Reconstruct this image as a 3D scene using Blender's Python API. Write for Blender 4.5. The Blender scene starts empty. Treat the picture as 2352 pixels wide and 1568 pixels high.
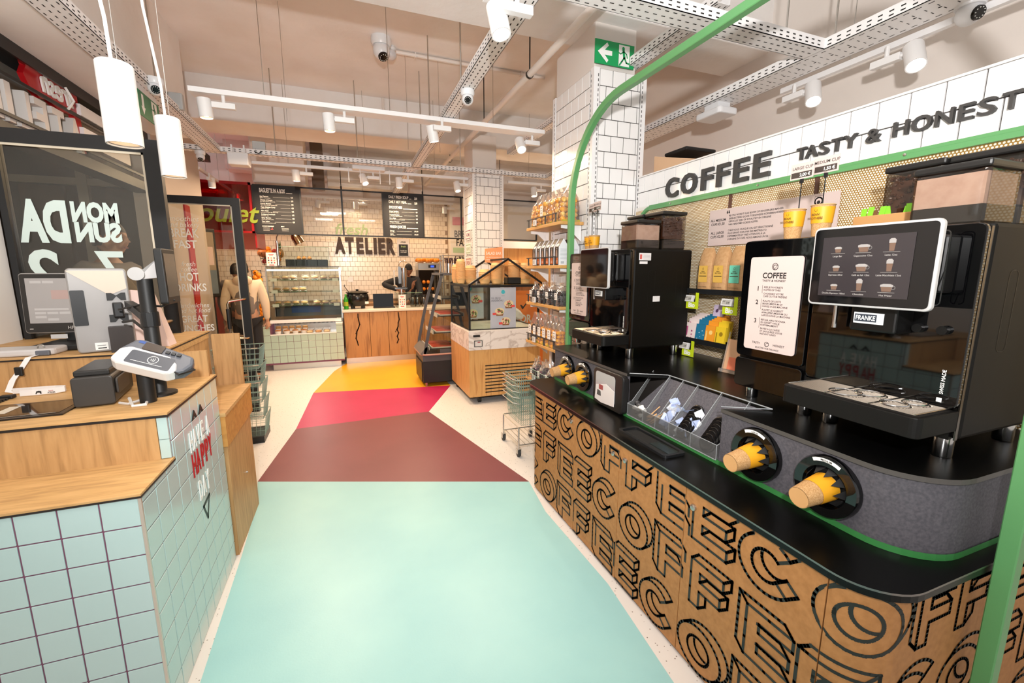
import bpy, bmesh, math, random
from math import sin, cos, pi, radians, sqrt
from mathutils import Matrix, Vector
random.seed(7)
C = bpy.context.scene.collection
SC = bpy.context.scene

# ------------------------------------------------------------------ camera, world, flash, exposure
cam = bpy.data.cameras.new('camera'); camo = bpy.data.objects.new('camera', cam); C.objects.link(camo)
cam.sensor_width = 36; cam.lens = 36 * 985 / 2352; cam.clip_start = .02; cam.clip_end = 60
camo.location = (0, 0, 1.6); camo.rotation_euler = (radians(90 - 9.45), 0, radians(-20.74))
SC.camera = camo
W = bpy.data.worlds.new('world'); SC.world = W; W.use_nodes = True
W.node_tree.nodes['Background'].inputs[0].default_value = (1.0, .98, .97, 1)
W.node_tree.nodes['Background'].inputs[1].default_value = .68
SC.view_settings.view_transform = 'Standard'; SC.view_settings.look = 'None'
SC.view_settings.gamma = 1; SC.view_settings.exposure = .0; SC.view_settings.use_curve_mapping = False

def lamp(kind, loc, power, color=(1, 1, 1), size=.1, aim=None, spot=None, blend=.5):
    l = bpy.data.lights.new('light', kind); o = bpy.data.objects.new('light', l); C.objects.link(o)
    l.energy = power; l.color = color; o.location = loc
    if kind == 'AREA': l.size = size
    elif kind != 'SUN': l.shadow_soft_size = size
    if spot: l.spot_size = radians(spot); l.spot_blend = blend
    if aim: o.rotation_euler = (Vector(aim) - Vector(loc)).to_track_quat('-Z', 'Y').to_euler()
    return o
# photographer's flash held above the camera
lamp('SPOT', (-.06, -.3, 2.05), 430, (1, .985, .97), .05, (1.1, 3.2, 3.3), 165, 1)
WARM = (1, .72, .46)
for x, y, pw in ((-.3, 5.2, 54), (1.0, 7.4, 32), (-.9, 7.2, 38), (.2, 8.75, 20), (1.2, 4.6, 34), (3.0, 6.5, 40), (-1.9, 8.2, 26), (1.5, 8.75, 14)):
    lamp('AREA', (x, y, 2.82), pw, WARM, .35, (x, y, 0))
for x, y in ((-.2, 2.2), (-.6, .4), (.7, .6)):
    lamp('AREA', (x, y, 3.2), 9, (1, .93, .86), .5, (x, y, 0))

# ------------------------------------------------------------------ helpers
def lin(h):
    h = h.lstrip('#'); r = []
    for i in (0, 2, 4):
        c = int(h[i:i + 2], 16) / 255
        r.append(c / 12.92 if c <= .04045 else ((c + .055) / 1.055) ** 2.4)
    return (*r, 1)
MC = {}
def newmat(name):
    m = bpy.data.materials.new(name); m.use_nodes = True
    nt = m.node_tree; return m, nt, nt.nodes['Principled BSDF']
def mat(name, col, rough=.5, metal=0, noise=None, bump=0, bscale=60, emit=0, spec=.5, coat=0):
    if name in MC: return MC[name]
    m, nt, b = newmat(name); MC[name] = m
    b.inputs['Base Color'].default_value = lin(col); b.inputs['Roughness'].default_value = rough
    b.inputs['Metallic'].default_value = metal; b.inputs['Specular IOR Level'].default_value = spec
    if coat: b.inputs['Coat Weight'].default_value = coat
    if emit:
        b.inputs['Emission Color'].default_value = lin(col); b.inputs['Emission Strength'].default_value = emit
    N = nt.nodes.new; L = nt.links.new
    if noise:
        sc, col2, det = noise[0], noise[1], (noise[2] if len(noise) > 2 else 4)
        tc = N('ShaderNodeTexCoord'); nz = N('ShaderNodeTexNoise'); nz.inputs['Scale'].default_value = sc; nz.inputs['Detail'].default_value = det
        cr = N('ShaderNodeValToRGB'); cr.color_ramp.elements[0].position = .35; cr.color_ramp.elements[1].position = .68
        cr.color_ramp.elements[0].color = lin(col); cr.color_ramp.elements[1].color = lin(col2)
        L(tc.outputs['Object'], nz.inputs['Vector']); L(nz.outputs['Fac'], cr.inputs[0]); L(cr.outputs[0], b.inputs['Base Color'])
    if bump:
        tc = N('ShaderNodeTexCoord'); nz = N('ShaderNodeTexNoise'); nz.inputs['Scale'].default_value = bscale; nz.inputs['Detail'].default_value = 3
        bp = N('ShaderNodeBump'); bp.inputs['Strength'].default_value = bump; bp.inputs['Distance'].default_value = .01
        L(tc.outputs['Object'], nz.inputs['Vector']); L(nz.outputs['Fac'], bp.inputs['Height']); L(bp.outputs[0], b.inputs['Normal'])
    return m
def wood(name, c1, c2, sc=(1, 1, 1), rough=.45, c3=None):
    """grain runs along the axis with the smallest scale"""
    if name in MC: return MC[name]
    m, nt, b = newmat(name); MC[name] = m; N = nt.nodes.new; L = nt.links.new
    tc = N('ShaderNodeTexCoord'); mp = N('ShaderNodeMapping'); mp.inputs['Scale'].default_value = sc
    n1 = N('ShaderNodeTexNoise'); n1.inputs['Scale'].default_value = 3; n1.inputs['Detail'].default_value = 8; n1.inputs['Distortion'].default_value = .6
    cr = N('ShaderNodeValToRGB'); e = cr.color_ramp.elements
    e[0].position = .3; e[0].color = lin(c1); e[1].position = .7; e[1].color = lin(c2)
    if c3: x = e.new(.5); x.color = lin(c3)
    L(tc.outputs['Object'], mp.inputs[0]); L(mp.outputs[0], n1.inputs['Vector']); L(n1.outputs['Fac'], cr.inputs[0]); L(cr.outputs[0], b.inputs['Base Color'])
    b.inputs['Roughness'].default_value = rough
    bp = N('ShaderNodeBump'); bp.inputs['Strength'].default_value = .08; L(n1.outputs['Fac'], bp.inputs['Height']); L(bp.outputs[0], b.inputs['Normal'])
    return m
def glass(name, tint='ffffff', refl=.08, dirt=.0):
    if name in MC: return MC[name]
    m, nt, b = newmat(name); MC[name] = m; N = nt.nodes.new; L = nt.links.new
    tr = N('ShaderNodeBsdfTransparent'); tr.inputs[0].default_value = lin(tint)
    gl = N('ShaderNodeBsdfGlossy'); gl.inputs['Roughness'].default_value = .03
    fr = N('ShaderNodeFresnel'); fr.inputs[0].default_value = 1.3
    ad = N('ShaderNodeMath'); ad.operation = 'MULTIPLY_ADD'; ad.inputs[1].default_value = .68; ad.inputs[2].default_value = refl
    mx = N('ShaderNodeMixShader'); L(fr.outputs[0], ad.inputs[0]); L(ad.outputs[0], mx.inputs[0]); L(tr.outputs[0], mx.inputs[1]); L(gl.outputs[0], mx.inputs[2])
    out = nt.nodes['Material Output']
    if dirt:
        df = N('ShaderNodeBsdfDiffuse'); df.inputs[0].default_value = (.9, .9, .9, 1); m2 = N('ShaderNodeMixShader'); m2.inputs[0].default_value = dirt
        L(mx.outputs[0], m2.inputs[1]); L(df.outputs[0], m2.inputs[2]); L(m2.outputs[0], out.inputs[0])
    else: L(mx.outputs[0], out.inputs[0])
    return m

class Fr:
    def __init__(s, o, ex, ey):
        s.o = Vector(o); s.x = Vector(ex).normalized(); s.y = Vector(ey).normalized(); s.n = s.x.cross(s.y)
    def p(s, u, v, w=0): return s.o + s.x * u + s.y * v + s.n * w
def XN(x, y, z): return Fr((x, y, z), (0, -1, 0), (0, 0, 1))     # sheet facing -X
def XP(x, y, z): return Fr((x, y, z), (0, 1, 0), (0, 0, 1))      # facing +X
def YN(x, y, z): return Fr((x, y, z), (1, 0, 0), (0, 0, 1))      # facing -Y
def ZP(x, y, z): return Fr((x, y, z), (1, 0, 0), (0, 1, 0))      # facing up

TXT = {}
def textgeo(s, bold=0, res=3):
    k = (s, bold, res)
    if k not in TXT:
        c = bpy.data.curves.new('t', 'FONT'); c.body = s; c.size = 1; c.offset = bold; c.resolution_u = res
        o = bpy.data.objects.new('t', c); me = bpy.data.meshes.new_from_object(o)
        TXT[k] = ([v.co.copy() for v in me.vertices], [tuple(p.vertices) for p in me.polygons])
        bpy.data.objects.remove(o); bpy.data.curves.remove(c); bpy.data.meshes.remove(me)
    return TXT[k]

class M:
    def __init__(s): s.v = []; s.f = []; s.mi = []; s.cur = 0
    def add(s, vs, fs):
        b = len(s.v); s.v += [Vector(x) for x in vs]; s.f += [tuple(i + b for i in f) for f in fs]; s.mi += [s.cur] * len(fs); return s
    def box(s, x0, y0, z0, x1, y1, z1):
        return s.add([(x0, y0, z0), (x1, y0, z0), (x1, y1, z0), (x0, y1, z0), (x0, y0, z1), (x1, y0, z1), (x1, y1, z1), (x0, y1, z1)],
                     [(0, 3, 2, 1), (4, 5, 6, 7), (0, 1, 5, 4), (1, 2, 6, 5), (2, 3, 7, 6), (3, 0, 4, 7)])
    def fbox(s, fr, u0, v0, w0, u1, v1, w1):
        P = fr.p
        return s.add([P(u0, v0, w0), P(u1, v0, w0), P(u1, v1, w0), P(u0, v1, w0), P(u0, v0, w1), P(u1, v0, w1), P(u1, v1, w1), P(u0, v1, w1)],
                     [(0, 3, 2, 1), (4, 5, 6, 7), (0, 1, 5, 4), (1, 2, 6, 5), (2, 3, 7, 6), (3, 0, 4, 7)])
    def rect(s, fr, u0, v0, u1, v1, w=.0006): return s.add([fr.p(u0, v0, w), fr.p(u1, v0, w), fr.p(u1, v1, w), fr.p(u0, v1, w)], [(0, 1, 2, 3)])
    def poly(s, fr, pts, w0=.0006, w1=None):
        n = len(pts)
        if w1 is None: return s.add([fr.p(a, b, w0) for a, b in pts], [tuple(range(n))])
        vs = [fr.p(a, b, w0) for a, b in pts] + [fr.p(a, b, w1) for a, b in pts]
        return s.add(vs, [tuple(range(n))[::-1], tuple(range(n, 2 * n))] + [(i, (i + 1) % n, n + (i + 1) % n, n + i) for i in range(n)])
    def stroke(s, fr, pts, wd, w=.0006):
        for (a, b), (c, d) in zip(pts, pts[1:]):
            l = math.hypot(c - a, d - b)
            if l < 1e-6: continue
            tx, ty = (c - a) / l * wd / 2, (d - b) / l * wd / 2
            a_, b_, c_, d_ = a - tx * .9, b - ty * .9, c + tx * .9, d + ty * .9
            s.add([fr.p(a_ + ty, b_ - tx, w), fr.p(c_ + ty, d_ - tx, w), fr.p(c_ - ty, d_ + tx, w), fr.p(a_ - ty, b_ + tx, w)], [(0, 1, 2, 3)])
        return s
    def disc(s, fr, u, v, r, w=.0006, n=20, r2=None): return s.poly(fr, [(u + r * cos(2 * pi * i / n), v + (r2 or r) * sin(2 * pi * i / n)) for i in range(n)], w)
    def ring(s, fr, u, v, r, wd, w=.0006, n=24): return s.stroke(fr, [(u + r * cos(2 * pi * i / n), v + r * sin(2 * pi * i / n)) for i in range(n + 1)], wd, w)
    def text(s, fr, t, u, v, size, sx=1, bold=0, align='L', w=.0007, ext=0, shear=0, mirror=False, fit=None):
        vs, fs = textgeo(t, bold)
        if not vs: return s
        x1 = max(p.x for p in vs); x0 = min(p.x for p in vs)
        if fit: sx = fit / ((x1 - x0) * size)
        off = 0 if align == 'L' else (-(x0 + x1) / 2 if align == 'C' else -x1)
        sg = -1 if mirror else 1
        q = [(u + sg * ((p.x + off + shear * p.y) * size * sx), v + p.y * size) for p in vs]
        if not ext: return s.add([fr.p(a, b, w) for a, b in q], [f[::sg] for f in fs])
        n = len(q); cnt = {}
        for f in fs:
            for i in range(len(f)):
                e = (f[i], f[(i + 1) % len(f)]); cnt[e] = cnt.get(e, 0) + 1
        side = [(a, b) for (a, b) in cnt if (b, a) not in cnt]
        F = [tuple(i + n for i in f)[::sg] for f in fs] + [f[::-sg] for f in fs] + [(a, b, b + n, a + n)[::sg] for a, b in side]
        return s.add([fr.p(a, b, w) for a, b in q] + [fr.p(a, b, w + ext) for a, b in q], F)
    def cyl(s, p, q, r, r2=None, n=16, caps=True):
        p = Vector(p); q = Vector(q); r2 = r if r2 is None else r2; d = (q - p)
        if d.length < 1e-9: return s
        d.normalize(); a = d.orthogonal().normalized(); b = d.cross(a)
        vs = [p + (a * cos(2 * pi * i / n) + b * sin(2 * pi * i / n)) * r for i in range(n)] + [q + (a * cos(2 * pi * i / n) + b * sin(2 * pi * i / n)) * r2 for i in range(n)]
        fs = [(i, (i + 1) % n, n + (i + 1) % n, n + i) for i in range(n)]
        if caps: fs += [tuple(range(n))[::-1], tuple(range(n, 2 * n))]
        return s.add(vs, fs)
    def tube(s, pts, r, n=8, closed=False):
        pts = [Vector(p) for p in pts]; k = len(pts); rs = r if isinstance(r, (list, tuple)) else [r] * k
        vs = []; a = None
        for i, p in enumerate(pts):
            if closed: d = pts[(i + 1) % k] - pts[i - 1]
            else: d = pts[min(i + 1, k - 1)] - pts[max(i - 1, 0)]
            d.normalize()
            a = d.orthogonal().normalized() if a is None else (a - d * a.dot(d)).normalized()
            b = d.cross(a)
            vs += [p + (a * cos(2 * pi * j / n) + b * sin(2 * pi * j / n)) * rs[i] for j in range(n)]
        fs = []
        for i in range(k if closed else k - 1):
            o = i * n; o2 = ((i + 1) % k) * n
            fs += [(o + j, o + (j + 1) % n, o2 + (j + 1) % n, o2 + j) for j in range(n)]
        if not closed: fs += [tuple(range(n))[::-1], tuple(range((k - 1) * n, k * n))]
        return s.add(vs, fs)
    def lathe(s, prof, c=(0, 0, 0), n=20, axis=None):
        c = Vector(c); d = Vector(axis or (0, 0, 1)).normalized()
        a = d.orthogonal().normalized() if axis else Vector((1, 0, 0)); b = d.cross(a)
        vs = []; k = len(prof)
        for r, z in prof: vs += [c + d * z + (a * cos(2 * pi * j / n) + b * sin(2 * pi * j / n)) * max(r, 1e-5) for j in range(n)]
        fs = [(i * n + j, i * n + (j + 1) % n, (i + 1) * n + (j + 1) % n, (i + 1) * n + j) for i in range(k - 1) for j in range(n)]
        return s.add(vs, fs)
    def ball(s, c, r, n=10, m=6, sz=(1, 1, 1), rot=None):
        c = Vector(c); vs = []; R = rot or Matrix.Identity(3)
        for i in range(m + 1):
            t = pi * i / m
            for j in range(n): vs.append(c + R @ Vector((r * sz[0] * sin(t) * cos(2 * pi * j / n), r * sz[1] * sin(t) * sin(2 * pi * j / n), r * sz[2] * cos(t))))
        return s.add(vs, [(i * n + j, (i + 1) * n + j, (i + 1) * n + (j + 1) % n, i * n + (j + 1) % n) for i in range(m) for j in range(n)])
    def strip(s, path, z0, z1, closed=False):
        """vertical ribbon along a list of (x,y)"""
        n = len(path); vs = [(x, y, z0) for x, y in path] + [(x, y, z1) for x, y in path]
        return s.add(vs, [(i, (i + 1) % n, n + (i + 1) % n, n + i) for i in range(n if closed else n - 1)])
    def build(s, name, m, parent=None, smooth=False, bevel=0, label=None, cat=None, group=None, kind=None, loc=None, bseg=2, solid=0):
        org = Vector((0, 0, 0))
        if parent is not None:
            q = parent
            while q is not None: org += q.location; q = q.parent
        elif loc is not None: org = Vector(loc)
        elif s.v:
            xs = [v.x for v in s.v]; ys = [v.y for v in s.v]; zs = [v.z for v in s.v]
            org = Vector(((min(xs) + max(xs)) / 2, (min(ys) + max(ys)) / 2, min(zs)))
        me = bpy.data.meshes.new(name); me.from_pydata([v - org for v in s.v], [], s.f)
        for mm in (m if isinstance(m, (list, tuple)) else [m]): me.materials.append(mm)
        if any(s.mi): me.polygons.foreach_set('material_index', s.mi)
        if smooth: me.polygons.foreach_set('use_smooth', [True] * len(me.polygons))
        bm = bmesh.new(); bm.from_mesh(me)
        if smooth or bevel: bmesh.ops.remove_doubles(bm, verts=bm.verts, dist=1e-6)
        if s.f and not kind == 'flat': bmesh.ops.recalc_face_normals(bm, faces=bm.faces) if (smooth or bevel) else None
        if bevel:
            es = [e for e in bm.edges if len(e.link_faces) == 2 and e.calc_face_angle(0) > .6]
            bmesh.ops.bevel(bm, geom=es, offset=bevel, segments=bseg, affect='EDGES', profile=.5, clamp_overlap=True)
        bm.to_mesh(me); bm.free()
        if smooth: me.set_sharp_from_angle(angle=radians(40))
        o = bpy.data.objects.new(name, me); C.objects.link(o)
        if parent is not None: o.parent = parent
        else: o.location = org
        if solid:
            md = o.modifiers.new('s', 'SOLIDIFY'); md.thickness = solid
        tag(o, label, cat, group, kind if kind != 'flat' else None)
        return o
def tag(o, label=None, cat=None, group=None, kind=None):
    if label: o['label'] = label
    if cat: o['category'] = cat
    if group: o['group'] = group
    if kind: o['kind'] = kind
    return o
def thing(name, loc, label, cat, group=None, kind=None):
    o = bpy.data.objects.new(name, None); C.objects.link(o); o.location = loc; o.empty_display_size = .05
    return tag(o, label, cat, group, kind)
def dup(root, loc=None, label=None, group=None, rotz=None, name=None, parent=None):
    def cp(o, par):
        c = o.copy(); C.objects.link(c)
        if par is not None: c.parent = par
        for ch in o.children: cp(ch, c)
        return c
    r = cp(root, parent)
    if loc is not None: r.location = loc
    if rotz is not None: r.rotation_euler = (0, 0, rotz)
    if label: r['label'] = label
    if group: r['group'] = group
    if name: r.name = name
    return r
def arc(cx, cy, r, a0, a1, n=8): return [(cx + r * cos(radians(a0 + (a1 - a0) * i / n)), cy + r * sin(radians(a0 + (a1 - a0) * i / n))) for i in range(n + 1)]
def rrect(x0, y0, x1, y1, r, n=4):
    return arc(x1 - r, y0 + r, r, -90, 0, n) + arc(x1 - r, y1 - r, r, 0, 90, n) + arc(x0 + r, y1 - r, r, 90, 180, n) + arc(x0 + r, y0 + r, r, 180, 270, n)

# ------------------------------------------------------------------ materials
white = mat('white_paint', 'efebe8', .45); wmetal = mat('white_metal', 'f0eeee', .35)
black = mat('black_matt', '131313', .5); blackm = mat('black_metal', '17181a', .4); gloss = mat('black_gloss', '050506', .04, coat=.5)
chrome = mat('chrome', 'd8d8d8', .15, 1); steel = mat('steel', 'c4c2be', .3, 1); brass = mat('brass', 'd2c0aa', .25, 1)
ink = mat('black_ink', '1d1c1b', .7); whiteink = mat('white_ink', 'f2f2ee', .7); greyp = mat('grey_paper', 'c9c3be', .7)
green = mat('green_paint', '62a065', .35); red = mat('red_gloss', 'b3121a', .3)
cglass = glass('clear_glass', 'f4faf8', .03); acryl = glass('acrylic', 'f6f8f8', .05, .06); wrap = glass('plastic_wrap', 'fbf6f0', .07, .07)
# ------------------------------------------------------------------ room shell
ceilm = mat('painted_concrete', 'f3f0ee', .75, noise=(1.6, 'e9e3de', 6), bump=.25, bscale=14)
def terrazzo():
    m, nt, b = newmat('terrazzo'); N = nt.nodes.new; L = nt.links.new
    tc = N('ShaderNodeTexCoord'); vo = N('ShaderNodeTexVoronoi'); vo.inputs['Scale'].default_value = 75
    wn = N('ShaderNodeMath'); wn.operation = 'MULTIPLY'; sp = N('ShaderNodeSeparateColor')
    L(tc.outputs['Object'], vo.inputs['Vector']); L(vo.outputs['Color'], sp.inputs[0])
    lt = N('ShaderNodeMath'); lt.operation = 'LESS_THAN'; lt.inputs[1].default_value = .22
    gt = N('ShaderNodeMath'); gt.operation = 'GREATER_THAN'; gt.inputs[1].default_value = .80
    L(vo.outputs['Distance'], lt.inputs[0]); L(sp.outputs[0], gt.inputs[0]); L(lt.outputs[0], wn.inputs[0]); L(gt.outputs[0], wn.inputs[1])
    mx = N('ShaderNodeMix'); mx.data_type = 'RGBA'; mx.inputs[6].default_value = lin('e4e0dc'); mx.inputs[7].default_value = lin('857b72')
    L(wn.outputs[0], mx.inputs[0]); L(mx.outputs[2], b.inputs['Base Color']); b.inputs['Roughness'].default_value = .4
    return m
terr = terrazzo()
fl = M().box(-4.5, -3.5, -.2, 6, 13, 0).build('floor', terr, kind='structure', loc=(0, 0, 0))
def vinyl(name, c, c2): return mat(name, c, .38, noise=(2.2, c2, 5), bump=.03, bscale=120)
bands = [('aqua', '9ccfd2', 'a4d6d6', [(-.737, 3.558), (-.68, 3.2), (-.655, 2.6), (-.635, 1.78), (-.58, .6), (-.5, -1.0), (.9, -1.0), (1.05, .4), (1.105, 1.12), (1.165, 1.68), (1.15, 2.4), (1.208, 2.822)]),
         ('maroon', '84454a', '7d4045', [(-.737, 3.558), (1.208, 2.822), (.779, 4.75), (-.584, 4.682)]),
         ('magenta', 'c02a5c', 'b92556', [(-.584, 4.682), (.779, 4.75), (1.263, 5.774), (-.513, 6.052)]),
         ('yellow', 'efae1d', 'e9a516', [(-.513, 6.052), (1.263, 5.774), (1.25, 7.86), (-.1, 7.86), (-.29, 7.292)])]
for n, c, c2, pts in bands:
    M().poly(ZP(0, 0, 0), pts, .0, .0016).build('colour_band', vinyl('vinyl_' + n, c, c2), fl, label=n + ' vinyl floor band')

# ceiling slab and beams
ce = M().box(-2.2, -3.5, 3.85, 6, 13, 4.0).build('ceiling', ceilm, kind='structure', loc=(0, 0, 3.85))
def structure(m, name, mt, **k): return m.build(name, mt, kind='structure', **k)
structure(M().box(-1.9, 2.95, 3.42, 3.6, 3.46, 3.86), 'trim_1', ceilm, bevel=.012)
structure(M().box(-1.9, 6.35, 3.36, 6, 6.95, 3.86), 'trim_2', ceilm, bevel=.012)
structure(M().box(-1.9, .9, 3.42, 3.6, 1.4, 3.86), 'trim_3', ceilm, bevel=.012)
structure(M().box(-1.9, 9.2, 3.36, 6, 9.6, 3.86), 'trim_4', ceilm)
# lower soffit along the shop front
structure(M().box(-2.3, -3.5, 2.93, -1.43, 5.55, 3.86), 'trim_5', ceilm, bevel=.01)
wallm = mat('wall_paint', 'e6ddd6', .7, bump=.05, bscale=40)
# right wall
structure(M().box(3.45, -.6, 0, 3.6, 6.0, 3.86), 'wall_right', wallm)
# far side of the shop right of the kitchen
structure(M().box(5.6, 5.9, 0, 5.75, 11, 3.86), 'wall_far_right', mat('grey_tan_wall', 'b79c82', .7))
# facade on the left: wall, door opening (Y 3.3 to 5.42), wall
structure(M().box(-1.95, -3.5, 0, -1.75, 3.24, 2.93), 'wall_left', mat('facade_white', 'eeeae6', .6))
structure(M().box(-1.95, 5.5, 0, -1.75, 7.0, 3.86), 'wall_left', mat('facade_tan', 'bdb0a6', .6))
structure(M().box(-1.93, 3.24, 2.36, -1.78, 5.5, 2.44), 'trim_7', blackm)
structure(M().box(-1.93, 3.24, 2.87, -1.77, 5.5, 2.93), 'trim_8', blackm)
tg = M().box(-1.94, 3.24, 2.44, -1.93, 5.5, 2.87).build('window_1', glass('transom_glass', 'e9e6da', .05, .1), kind='structure')
# street side seen dimly through the entrance
structure(M().box(-4.5, 1.5, 0, -4.3, 8.5, 3.3), 'wall_street', mat('street_brown', '3b332c', .8, noise=(1.2, '2c2a29', 2)))
sw = M()
for y in (2.0, 2.9, 3.8, 4.7, 5.6): sw.box(-4.3, y, .1, -4.24, y + .55, 2.7)
structure(M().box(-4.5, 7.02, 0, -1.96, 7.15, 3.3), 'wall_street_end', mat('street_brown2', '54483c', .8, noise=(1.5, '3a342f', 2)))
for x in (-4.2, -3.55, -2.75): sw.box(x, 6.96, .1, x + .4, 7.02, 2.6)
structure(M().box(-3.0, 6.93, .0, -2.9, 7.0, 3.0), 'trim_10', mat('frame_cream', 'c9bfae', .5))
structure(M().box(-4.3, 6.94, 2.62, -1.96, 7.0, 2.70), 'trim_11', mat('frame_cream', 'c9bfae', .5))
sw.build('trim_9', mat('street_panel', '5a4a3a', .7), kind='structure')
structure(M().box(-4.5, 1.5, 3.3, -1.95, 8.5, 3.4), 'ceiling_street', mat('street_grey', '4b4741', .8))

# back wall behind the kitchen with 10 cm tiles
grout = mat('grout_brown', '9b8168', .8)
btile = mat('cream_tile', 'efdfca', .22, coat=.2)
bw = M().box(-2.9, 9.5, 0, 2.1, 9.65, 3.0).build('wall_back', grout, kind='structure')
structure(M().box(-2.9, 9.52, 3.0, 6, 9.65, 3.86), 'wall_back_top', wallm)
structure(M().box(2.1, 9.3, 0, 6, 9.5, 3.0), 'wall_back_right', mat('cream_wall', 'f2e6d3', .6))
ts = .0965
tb = M().box(0, -.008, 0, ts - .005, .001, ts - .005)
t0 = tb.build('tile', btile, bw, bevel=.0012, bseg=1); t0.location = Vector((0, 0, 0))
lst = []; rest = M()
r = 0
z = 1.0
while z < 2.98:
    off = 0 if r % 2 == 0 else ts / 2
    x = -2.88 + off
    while x < 2.0:
        if 1.35 < z < 2.2 and -.62 < x < 1.95: lst.append((x, z))
        else: rest.box(x, 9.492, z, x + ts - .005, 9.502, min(z + ts - .005, 3.0))
        x += ts
    z += ts; r += 1
me0 = t0.data
me0.transform(Matrix.Translation(bw.location))          # back to its own corner
first = True
for x, z in lst[:298]:
    o = t0 if first else t0.copy()
    if not first: C.objects.link(o)
    o.location = Vector((x, 9.5, z)) - bw.location; first = False
for x, z in lst[298:]: rest.box(x, 9.492, z, x + ts - .005, 9.502, z + ts - .005)
rest.build('tile', btile, bw, kind='stuff')
# shallow pier in the back wall
# letters ATELIER + fresh
sg = thing('wall_lettering', (.42, 9.49, 1.9), 'dark brown ATELIER letters with green fresh on the back tiles', 'sign')
x = -.19
for ch in 'ATELIER':
    w_ = {'A': .20, 'T': .165, 'E': .14, 'L': .135, 'I': .062, 'R': .17}[ch]
    M().text(YN(x, 9.49, 1.945), ch, 0, 0, .42, fit=w_, bold=.06, ext=.02, w=.002).build('letter', mat('brown_letter', '41322b', .6), sg)
    x += w_ + (-.008 if ch == 'A' else .029)
M().text(YN(-.2, 9.49, 2.31), 'fresh', 0, 0, .3, sx=1.05, bold=.01, shear=.25, w=.002, ext=.01).build('script', mat('fresh_green', 'a9c37e', .6), sg)

# ------------------------------------------------------------------ tiled columns
ctile = mat('white_tile', 'f3f1f0', .18, coat=.3); cgrout = mat('dark_grout', '4a4543', .8)
def column(name, x0, y0, x1, y1, zt, zlo, zl_left, tw, th, ztop, label):
    r_ = thing(name, ((x0 + x1) / 2, (y0 + y1) / 2, 0), None, None, kind='structure')
    M().box(x0 + .006, y0 + .006, 0, x1 - .006, y1 - .006, zt).build('core', cgrout, r_)
    M().box(x0 + .01, y0 + .02, zt, x1 - .09, y1 - .03, ztop).build('concrete_top', wallm, r_, bevel=.01)
    for (a, b) in ((x0, y0), (x1, y0), (x0, y1)):
        M().box(a - (.004 if a == x0 else .046), b - (.004 if b == y0 else .046), 0, a + (.046 if a == x0 else .004), b + (.046 if b == y0 else .004), zt + .005).build('corner_upright', wmetal, r_)
    sl = M()
    z = zlo
    while z < zt - .03:
        for a in (x0 + .034, x1 - .034): sl.rect(YN(a, y0 - .0045, z), -.003, 0, .003, .02)
        for b in (y0 + .034, y1 - .034): sl.rect(XN(x0 - .0045, b, z), -.003, 0, .003, .02)
        z += .035
    sl.build('slot', mat('slot_dark', '3a3634', .8), r_, kind='stuff')
    def face(frm, W, lo, skip=0):
        k = 0; z = zt
        while z > lo:
            a = .05; off = (tw if k % 2 == 0 else tw / 2)
            b = a + off
            while a < W - .052:
                b = min(b, W - .05)
                if b - a > .012: M().fbox(frm, a + .0028, z - th + .0028, 0, b - .0028, z - .0028, .006).build('tile', ctile, r_, bevel=.0012, bseg=1)
                a = b; b += tw
            z -= th; k += 1
    face(YN(x0, y0 + .006, 0), x1 - x0, zlo)
    face(XN(x0 + .006, y1, 0), y1 - y0, zl_left)
    return r_
c1 = column('wall_column', 1.82, 3.06, 2.29, 3.75, 3.1, 1.5, .95, .1157, .1175, 3.43, '')
c2 = column('wall_column', 1.675, 5.95, 2.12, 6.45, 2.98, 1.55, 1.6, .1157, .1175, 3.42, '')
# poster strips on the left face of the far column
pm = M(); f_ = XN(1.669, 6.40, 0)
cols = [('f0e6df', '8a4b6b', 'HOME'), ('eef0e4', 'a7b79a', 'NEWS'), ('efd6cc', 'a55a50', 'FRESH')]
for i, (bg, fg, t) in enumerate(cols):
    z = 1.93 + .2 - i * .2 - .1
    q = thing('wall_poster', (1.669, 6.2, z), ['pale poster with purple marks on the far tiled column, uppermost', 'small pale green poster on the far tiled column, middle one', 'salmon poster with a red border on the far column, lowest'][i], 'poster', 'posters on the far column')
    M().fbox(f_, .06, z, 0, .34, z + .15, .004).build('sheet', mat('poster_' + bg, bg, .7), q)
    M().stroke(f_, [(.08, z + .02), (.32, z + .02), (.32, z + .13), (.08, z + .13), (.08, z + .02)], .012, .0045).text(f_, t, .2, z + .05, .07, bold=.02, align='C', w=.0046, fit=.18).build('print', mat('posterink_' + fg, fg, .7), q)

M().box(-1.765, 6.22, 0, -1.735, 6.40, 2.36).build('red_trim', mat('red_gloss', 'b3121a', .3), label='narrow red strip on the facade wall behind the second glass door', cat='trim')
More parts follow.
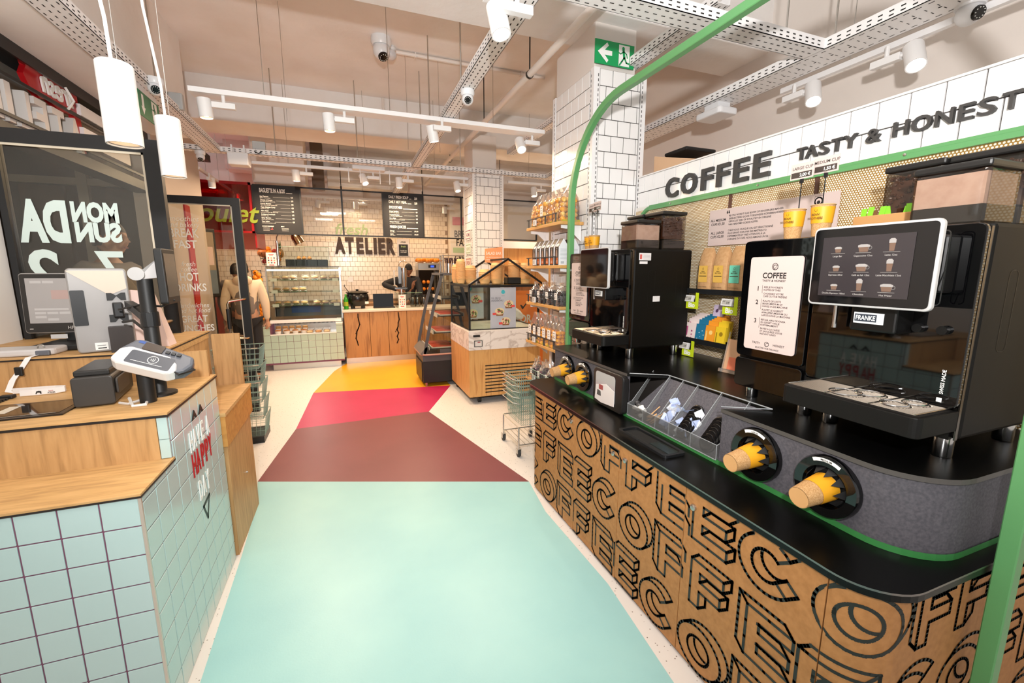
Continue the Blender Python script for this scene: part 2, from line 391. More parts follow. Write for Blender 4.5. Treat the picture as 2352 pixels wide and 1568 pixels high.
# ------------------------------------------------------------------ coffee counter
mdf = mat('mdf_brown', 'b87f49', .62, noise=(45, 'a8713d', 6)); mdfe = mat('mdf_edge', 'caa070', .7)
lam = mat('black_laminate', '070707', .28, spec=.25); lamedge = mat('laminate_edge', '4b4744', .4)
felt = mat('grey_fibre', '47454b', .75, noise=(120, '5a575d', 5))
cc = thing('coffee_counter', (1.75, 1.7, 0), 'long brown coffee counter with black top and outlined COFFEE lettering', 'counter')
X0 = 1.208
path = arc(1.30, 2.70, .092, 90, 180, 8)[:] + arc(1.338, .70, .13, 180, 270, 10) + [(2.25, .57)]
path = [(2.25, 2.792)] + path
cum = [0.]
for a, b in zip(path, path[1:]): cum.append(cum[-1] + math.hypot(b[0] - a[0], b[1] - a[1]))
UF = cum[1]                     # u where the far rounding starts
def onpath(u, out=0):
    u = max(0, min(u, cum[-1] - 1e-6))
    for i in range(len(cum) - 1):
        if u <= cum[i + 1] or i == len(cum) - 2:
            t = (u - cum[i]) / (cum[i + 1] - cum[i]); a, b = path[i], path[i + 1]
            dx, dy = (b[0] - a[0]), (b[1] - a[1]); l = math.hypot(dx, dy)
            return (a[0] + dx * t + dy / l * out, a[1] + dy * t - dx / l * out)
uY = lambda y: cum[9] + (2.70 - y)        # u on the straight front
# inner carcass
M().box(1.26, .63, .02, 2.24, 2.74, .74).build('carcass', mat('carcass_dark', '2a2420', .8), cc)
ZB, ZT_ = .018, .752
seams = [UF * .999, uY(2.133), uY(1.684), uY(1.235), uY(.690), cum[-1]]
cuts = []
for a, b in zip(seams, seams[1:]): cuts.append((a + .0018, b - .0018))
doors = []
for i, (a, b) in enumerate(cuts):
    m = M(); us = sorted(set([a, b] + [c for c in cum if a < c < b])); n = len(us)
    vs = [(*onpath(u, .0), z) for z in (ZB, ZT_) for u in us] + [(*onpath(u, -.018), z) for z in (ZB, ZT_) for u in us]
    fs = []
    for k in range(n - 1):
        fs += [(k, k + 1, n + k + 1, n + k), (2 * n + k + 1, 2 * n + k, 3 * n + k, 3 * n + k + 1), (n + k, n + k + 1, 3 * n + k + 1, 3 * n + k), (k + 1, k, 2 * n + k, 2 * n + k + 1)]
    fs += [(0, n, 3 * n, 2 * n), (n - 1, 3 * n - 1, 4 * n - 1, 2 * n - 1)]
    m.add(vs, fs)
    doors.append(m.build('door' if i < 4 else 'end_panel', mdf, cc))
# far end closing panel
M().box(2.0, 2.774, .02, 2.25, 2.792, .75).build('end_panel', mdf, cc)
# outlined isometric letters COFFEE, stroked along the developed front
def poly_letter(ch, w, h):
    t = w * .30
    if ch == 'E':
        s = h * .215; g = (h - 3 * s) / 2
        return [[(0, 0), (w, 0), (w, s), (t, s), (t, s + g), (w * .95, s + g), (w * .95, 2 * s + g), (t, 2 * s + g), (t, h - s), (w, h - s), (w, h), (0, h)]]
    if ch == 'F':
        s = h * .22; g = h * .19
        return [[(0, 0), (t, 0), (t, h - 2 * s - g), (w * .93, h - 2 * s - g), (w * .93, h - s - g), (t, h - s - g), (t, h - s), (w, h - s), (w, h), (0, h)]]
    if ch == 'O':
        o = [(w / 2 + w / 2 * cos(a), h / 2 + h / 2 * sin(a)) for a in [2 * pi * i / 32 for i in range(32)]]
        q = [(w / 2 + w * .25 * cos(-a), h / 2 + h * .27 * sin(-a)) for a in [2 * pi * i / 28 for i in range(28)]]
        return [o, q]
    if ch == 'C':
        a0, a1 = radians(42), radians(318)
        o = [(w / 2 + w / 2 * cos(a0 + (a1 - a0) * i / 24), h / 2 + h / 2 * sin(a0 + (a1 - a0) * i / 24)) for i in range(25)]
        q = [(w / 2 + w * .25 * cos(a1 + (a0 - a1) * i / 20), h / 2 + h * .27 * sin(a1 + (a0 - a1) * i / 20)) for i in range(21)]
        return [o + q]
def inside(pt, loops):
    c = False
    for lp in loops:
        for (x1, y1), (x2, y2) in zip(lp, lp[1:] + lp[:1]):
            if (y1 > pt[1]) != (y2 > pt[1]) and pt[0] < (x2 - x1) * (pt[1] - y1) / (y2 - y1) + x1: c = not c
    return c
segs = []
def seg(a, b): segs.append((a, b))
def letter(ch, u0, v0, w, h, d=(.034, .032)):
    loops = poly_letter(ch, w, h)
    for lp in loops:
        n = len(lp); ext = []
        for i in range(n):
            (x1, y1), (x2, y2) = lp[i], lp[(i + 1) % n]
            seg((u0 + x1, v0 + y1), (u0 + x2, v0 + y2))
            nx, ny = (y2 - y1), -(x2 - x1)           # outward for counter-clockwise
            ext.append(nx * d[0] + ny * d[1] > 1e-6)
        def clipped(a, b, k):
            for j in range(k):
                p = (a[0] + (b[0] - a[0]) * j / k, a[1] + (b[1] - a[1]) * j / k); q = (a[0] + (b[0] - a[0]) * (j + 1) / k, a[1] + (b[1] - a[1]) * (j + 1) / k)
                if not inside(((p[0] + q[0]) / 2, (p[1] + q[1]) / 2), loops): seg((u0 + p[0], v0 + p[1]), (u0 + q[0], v0 + q[1]))
        big = n > 16
        for i in range(n):
            a, b = lp[i], lp[(i + 1) % n]
            A = (a[0] + d[0], a[1] + d[1]); B = (b[0] + d[0], b[1] + d[1])
            if ext[i]: clipped(A, B, 1 if big else 8)
            if (ext[i] or ext[i - 1]) and (not big or ext[i] != ext[i - 1] or (ch == 'C' and i in (0, 24, 25, 45))): clipped(a, A, 4)
word = 'COFFEE'; LW = {'C': .205, 'O': .22, 'F': .155, 'E': .165}; gap = .062
ADV = {'C': .255, 'O': .265, 'F': .222, 'E': .212}
for z0, y0_, start in ((.565, 2.79, 4), (.293, 2.79, 2), (.022, 2.87, 0)):
    u = uY(y0_); k = start
    while u < cum[-1] - .02:
        ch = word[k % 6]; letter(ch, u + (.032 if k % 6 in (2, 4) else 0), z0, LW[ch], .19, (-.032, .030) if k % 6 in (2, 4) else (.034, .032)); u += ADV[ch]; k += 1
art = [M() for _ in cuts]; wd = .0105
for a, b in segs:
    L_ = math.hypot(b[0] - a[0], b[1] - a[1]); k = max(1, int(L_ / (.012 if max(a[0], b[0]) > uY(.72) or min(a[0], b[0]) < uY(2.69) else .06)))
    for j in range(k):
        p = [a[0] + (b[0] - a[0]) * j / k, a[1] + (b[1] - a[1]) * j / k]; q = [a[0] + (b[0] - a[0]) * (j + 1) / k, a[1] + (b[1] - a[1]) * (j + 1) / k]
        if max(p[1], q[1]) > ZT_ - .004 or min(p[1], q[1]) < ZB + .004: continue
        mu = (p[0] + q[0]) / 2
        for i, (c0, c1_) in enumerate(cuts):
            if c0 <= mu < c1_:
                l = math.hypot(q[0] - p[0], q[1] - p[1])
                if l < 1e-6: break
                tx, ty = (q[0] - p[0]) / l * wd / 2, (q[1] - p[1]) / l * wd / 2
                P2 = [(p[0] - tx + ty, p[1] - ty - tx), (q[0] + tx + ty, q[1] + ty - tx), (q[0] + tx - ty, q[1] + ty + tx), (p[0] - tx - ty, p[1] - ty + tx)]
                P2 = [(min(max(x, c0), c1_), y) for x, y in P2]
                art[i].add([(*onpath(x, .0014), y) for x, y in P2], [(0, 1, 2, 3)])
                break
for i, m in enumerate(art):
    if m.v: m.build('printed_lettering', mat('print_green_black', '1f2420', .6), doors[i])
# locks
for i, (yy, zz) in ((0, (2.175, .705)), (1, (1.735, .685)), (2, (1.635, .69)), (2, (1.19, .69))):
    d_ = doors[[j for j in range(5) if cuts[j][0] < uY(yy) < cuts[j][1]][0]]
    M().lathe([(0, .011), (.009, .011), (.013, .008), (.014, .0)], (X0, yy, zz), 14, (-1, 0, 0)).rect(XN(X0 - .0112, yy, zz), -.0015, -.006, .0015, .006, .0005).build('lock', steel, d_, smooth=True)

# lower worktop
def slab(outline, z0, z1, name, m, parent, edge=None):
    o = M().poly(ZP(0, 0, 0), outline, z0, z1).build(name, m, parent)
    return o
low = [(2.243, 2.905), (1.36, 2.905)] + arc(1.33, 2.775, .13, 90, 180, 8) + arc(1.345, .69, .147, 180, 270, 10) + [(2.243, .543)]
slab(low[::-1], .757, .782, 'lower_worktop', lam, cc)
eb = M(); eb.strip([(x, y) for x, y in [(1.36, 2.9058)] + arc(1.33, 2.775, .1308, 90, 180, 8) + arc(1.345, .69, .1478, 180, 270, 10) + [(2.243, .5422)]], .7765, .7825)
eb.build('worktop_edge', mat('edge_aluminium', '8f8b88', .3, 1), cc)
# riser (grey fibre board) with the opening for the organiser
RX = 1.43
rp_far = [(2.25, 2.88)] + arc(RX + .03, 2.85, .03, 90, 180, 4) + [(RX, 1.945)]
rp_near = [(RX, 1.295)] + arc(1.60, .76, .17, 180, 270, 10) + [(2.243, .59)]
for nm, pth in (('riser_far', rp_far), ('riser_near', rp_near)):
    M().strip(pth, .79, 1.018).build('riser', felt, cc, solid=.012)
g = M().strip([(x - (.004 if x < 1.7 else 0), y - (.004 if y < .8 else 0)) for x, y in rp_far], .7825, .803)
g.strip([(1.426, 1.945), (1.426, 1.295)], .7825, .803).strip([(x - (.004 if x < 1.59 else 0), y - (.004 if y < .75 else 0)) for x, y in rp_near], .7825, .803)
g.build('green_strip', mat('green_strip', '387f42', .4), cc)
up = [(2.243, 2.90), (1.46, 2.90)] + arc(RX + .02, 2.86, .035, 90, 180, 4) + [(RX - .008, 1.945), (1.60, 1.82), (1.60, 1.20), (RX - .008, 1.295)] + arc(1.60, .76, .178, 180, 270, 10) + [(2.243, .582)]
slab(up[::-1], 1.018, 1.031, 'upper_worktop', lam, cc)
M().strip([(1.46, 2.9005)] + arc(RX + .02, 2.86, .0355, 90, 180, 4) + [(RX - .0085, 1.945)], 1.016, 1.0315).build('worktop_edge', lamedge, cc)
M().strip([(RX - .0085, 1.295)] + arc(1.60, .76, .1785, 180, 270, 10) + [(2.243, .5815)], 1.016, 1.0315).build('worktop_edge', lamedge, cc)
# dark lining of the opening
M().add([(1.435, 1.945, .80), (1.435, 1.295, .80), (1.60, 1.20, 1.02), (1.60, 1.82, 1.02)], [(0, 1, 2, 3)]).build('organiser_lining', felt, cc)
M().box(1.62, .66, .76, 2.243, 2.85, 1.016).build('plinth_box', mat('carcass_dark', '2a2420', .8), cc)
# waste chute frame sunk in the lower worktop
wc = M(); fr = ZP(0, 0, .782)
o_ = rrect(1.255, 1.42, 1.375, 1.78, .02); i_ = rrect(1.268, 1.435, 1.362, 1.765, .018)
n = len(o_); wc.add([fr.p(a, b, 0) for a, b in o_] + [fr.p(a, b, .012) for a, b in o_] + [fr.p(a, b, .012) for a, b in i_] + [fr.p(a, b, .002) for a, b in i_],
      [(k * n + j, k * n + (j + 1) % n, (k + 1) * n + (j + 1) % n, (k + 1) * n + j) for k in range(3) for j in range(n)])
wr = wc.build('waste_opening', blackm, cc, smooth=True)
M().poly(fr, i_, .0012).build('chute', mat('chute_black', '020202', .9), wr)
M().box(1.30, 1.45, .7832, 1.36, 1.58, .786).build('flap', mat('flap_dark', '1b2523', .2), wr)

# ------------------------------------------------------------------ back panel with perforated sheet and header
def perforated():
    m, nt, b = newmat('perforated'); N = nt.nodes.new; L = nt.links.new
    tc = N('ShaderNodeTexCoord'); sep = N('ShaderNodeSeparateXYZ'); L(tc.outputs['Object'], sep.inputs[0])
    def mth(op, a, b_=None):
        n = N('ShaderNodeMath'); n.operation = op
        for i, q in enumerate((a, b_)):
            if q is None: continue
            if isinstance(q, (int, float)): n.inputs[i].default_value = q
            else: L(q, n.inputs[i])
        return n.outputs[0]
    P = .0118; S = 1.732
    y = mth('DIVIDE', sep.outputs[1], P); z = mth('DIVIDE', sep.outputs[2], P)
    def cell(oy, oz):
        a = mth('SUBTRACT', mth('FRACT', mth('ADD', y, 50 + oy)), .5)
        c = mth('MULTIPLY', mth('SUBTRACT', mth('FRACT', mth('DIVIDE', mth('ADD', z, 86.6 + oz), S)), .5), S)
        return mth('SQRT', mth('ADD', mth('MULTIPLY', a, a), mth('MULTIPLY', c, c)))
    d = mth('MINIMUM', cell(0, 0), cell(.5, S / 2)); hole = mth('LESS_THAN', d, .33)
    mx = N('ShaderNodeMix'); mx.data_type = 'RGBA'; L(hole, mx.inputs[0]); mx.inputs[6].default_value = lin('a9823f'); mx.inputs[7].default_value = lin('fbf3df')
    L(mx.outputs[2], b.inputs['Base Color']); inv = mth('SUBTRACT', 1, hole)
    L(mth('MULTIPLY', inv, .35), b.inputs['Metallic']); b.inputs['Roughness'].default_value = .42
    return m
bp = thing('coffee_back_panel', (2.3, 1.8, 0), 'tall back panel with gold perforated sheet and white tiled COFFEE header', 'sign panel')
M().box(2.25, .3, .0, 2.33, 3.055, 2.10).build('board', mat('panel_white', 'e8e4de', .6), bp)
M().box(2.244, .3, 1.03, 2.25, 3.05, 2.07).build('perforated_sheet', perforated(), bp)
M().box(2.262, .3, 2.09, 2.33, 3.055, 2.335).build('header_board', cgrout, bp)
th_ = .119
for rz, (z0, off) in enumerate(((2.096, .02), (2.096 + th_, .078))):
    y = 3.05; b_ = y - off
    while y > .32:
        b_ = max(b_, .32)
        M().fbox(XN(2.262, y, z0), 0.0026, .0026, 0, y - b_ - .0026, th_ - .0026, .009).build('tile', ctile, bp, bevel=.001, bseg=1)
        y = b_; b_ -= .1165
M().box(2.248, .3, 2.333, 2.34, 3.055, 2.342).build('header_cap', white, bp)
gpts = [(.3, 2.0775), (2.86, 2.0775)] + [(2.86 + .13 * sin(radians(a)), 1.9475 + .13 * cos(radians(a))) for a in range(10, 91, 10)] + [(2.99, 1.031)]
M().tube([(2.238, y, z) for y, z in gpts], .017, 6).build('green_frame', green, bp)
M().box(2.222, .3, 2.06, 2.246, 2.86, 2.095).build('green_rail', green, bp)
for y in (2.62, 1.9, 1.2, .55): M().lathe([(0, .004), (.006, .003), (.007, 0)], (2.222, y, 2.0785), 10, (-1, 0, 0)).build('rivet', steel, bp, smooth=True)
lt = mat('letter_grey', '403e3d', .55); lts = mat('letter_side', '6f8f63', .5)
fr = XN(2.250, 2.70, 2.126)
u = 0
for ch, w_ in zip('COFFEE', (.125, .145, .095, .095, .105, .105)):
    M().text(fr, ch, u, 0, .185, fit=w_, bold=.022, ext=.02, w=0).build('letter', lt, bp); u += w_ + .034
yy0 = 1.71
frs = XN(2.250, 1.71, 2.166)
for ch, yc, w_ in (('T', 1.67, .05), ('A', 1.618, .06), ('S', 1.556, .048), ('T', 1.495, .05), ('Y', 1.436, .058), ('&', 1.339, .058), ('H', 1.237, .054), ('O', 1.165, .068), ('N', 1.092, .056), ('E', 1.027, .044), ('S', .969, .05), ('T', .906, .05)):
    M().text(frs, ch, 1.71 - yc, 0, .084, fit=w_, bold=.012, align='C', ext=.018, w=0).build('letter', lt, bp)
# brown uprights over the sheet
for y in (2.10, 1.57):
    M().box(2.232, y - .008, 1.95, 2.244, y + .008, 2.09).build('upright', mat('brown_upright', '5a3a30', .5), bp)

# info sign
si = thing('info_sign', (2.225, 1.84, 1.75), 'wide pinkish white sign with quotation and cup prices on the perforated panel', 'sign')
pk = mat('pink_paper', 'cdb9b3', .7)
fr = XN(2.232, 2.245, 1.755)
M().poly(fr, rrect(0, 0, .80, .222, .006), 0, .005).build('sheet', pk, si)
t = M(); W_ = .0055
for s_, v in (('ALL MEDIUM', .150), ('CUPS €1,50', .126), ('ALL LARGE', .072), ('CUPS €2,00', .048)): t.text(fr, s_, .072, v, .021, bold=.02, align='C', w=W_)
t.text(fr, '“', .135, .165, .06, bold=.03, w=W_).text(fr, '”', .535, .03, .06, bold=.03, w=W_)
for i, s_ in enumerate(('BIJ ONS WORDT ELKE BOON OP EEN EERLIJKE MANIER', 'GESELECTEERD DOOR TOEGEWIJDE KOFFIEBRANDERS', 'GEFOCUST ZIJN OP KWALITEIT EN ORIGINE', 'VAN VERDOMD GOEDE KOFFIE.', '', 'CHEZ NOUS, CHAQUE CRU EST SÉLECTIONNÉ', 'PLUS GRAND SOIN PAR DES MAÎTRES-TO', 'EXPÉRIMENTÉS ET TRÈS ATTENTIFS À LA', "L'ORIGINE DU CAFÉ. NOUS AIMONS UN SA")):
    t.text(fr, s_, .155, .172 - i * .0178, .0145, bold=.018, w=W_)
t.ring(fr, .70, .185, .018, .006, W_).disc(fr, .70, .18, .009, W_).stroke(fr, [(.68, .16), (.72, .16), (.72, .21), (.68, .21), (.68, .16)], .0015, W_).text(fr, 'FAIRTRADE', .70, .152, .006, align='C', w=W_)
t.build('print', ink, si)

# price flags on wire stalks, held in the cups on the machines
def flag(loc, l1, l2, label, s=1):
    q = thing('price_flag', loc, label, 'price flag', 'price flags in the paper cups'); x, y, z = loc
    M().cyl((x, y, z), (x, y, z + .20 * s), .0022, n=6).build('stalk', blackm, q)
    M().box(x - .004, y - .006, z + .175 * s, x + .004, y + .006, z + .205 * s).build('clip', blackm, q)
    f = XN(x - .003, y + .048, z + .19 * s)
    M().poly(f, [(0, 0), (.096, 0), (.096, .062), (0, .062)], -.001, .001).build('card', pk, q)
    M().rect(f, .004, .006, .09, .028, .0014).text(f, l1, .05, .038, .0165, align='C', bold=.01, w=.0014).build('print', mat('dark_brown_ink', '40352f', .7), q)
    M().text(f, l2, .062, .0105, .017, align='C', bold=.02, w=.0018).build('price_print', whiteink, q)
    return q

# paper cups
cork = mat('cork', 'c89f6d', .8, noise=(260, 'a97c4a', 2)); yel = mat('cup_yellow', 'e3a01d', .5); tan = mat('cup_tan', 'd9a56c', .6)
def make_cup(loc, label, group, r=.036, h=.1, rim=True):
    q = thing('paper_cup', loc, label, 'paper cup', group); z = Vector(loc)
    M().lathe([(0, .002), (r * .74, .0), (r, h), (r * .965, h), (r * .71, .006)], z, 24).build('body', cork, q, smooth=True)
    M().lathe([(r * .86 + .0008, h * .42), (r * .985 + .0008, h * .93)], z, 24).build('sleeve', yel, q, smooth=True)
    M().lathe([(r, h - .002), (r + .0025, h), (r, h + .0025), (r - .003, h)], z, 24).build('rim', mat('cup_rim', 'cfa878', .6), q, smooth=True)
    fr_ = XN(z.x - r * .95, z.y, z.z)
    M().text(fr_, 'BEAN', -.0, h * .66, .012, bold=.02, align='C', w=.001).text(fr_, 'BROTHERS', 0, h * .54, .012, bold=.02, align='C', w=.001).ring(fr_, 0, h * .83, .005, .0012, .001, 12).build('print', mat('brown_print', '5c4310', .7), q)
    return q
# ------------------------------------------------------------------ coffee machine (near one measured, far one copied)
body = mat('machine_body', '0e0c09', .5, spec=.2); dark = mat('machine_dark', '0c0b0b', .38, spec=.35); screenm = mat('screen_glass', '0a0a0c', .06, coat=.3)
powder = mat('powder', 'd0b5a9', .85, noise=(30, 'c4a699', 4)); smoke = glass('smoked_glass', 'e6e0d8', .06)
def lettering_plate(fr, par):
    t = M(); w = .0045
    t.ring(fr, .115, .352, .013, .0022, w).ring(fr, .118, .349, .010, .0016, w).ring(fr, .113, .352, .007, .0016, w)
    t.text(fr, 'COFFEE', .115, .305, .032, bold=.025, align='C', w=w, fit=.105).text(fr, 'TASTY & HONEST', .115, .291, .0115, bold=.02, align='C', w=w, fit=.105)
    y = .264
    for n, l1, l2 in (('1', ('KIES JE FAVORIETE', 'KOFFIE OF THEE'), ('CHOISISSEZ VOTRE', 'CAFÉ OU THÉ PRÉFÉRÉ')),
                      ('2', ('PLAATS DE JUISTE', 'BEKER (MEDIUM OF', 'LARGE) IN DE MACHINE'), ('PLACEZ LE GOBELET', 'APPROPRIÉ (MÉDIUM OU', 'LARGE) DANS LA MACHINE')),
                      ('3', ('BETAAL AAN DE KASSA', 'EN GENIET VAN JE', 'KOFFIEMOMENT!'), ('PAYEZ A LA CAISSE', 'ET SAVOUREZ VOTRE', 'INSTANT CAFÉ !'))):
        t.text(fr, n, .04, y - .012, .026, bold=.02, w=w)
        t.rect(fr, .066, y - .0108 * len(l1), .0674, y + .012, w)
        for s in l1: t.text(fr, s, .073, y, .0104, bold=.012, w=w); y -= .0110
        y -= .0045
        for s in l2: t.text(fr, s, .073, y, .0104, bold=.012, w=w); y -= .0110
        y -= .0085
    t.text(fr, 'TASTY', .06, .026, .013, bold=.01, align='C', w=w).text(fr, 'HONEST', .165, .026, .013, bold=.01, align='C', w=w).ring(fr, .11, .03, .0095, .002, w).ring(fr, .113, .028, .007, .0014, w)
    t.text(fr, 'SELECTED FOR DELHAIZE', .112, .008, .0095, bold=.01, align='C', w=w)
    t.build('print', ink, par)
def make_machine():
    q = thing('coffee_machine', (1.87, .88, 1.031), 'large black coffee machine nearest the camera with a lit drinks menu screen', 'coffee machine', 'coffee machines on the counter')
    z0 = 1.031
    b = M().box(1.665, .66, 1.10, 2.12, 1.115, 1.73).build('body', body, q, bevel=.012)
    for y, x0, x1 in ((.6597, 1.78, 1.83), (.6597, 2.0, 2.05)):
        f = YN(x0, y, 1.36)
        M().stroke(f, rrect(0, 0, .05, .24, .018) + [rrect(0, 0, .05, .24, .018)[0]], .0022, .0004).build('side_recess', dark, b)
    # glossy front
    M().poly(XN(1.655, 1.115, 1.195), rrect(0, 0, .45, .535, .02), 0, .017).build('front_panel', gloss, q, bevel=.003)
    M().box(1.655, .664, 1.10, 1.668, .668, 1.72).build('chrome_edge', mat('dark_chrome', '6d6660', .2, 1), q)
    M().box(1.645, .675, 1.10, 1.665, 1.112, 1.19).build('lower_front', dark, q)
    # side module with two doors
    M().box(1.662, 1.122, 1.10, 2.05, 1.44, 1.725).build('side_module', dark, q, bevel=.008)
    for v0, v1 in ((1.225, 1.722), (1.085, 1.215)): M().poly(XN(1.655, 1.438, 0), rrect(0.002, v0, .312, v1, .018), 0, .018).build('module_door', gloss, q, bevel=.003)
    fr = XN(1.634, 1.393, 1.262)
    pl = M().poly(fr, rrect(0, 0, .232, .392, .012), 0, .004).build('instruction_plate', pk, q)
    lettering_plate(fr, pl)
    # screen on its neck
    fr = XN(1.525, 1.046, 1.484)
    M().poly(fr, rrect(0, 0, .346, .256, .016), 0, .018).build('screen_frame', mat('screen_white', 'b9b7b6', .3), q, bevel=.004)
    sc = M().poly(fr, rrect(.007, .007, .339, .249, .012), .018, .0195).build('screen', screenm, q)
    M().fbox(fr, .045, .04, -.055, .31, .225, 0).build('screen_housing', dark, q, bevel=.01)
    M().fbox(fr, .20, .05, -.115, .33, .215, -.055).build('neck', dark, q, bevel=.008)
    M().stroke(XN(1.578, .745, 1.5), rrect(0, 0, .03, .21, .01) + [(.03, .1)], .003, .0).build('housing_trim', chrome, q)
    # spout, badge, steam tube
    M().box(1.555, .80, 1.405, 1.65, .93, 1.487).build('spout', dark, q, bevel=.006)
    f = XN(1.5549, .918, 1.43)
    bd = M().poly(f, [(0, 0), (.085, 0), (.085, .035), (0, .035)], 0, .002).build('badge', mat('badge_white', 'e3e3e3', .4), q)
    M().rect(f, .003, .006, .066, .03, .0024).build('badge_field', mat('badge_blue', '2b3340', .5), bd)
    M().text(f, 'FRANKE', .0345, .011, .021, align='C', bold=.02, w=.003, fit=.056).build('print', whiteink, bd)
    for y in (.78, .72): M().cyl((1.62, y, 1.425), (1.645, y, 1.425), .013, n=14).build('nozzle', dark, q)
    M().cyl((1.60, 1.005, 1.40), (1.60, 1.005, 1.487), .0075, n=12).build('steam_tube', chrome, q, smooth=True)
    # drip tray with wire grid
    tr = rrect(1.462, .665, 1.68, 1.075, .022)
    M().poly(ZP(0, 0, 0), tr, 1.128, 1.190).build('drip_tray', mat('tray_grey', '141312', .5, spec=.18), q, bevel=.003)
    M().box(1.62, .70, 1.190, 1.652, 1.06, 1.1915).build('tray_recess', dark, q)
    M().poly(ZP(0, 0, 1.190), rrect(1.472, .675, 1.655, 1.065, .015), .0008).build('tray_floor', mat('tray_floor', '1a1817', .5), q)
    gr = M()
    x = 1.478
    while x < 1.65: gr.tube([(x, .682, 1.1945), (x, 1.058, 1.1945)], .0013, 5); x += .0074
    for y in (.682, .80, .93, 1.058): gr.tube([(1.474, y, 1.1965), (1.652, y, 1.1965)], .0018, 5)
    gr.build('grid', mat('grid_metal', 'b5aea4', .18, 1), q, kind='stuff')
    for x, y, r in ((1.53, .90, .045), (1.585, .86, .04), (1.535, .765, .034), (1.60, .745, .03)): M().tube([(x + r * cos(2 * pi * i / 20), y + r * sin(2 * pi * i / 20), 1.2) for i in range(20)], .0022, 5, closed=True).build('cup_ring', chrome, q)
    M().tube([(1.652, .86 + .016 * cos(2 * pi * i / 16), 1.222 + .016 * sin(2 * pi * i / 16)) for i in range(16)], .0042, 6, closed=True).build('outlet_ring', steel, q)
    t = M().text(Fr((1.6375, .700, 1.215), (0, 0, 1), (0, 1, 0)), 'SWISS MADE', .02, 0, .013, bold=.02, w=.0008)
    t.rect(XN(1.637, .7, 1.21), -.013, 0, 0, .013, .0008).build('print', whiteink, q)
    # feet
    for x, y in ((1.695, .705), (2.05, .705), (2.05, 1.38), (1.695, 1.385), (1.68, 1.03), (1.68, 1.13)):
        M().lathe([(0, 0), (.024, 0), (.026, .004), (.026, .072), (0, .072)], (x, y, z0), 20).build('foot', chrome, q, smooth=True)
    # hoppers on top
    def hopper(x0, y0, x1, y1, z1, fill, fm, name):
        h = M().box(x0, y0, 1.73, x1, y1, z1 - .02).build(name, smoke, q, bevel=.012)
        M().box(x0 - .003, y0 - .003, z1 - .022, x1 + .003, y1 + .003, z1).build('lid', mat('hopper_lid', '1a1918', .4), h, bevel=.006)
        M().box(x0 + .005, y0 + .005, 1.732, x1 - .005, y1 - .005, 1.79).build('base', mat('hopper_base', '2a2928', .4), h)
        return h
    h = hopper(1.72, .715, 1.90, .895, 1.915, .5, powder, 'powder_hopper')
    pw = M(); n = 8
    pw.add([(1.727 + .166 * i / n, .722 + .166 * j / n, 1.885 + .008 * sin(i * .9 + 1) * cos(j * .8)) for i in range(n + 1) for j in range(n + 1)], [(i * (n + 1) + j, (i + 1) * (n + 1) + j, (i + 1) * (n + 1) + j + 1, i * (n + 1) + j + 1) for i in range(n) for j in range(n)])
    pw.strip([(1.727, .722), (1.893, .722), (1.893, .888), (1.727, .888)], 1.791, 1.882, closed=True).build('powder', powder, h)
    beanm = mat('coffee_beans', '4d2e1e', .35)
    for (x0, y0, x1, y1, z1, lo) in ((1.915, .715, 2.105, .90, 1.975, 1), (1.90, .905, 2.105, 1.08, 1.975, 1)):
        h = hopper(x0, y0, x1, y1, z1, 0, 0, 'bean_hopper')
        bn = M(); rnd = random.Random(3)
        for k in range(240):
            sd = rnd.random()
            x, y, z = rnd.uniform(x0 + .012, x1 - .012), rnd.uniform(y0 + .012, y1 - .012), rnd.uniform(1.83, z1 - .035)
            if sd < .3: y = y0 + .012
            elif sd < .55: x = x0 + .012
            else: z = z1 - .045 + rnd.uniform(-.006, .006)
            a = Matrix.Rotation(rnd.uniform(0, pi), 3, Vector((rnd.random(), rnd.random(), rnd.random() + .1)).normalized())
            bn.ball((x, y, z), .0062, 6, 4, (1.5, 1, .8), a)
        bn.box(x0 + .018, y0 + .018, 1.80, x1 - .018, y1 - .018, z1 - .055)
        bn.build('coffee_beans', beanm, h, kind='stuff', smooth=True)
    return q, sc
mach, scr = make_machine()
mach2 = dup(mach, mach.location + Vector((0, 1.6, 0)), 'black coffee machine at the far end of the counter with a dark blank screen')
# drinks menu only on the near machine's screen
fr = XN(1.505, 1.046, 1.484)
gm = M().rect(fr, .035, .032, .29, .222, .0006).build('display', mat('display_grey', '332e30', .12, emit=.05), scr)
cap = M(); icb = mat('icon_brown', '6b5345', .5, emit=.06); icw = mat('icon_white', '96918e', .5, emit=.1)
names = (('Large Bar', 'Cappuccino 12oz', 'Latte 12oz'), ('Espresso 50ml', 'Café au lait 12oz', 'Latte Macchiato 12oz'), ('Double Espresso 100ml', 'Chocolate', 'Hot Water'))
for i in range(3):
    for j in range(3):
        u, v = .085 + j * .075, .172 - i * .06
        cap.text(fr, names[i][j], u, v - .014, .0075, align='C', w=.0012, bold=.01)
        cap.rect(fr, u - .022, v - .003, u + .022, v - .0022, .0012)
        tall = (i, j) in ((0, 2), (1, 2), (2, 1))
        wide = (i, j) in ((0, 1), (1, 1), (2, 2))
        w_, h_ = (.009, .032) if tall else ((.017, .02) if wide else (.011, .016))
        ic = M(); ic.poly(fr, [(u - w_ * .7, v), (u + w_ * .7, v), (u + w_, v + h_), (u - w_, v + h_)], .0012)
        ic.cur = 1; ic.poly(fr, [(u - w_ * .98, v + h_ * .72), (u + w_ * .98, v + h_ * .72), (u + w_, v + h_), (u + w_ * .5, v + h_ * 1.16), (u - w_ * .5, v + h_ * 1.16), (u - w_, v + h_)], .0016)
        if wide: ic.ring(fr, u + w_, v + h_ * .6, .005, .0018, .0014, 12)
        ic.build('drink_icon', [icb, icw], scr)
cap.build('menu_print', mat('menu_print', 'a29d99', .5, emit=.1), scr)
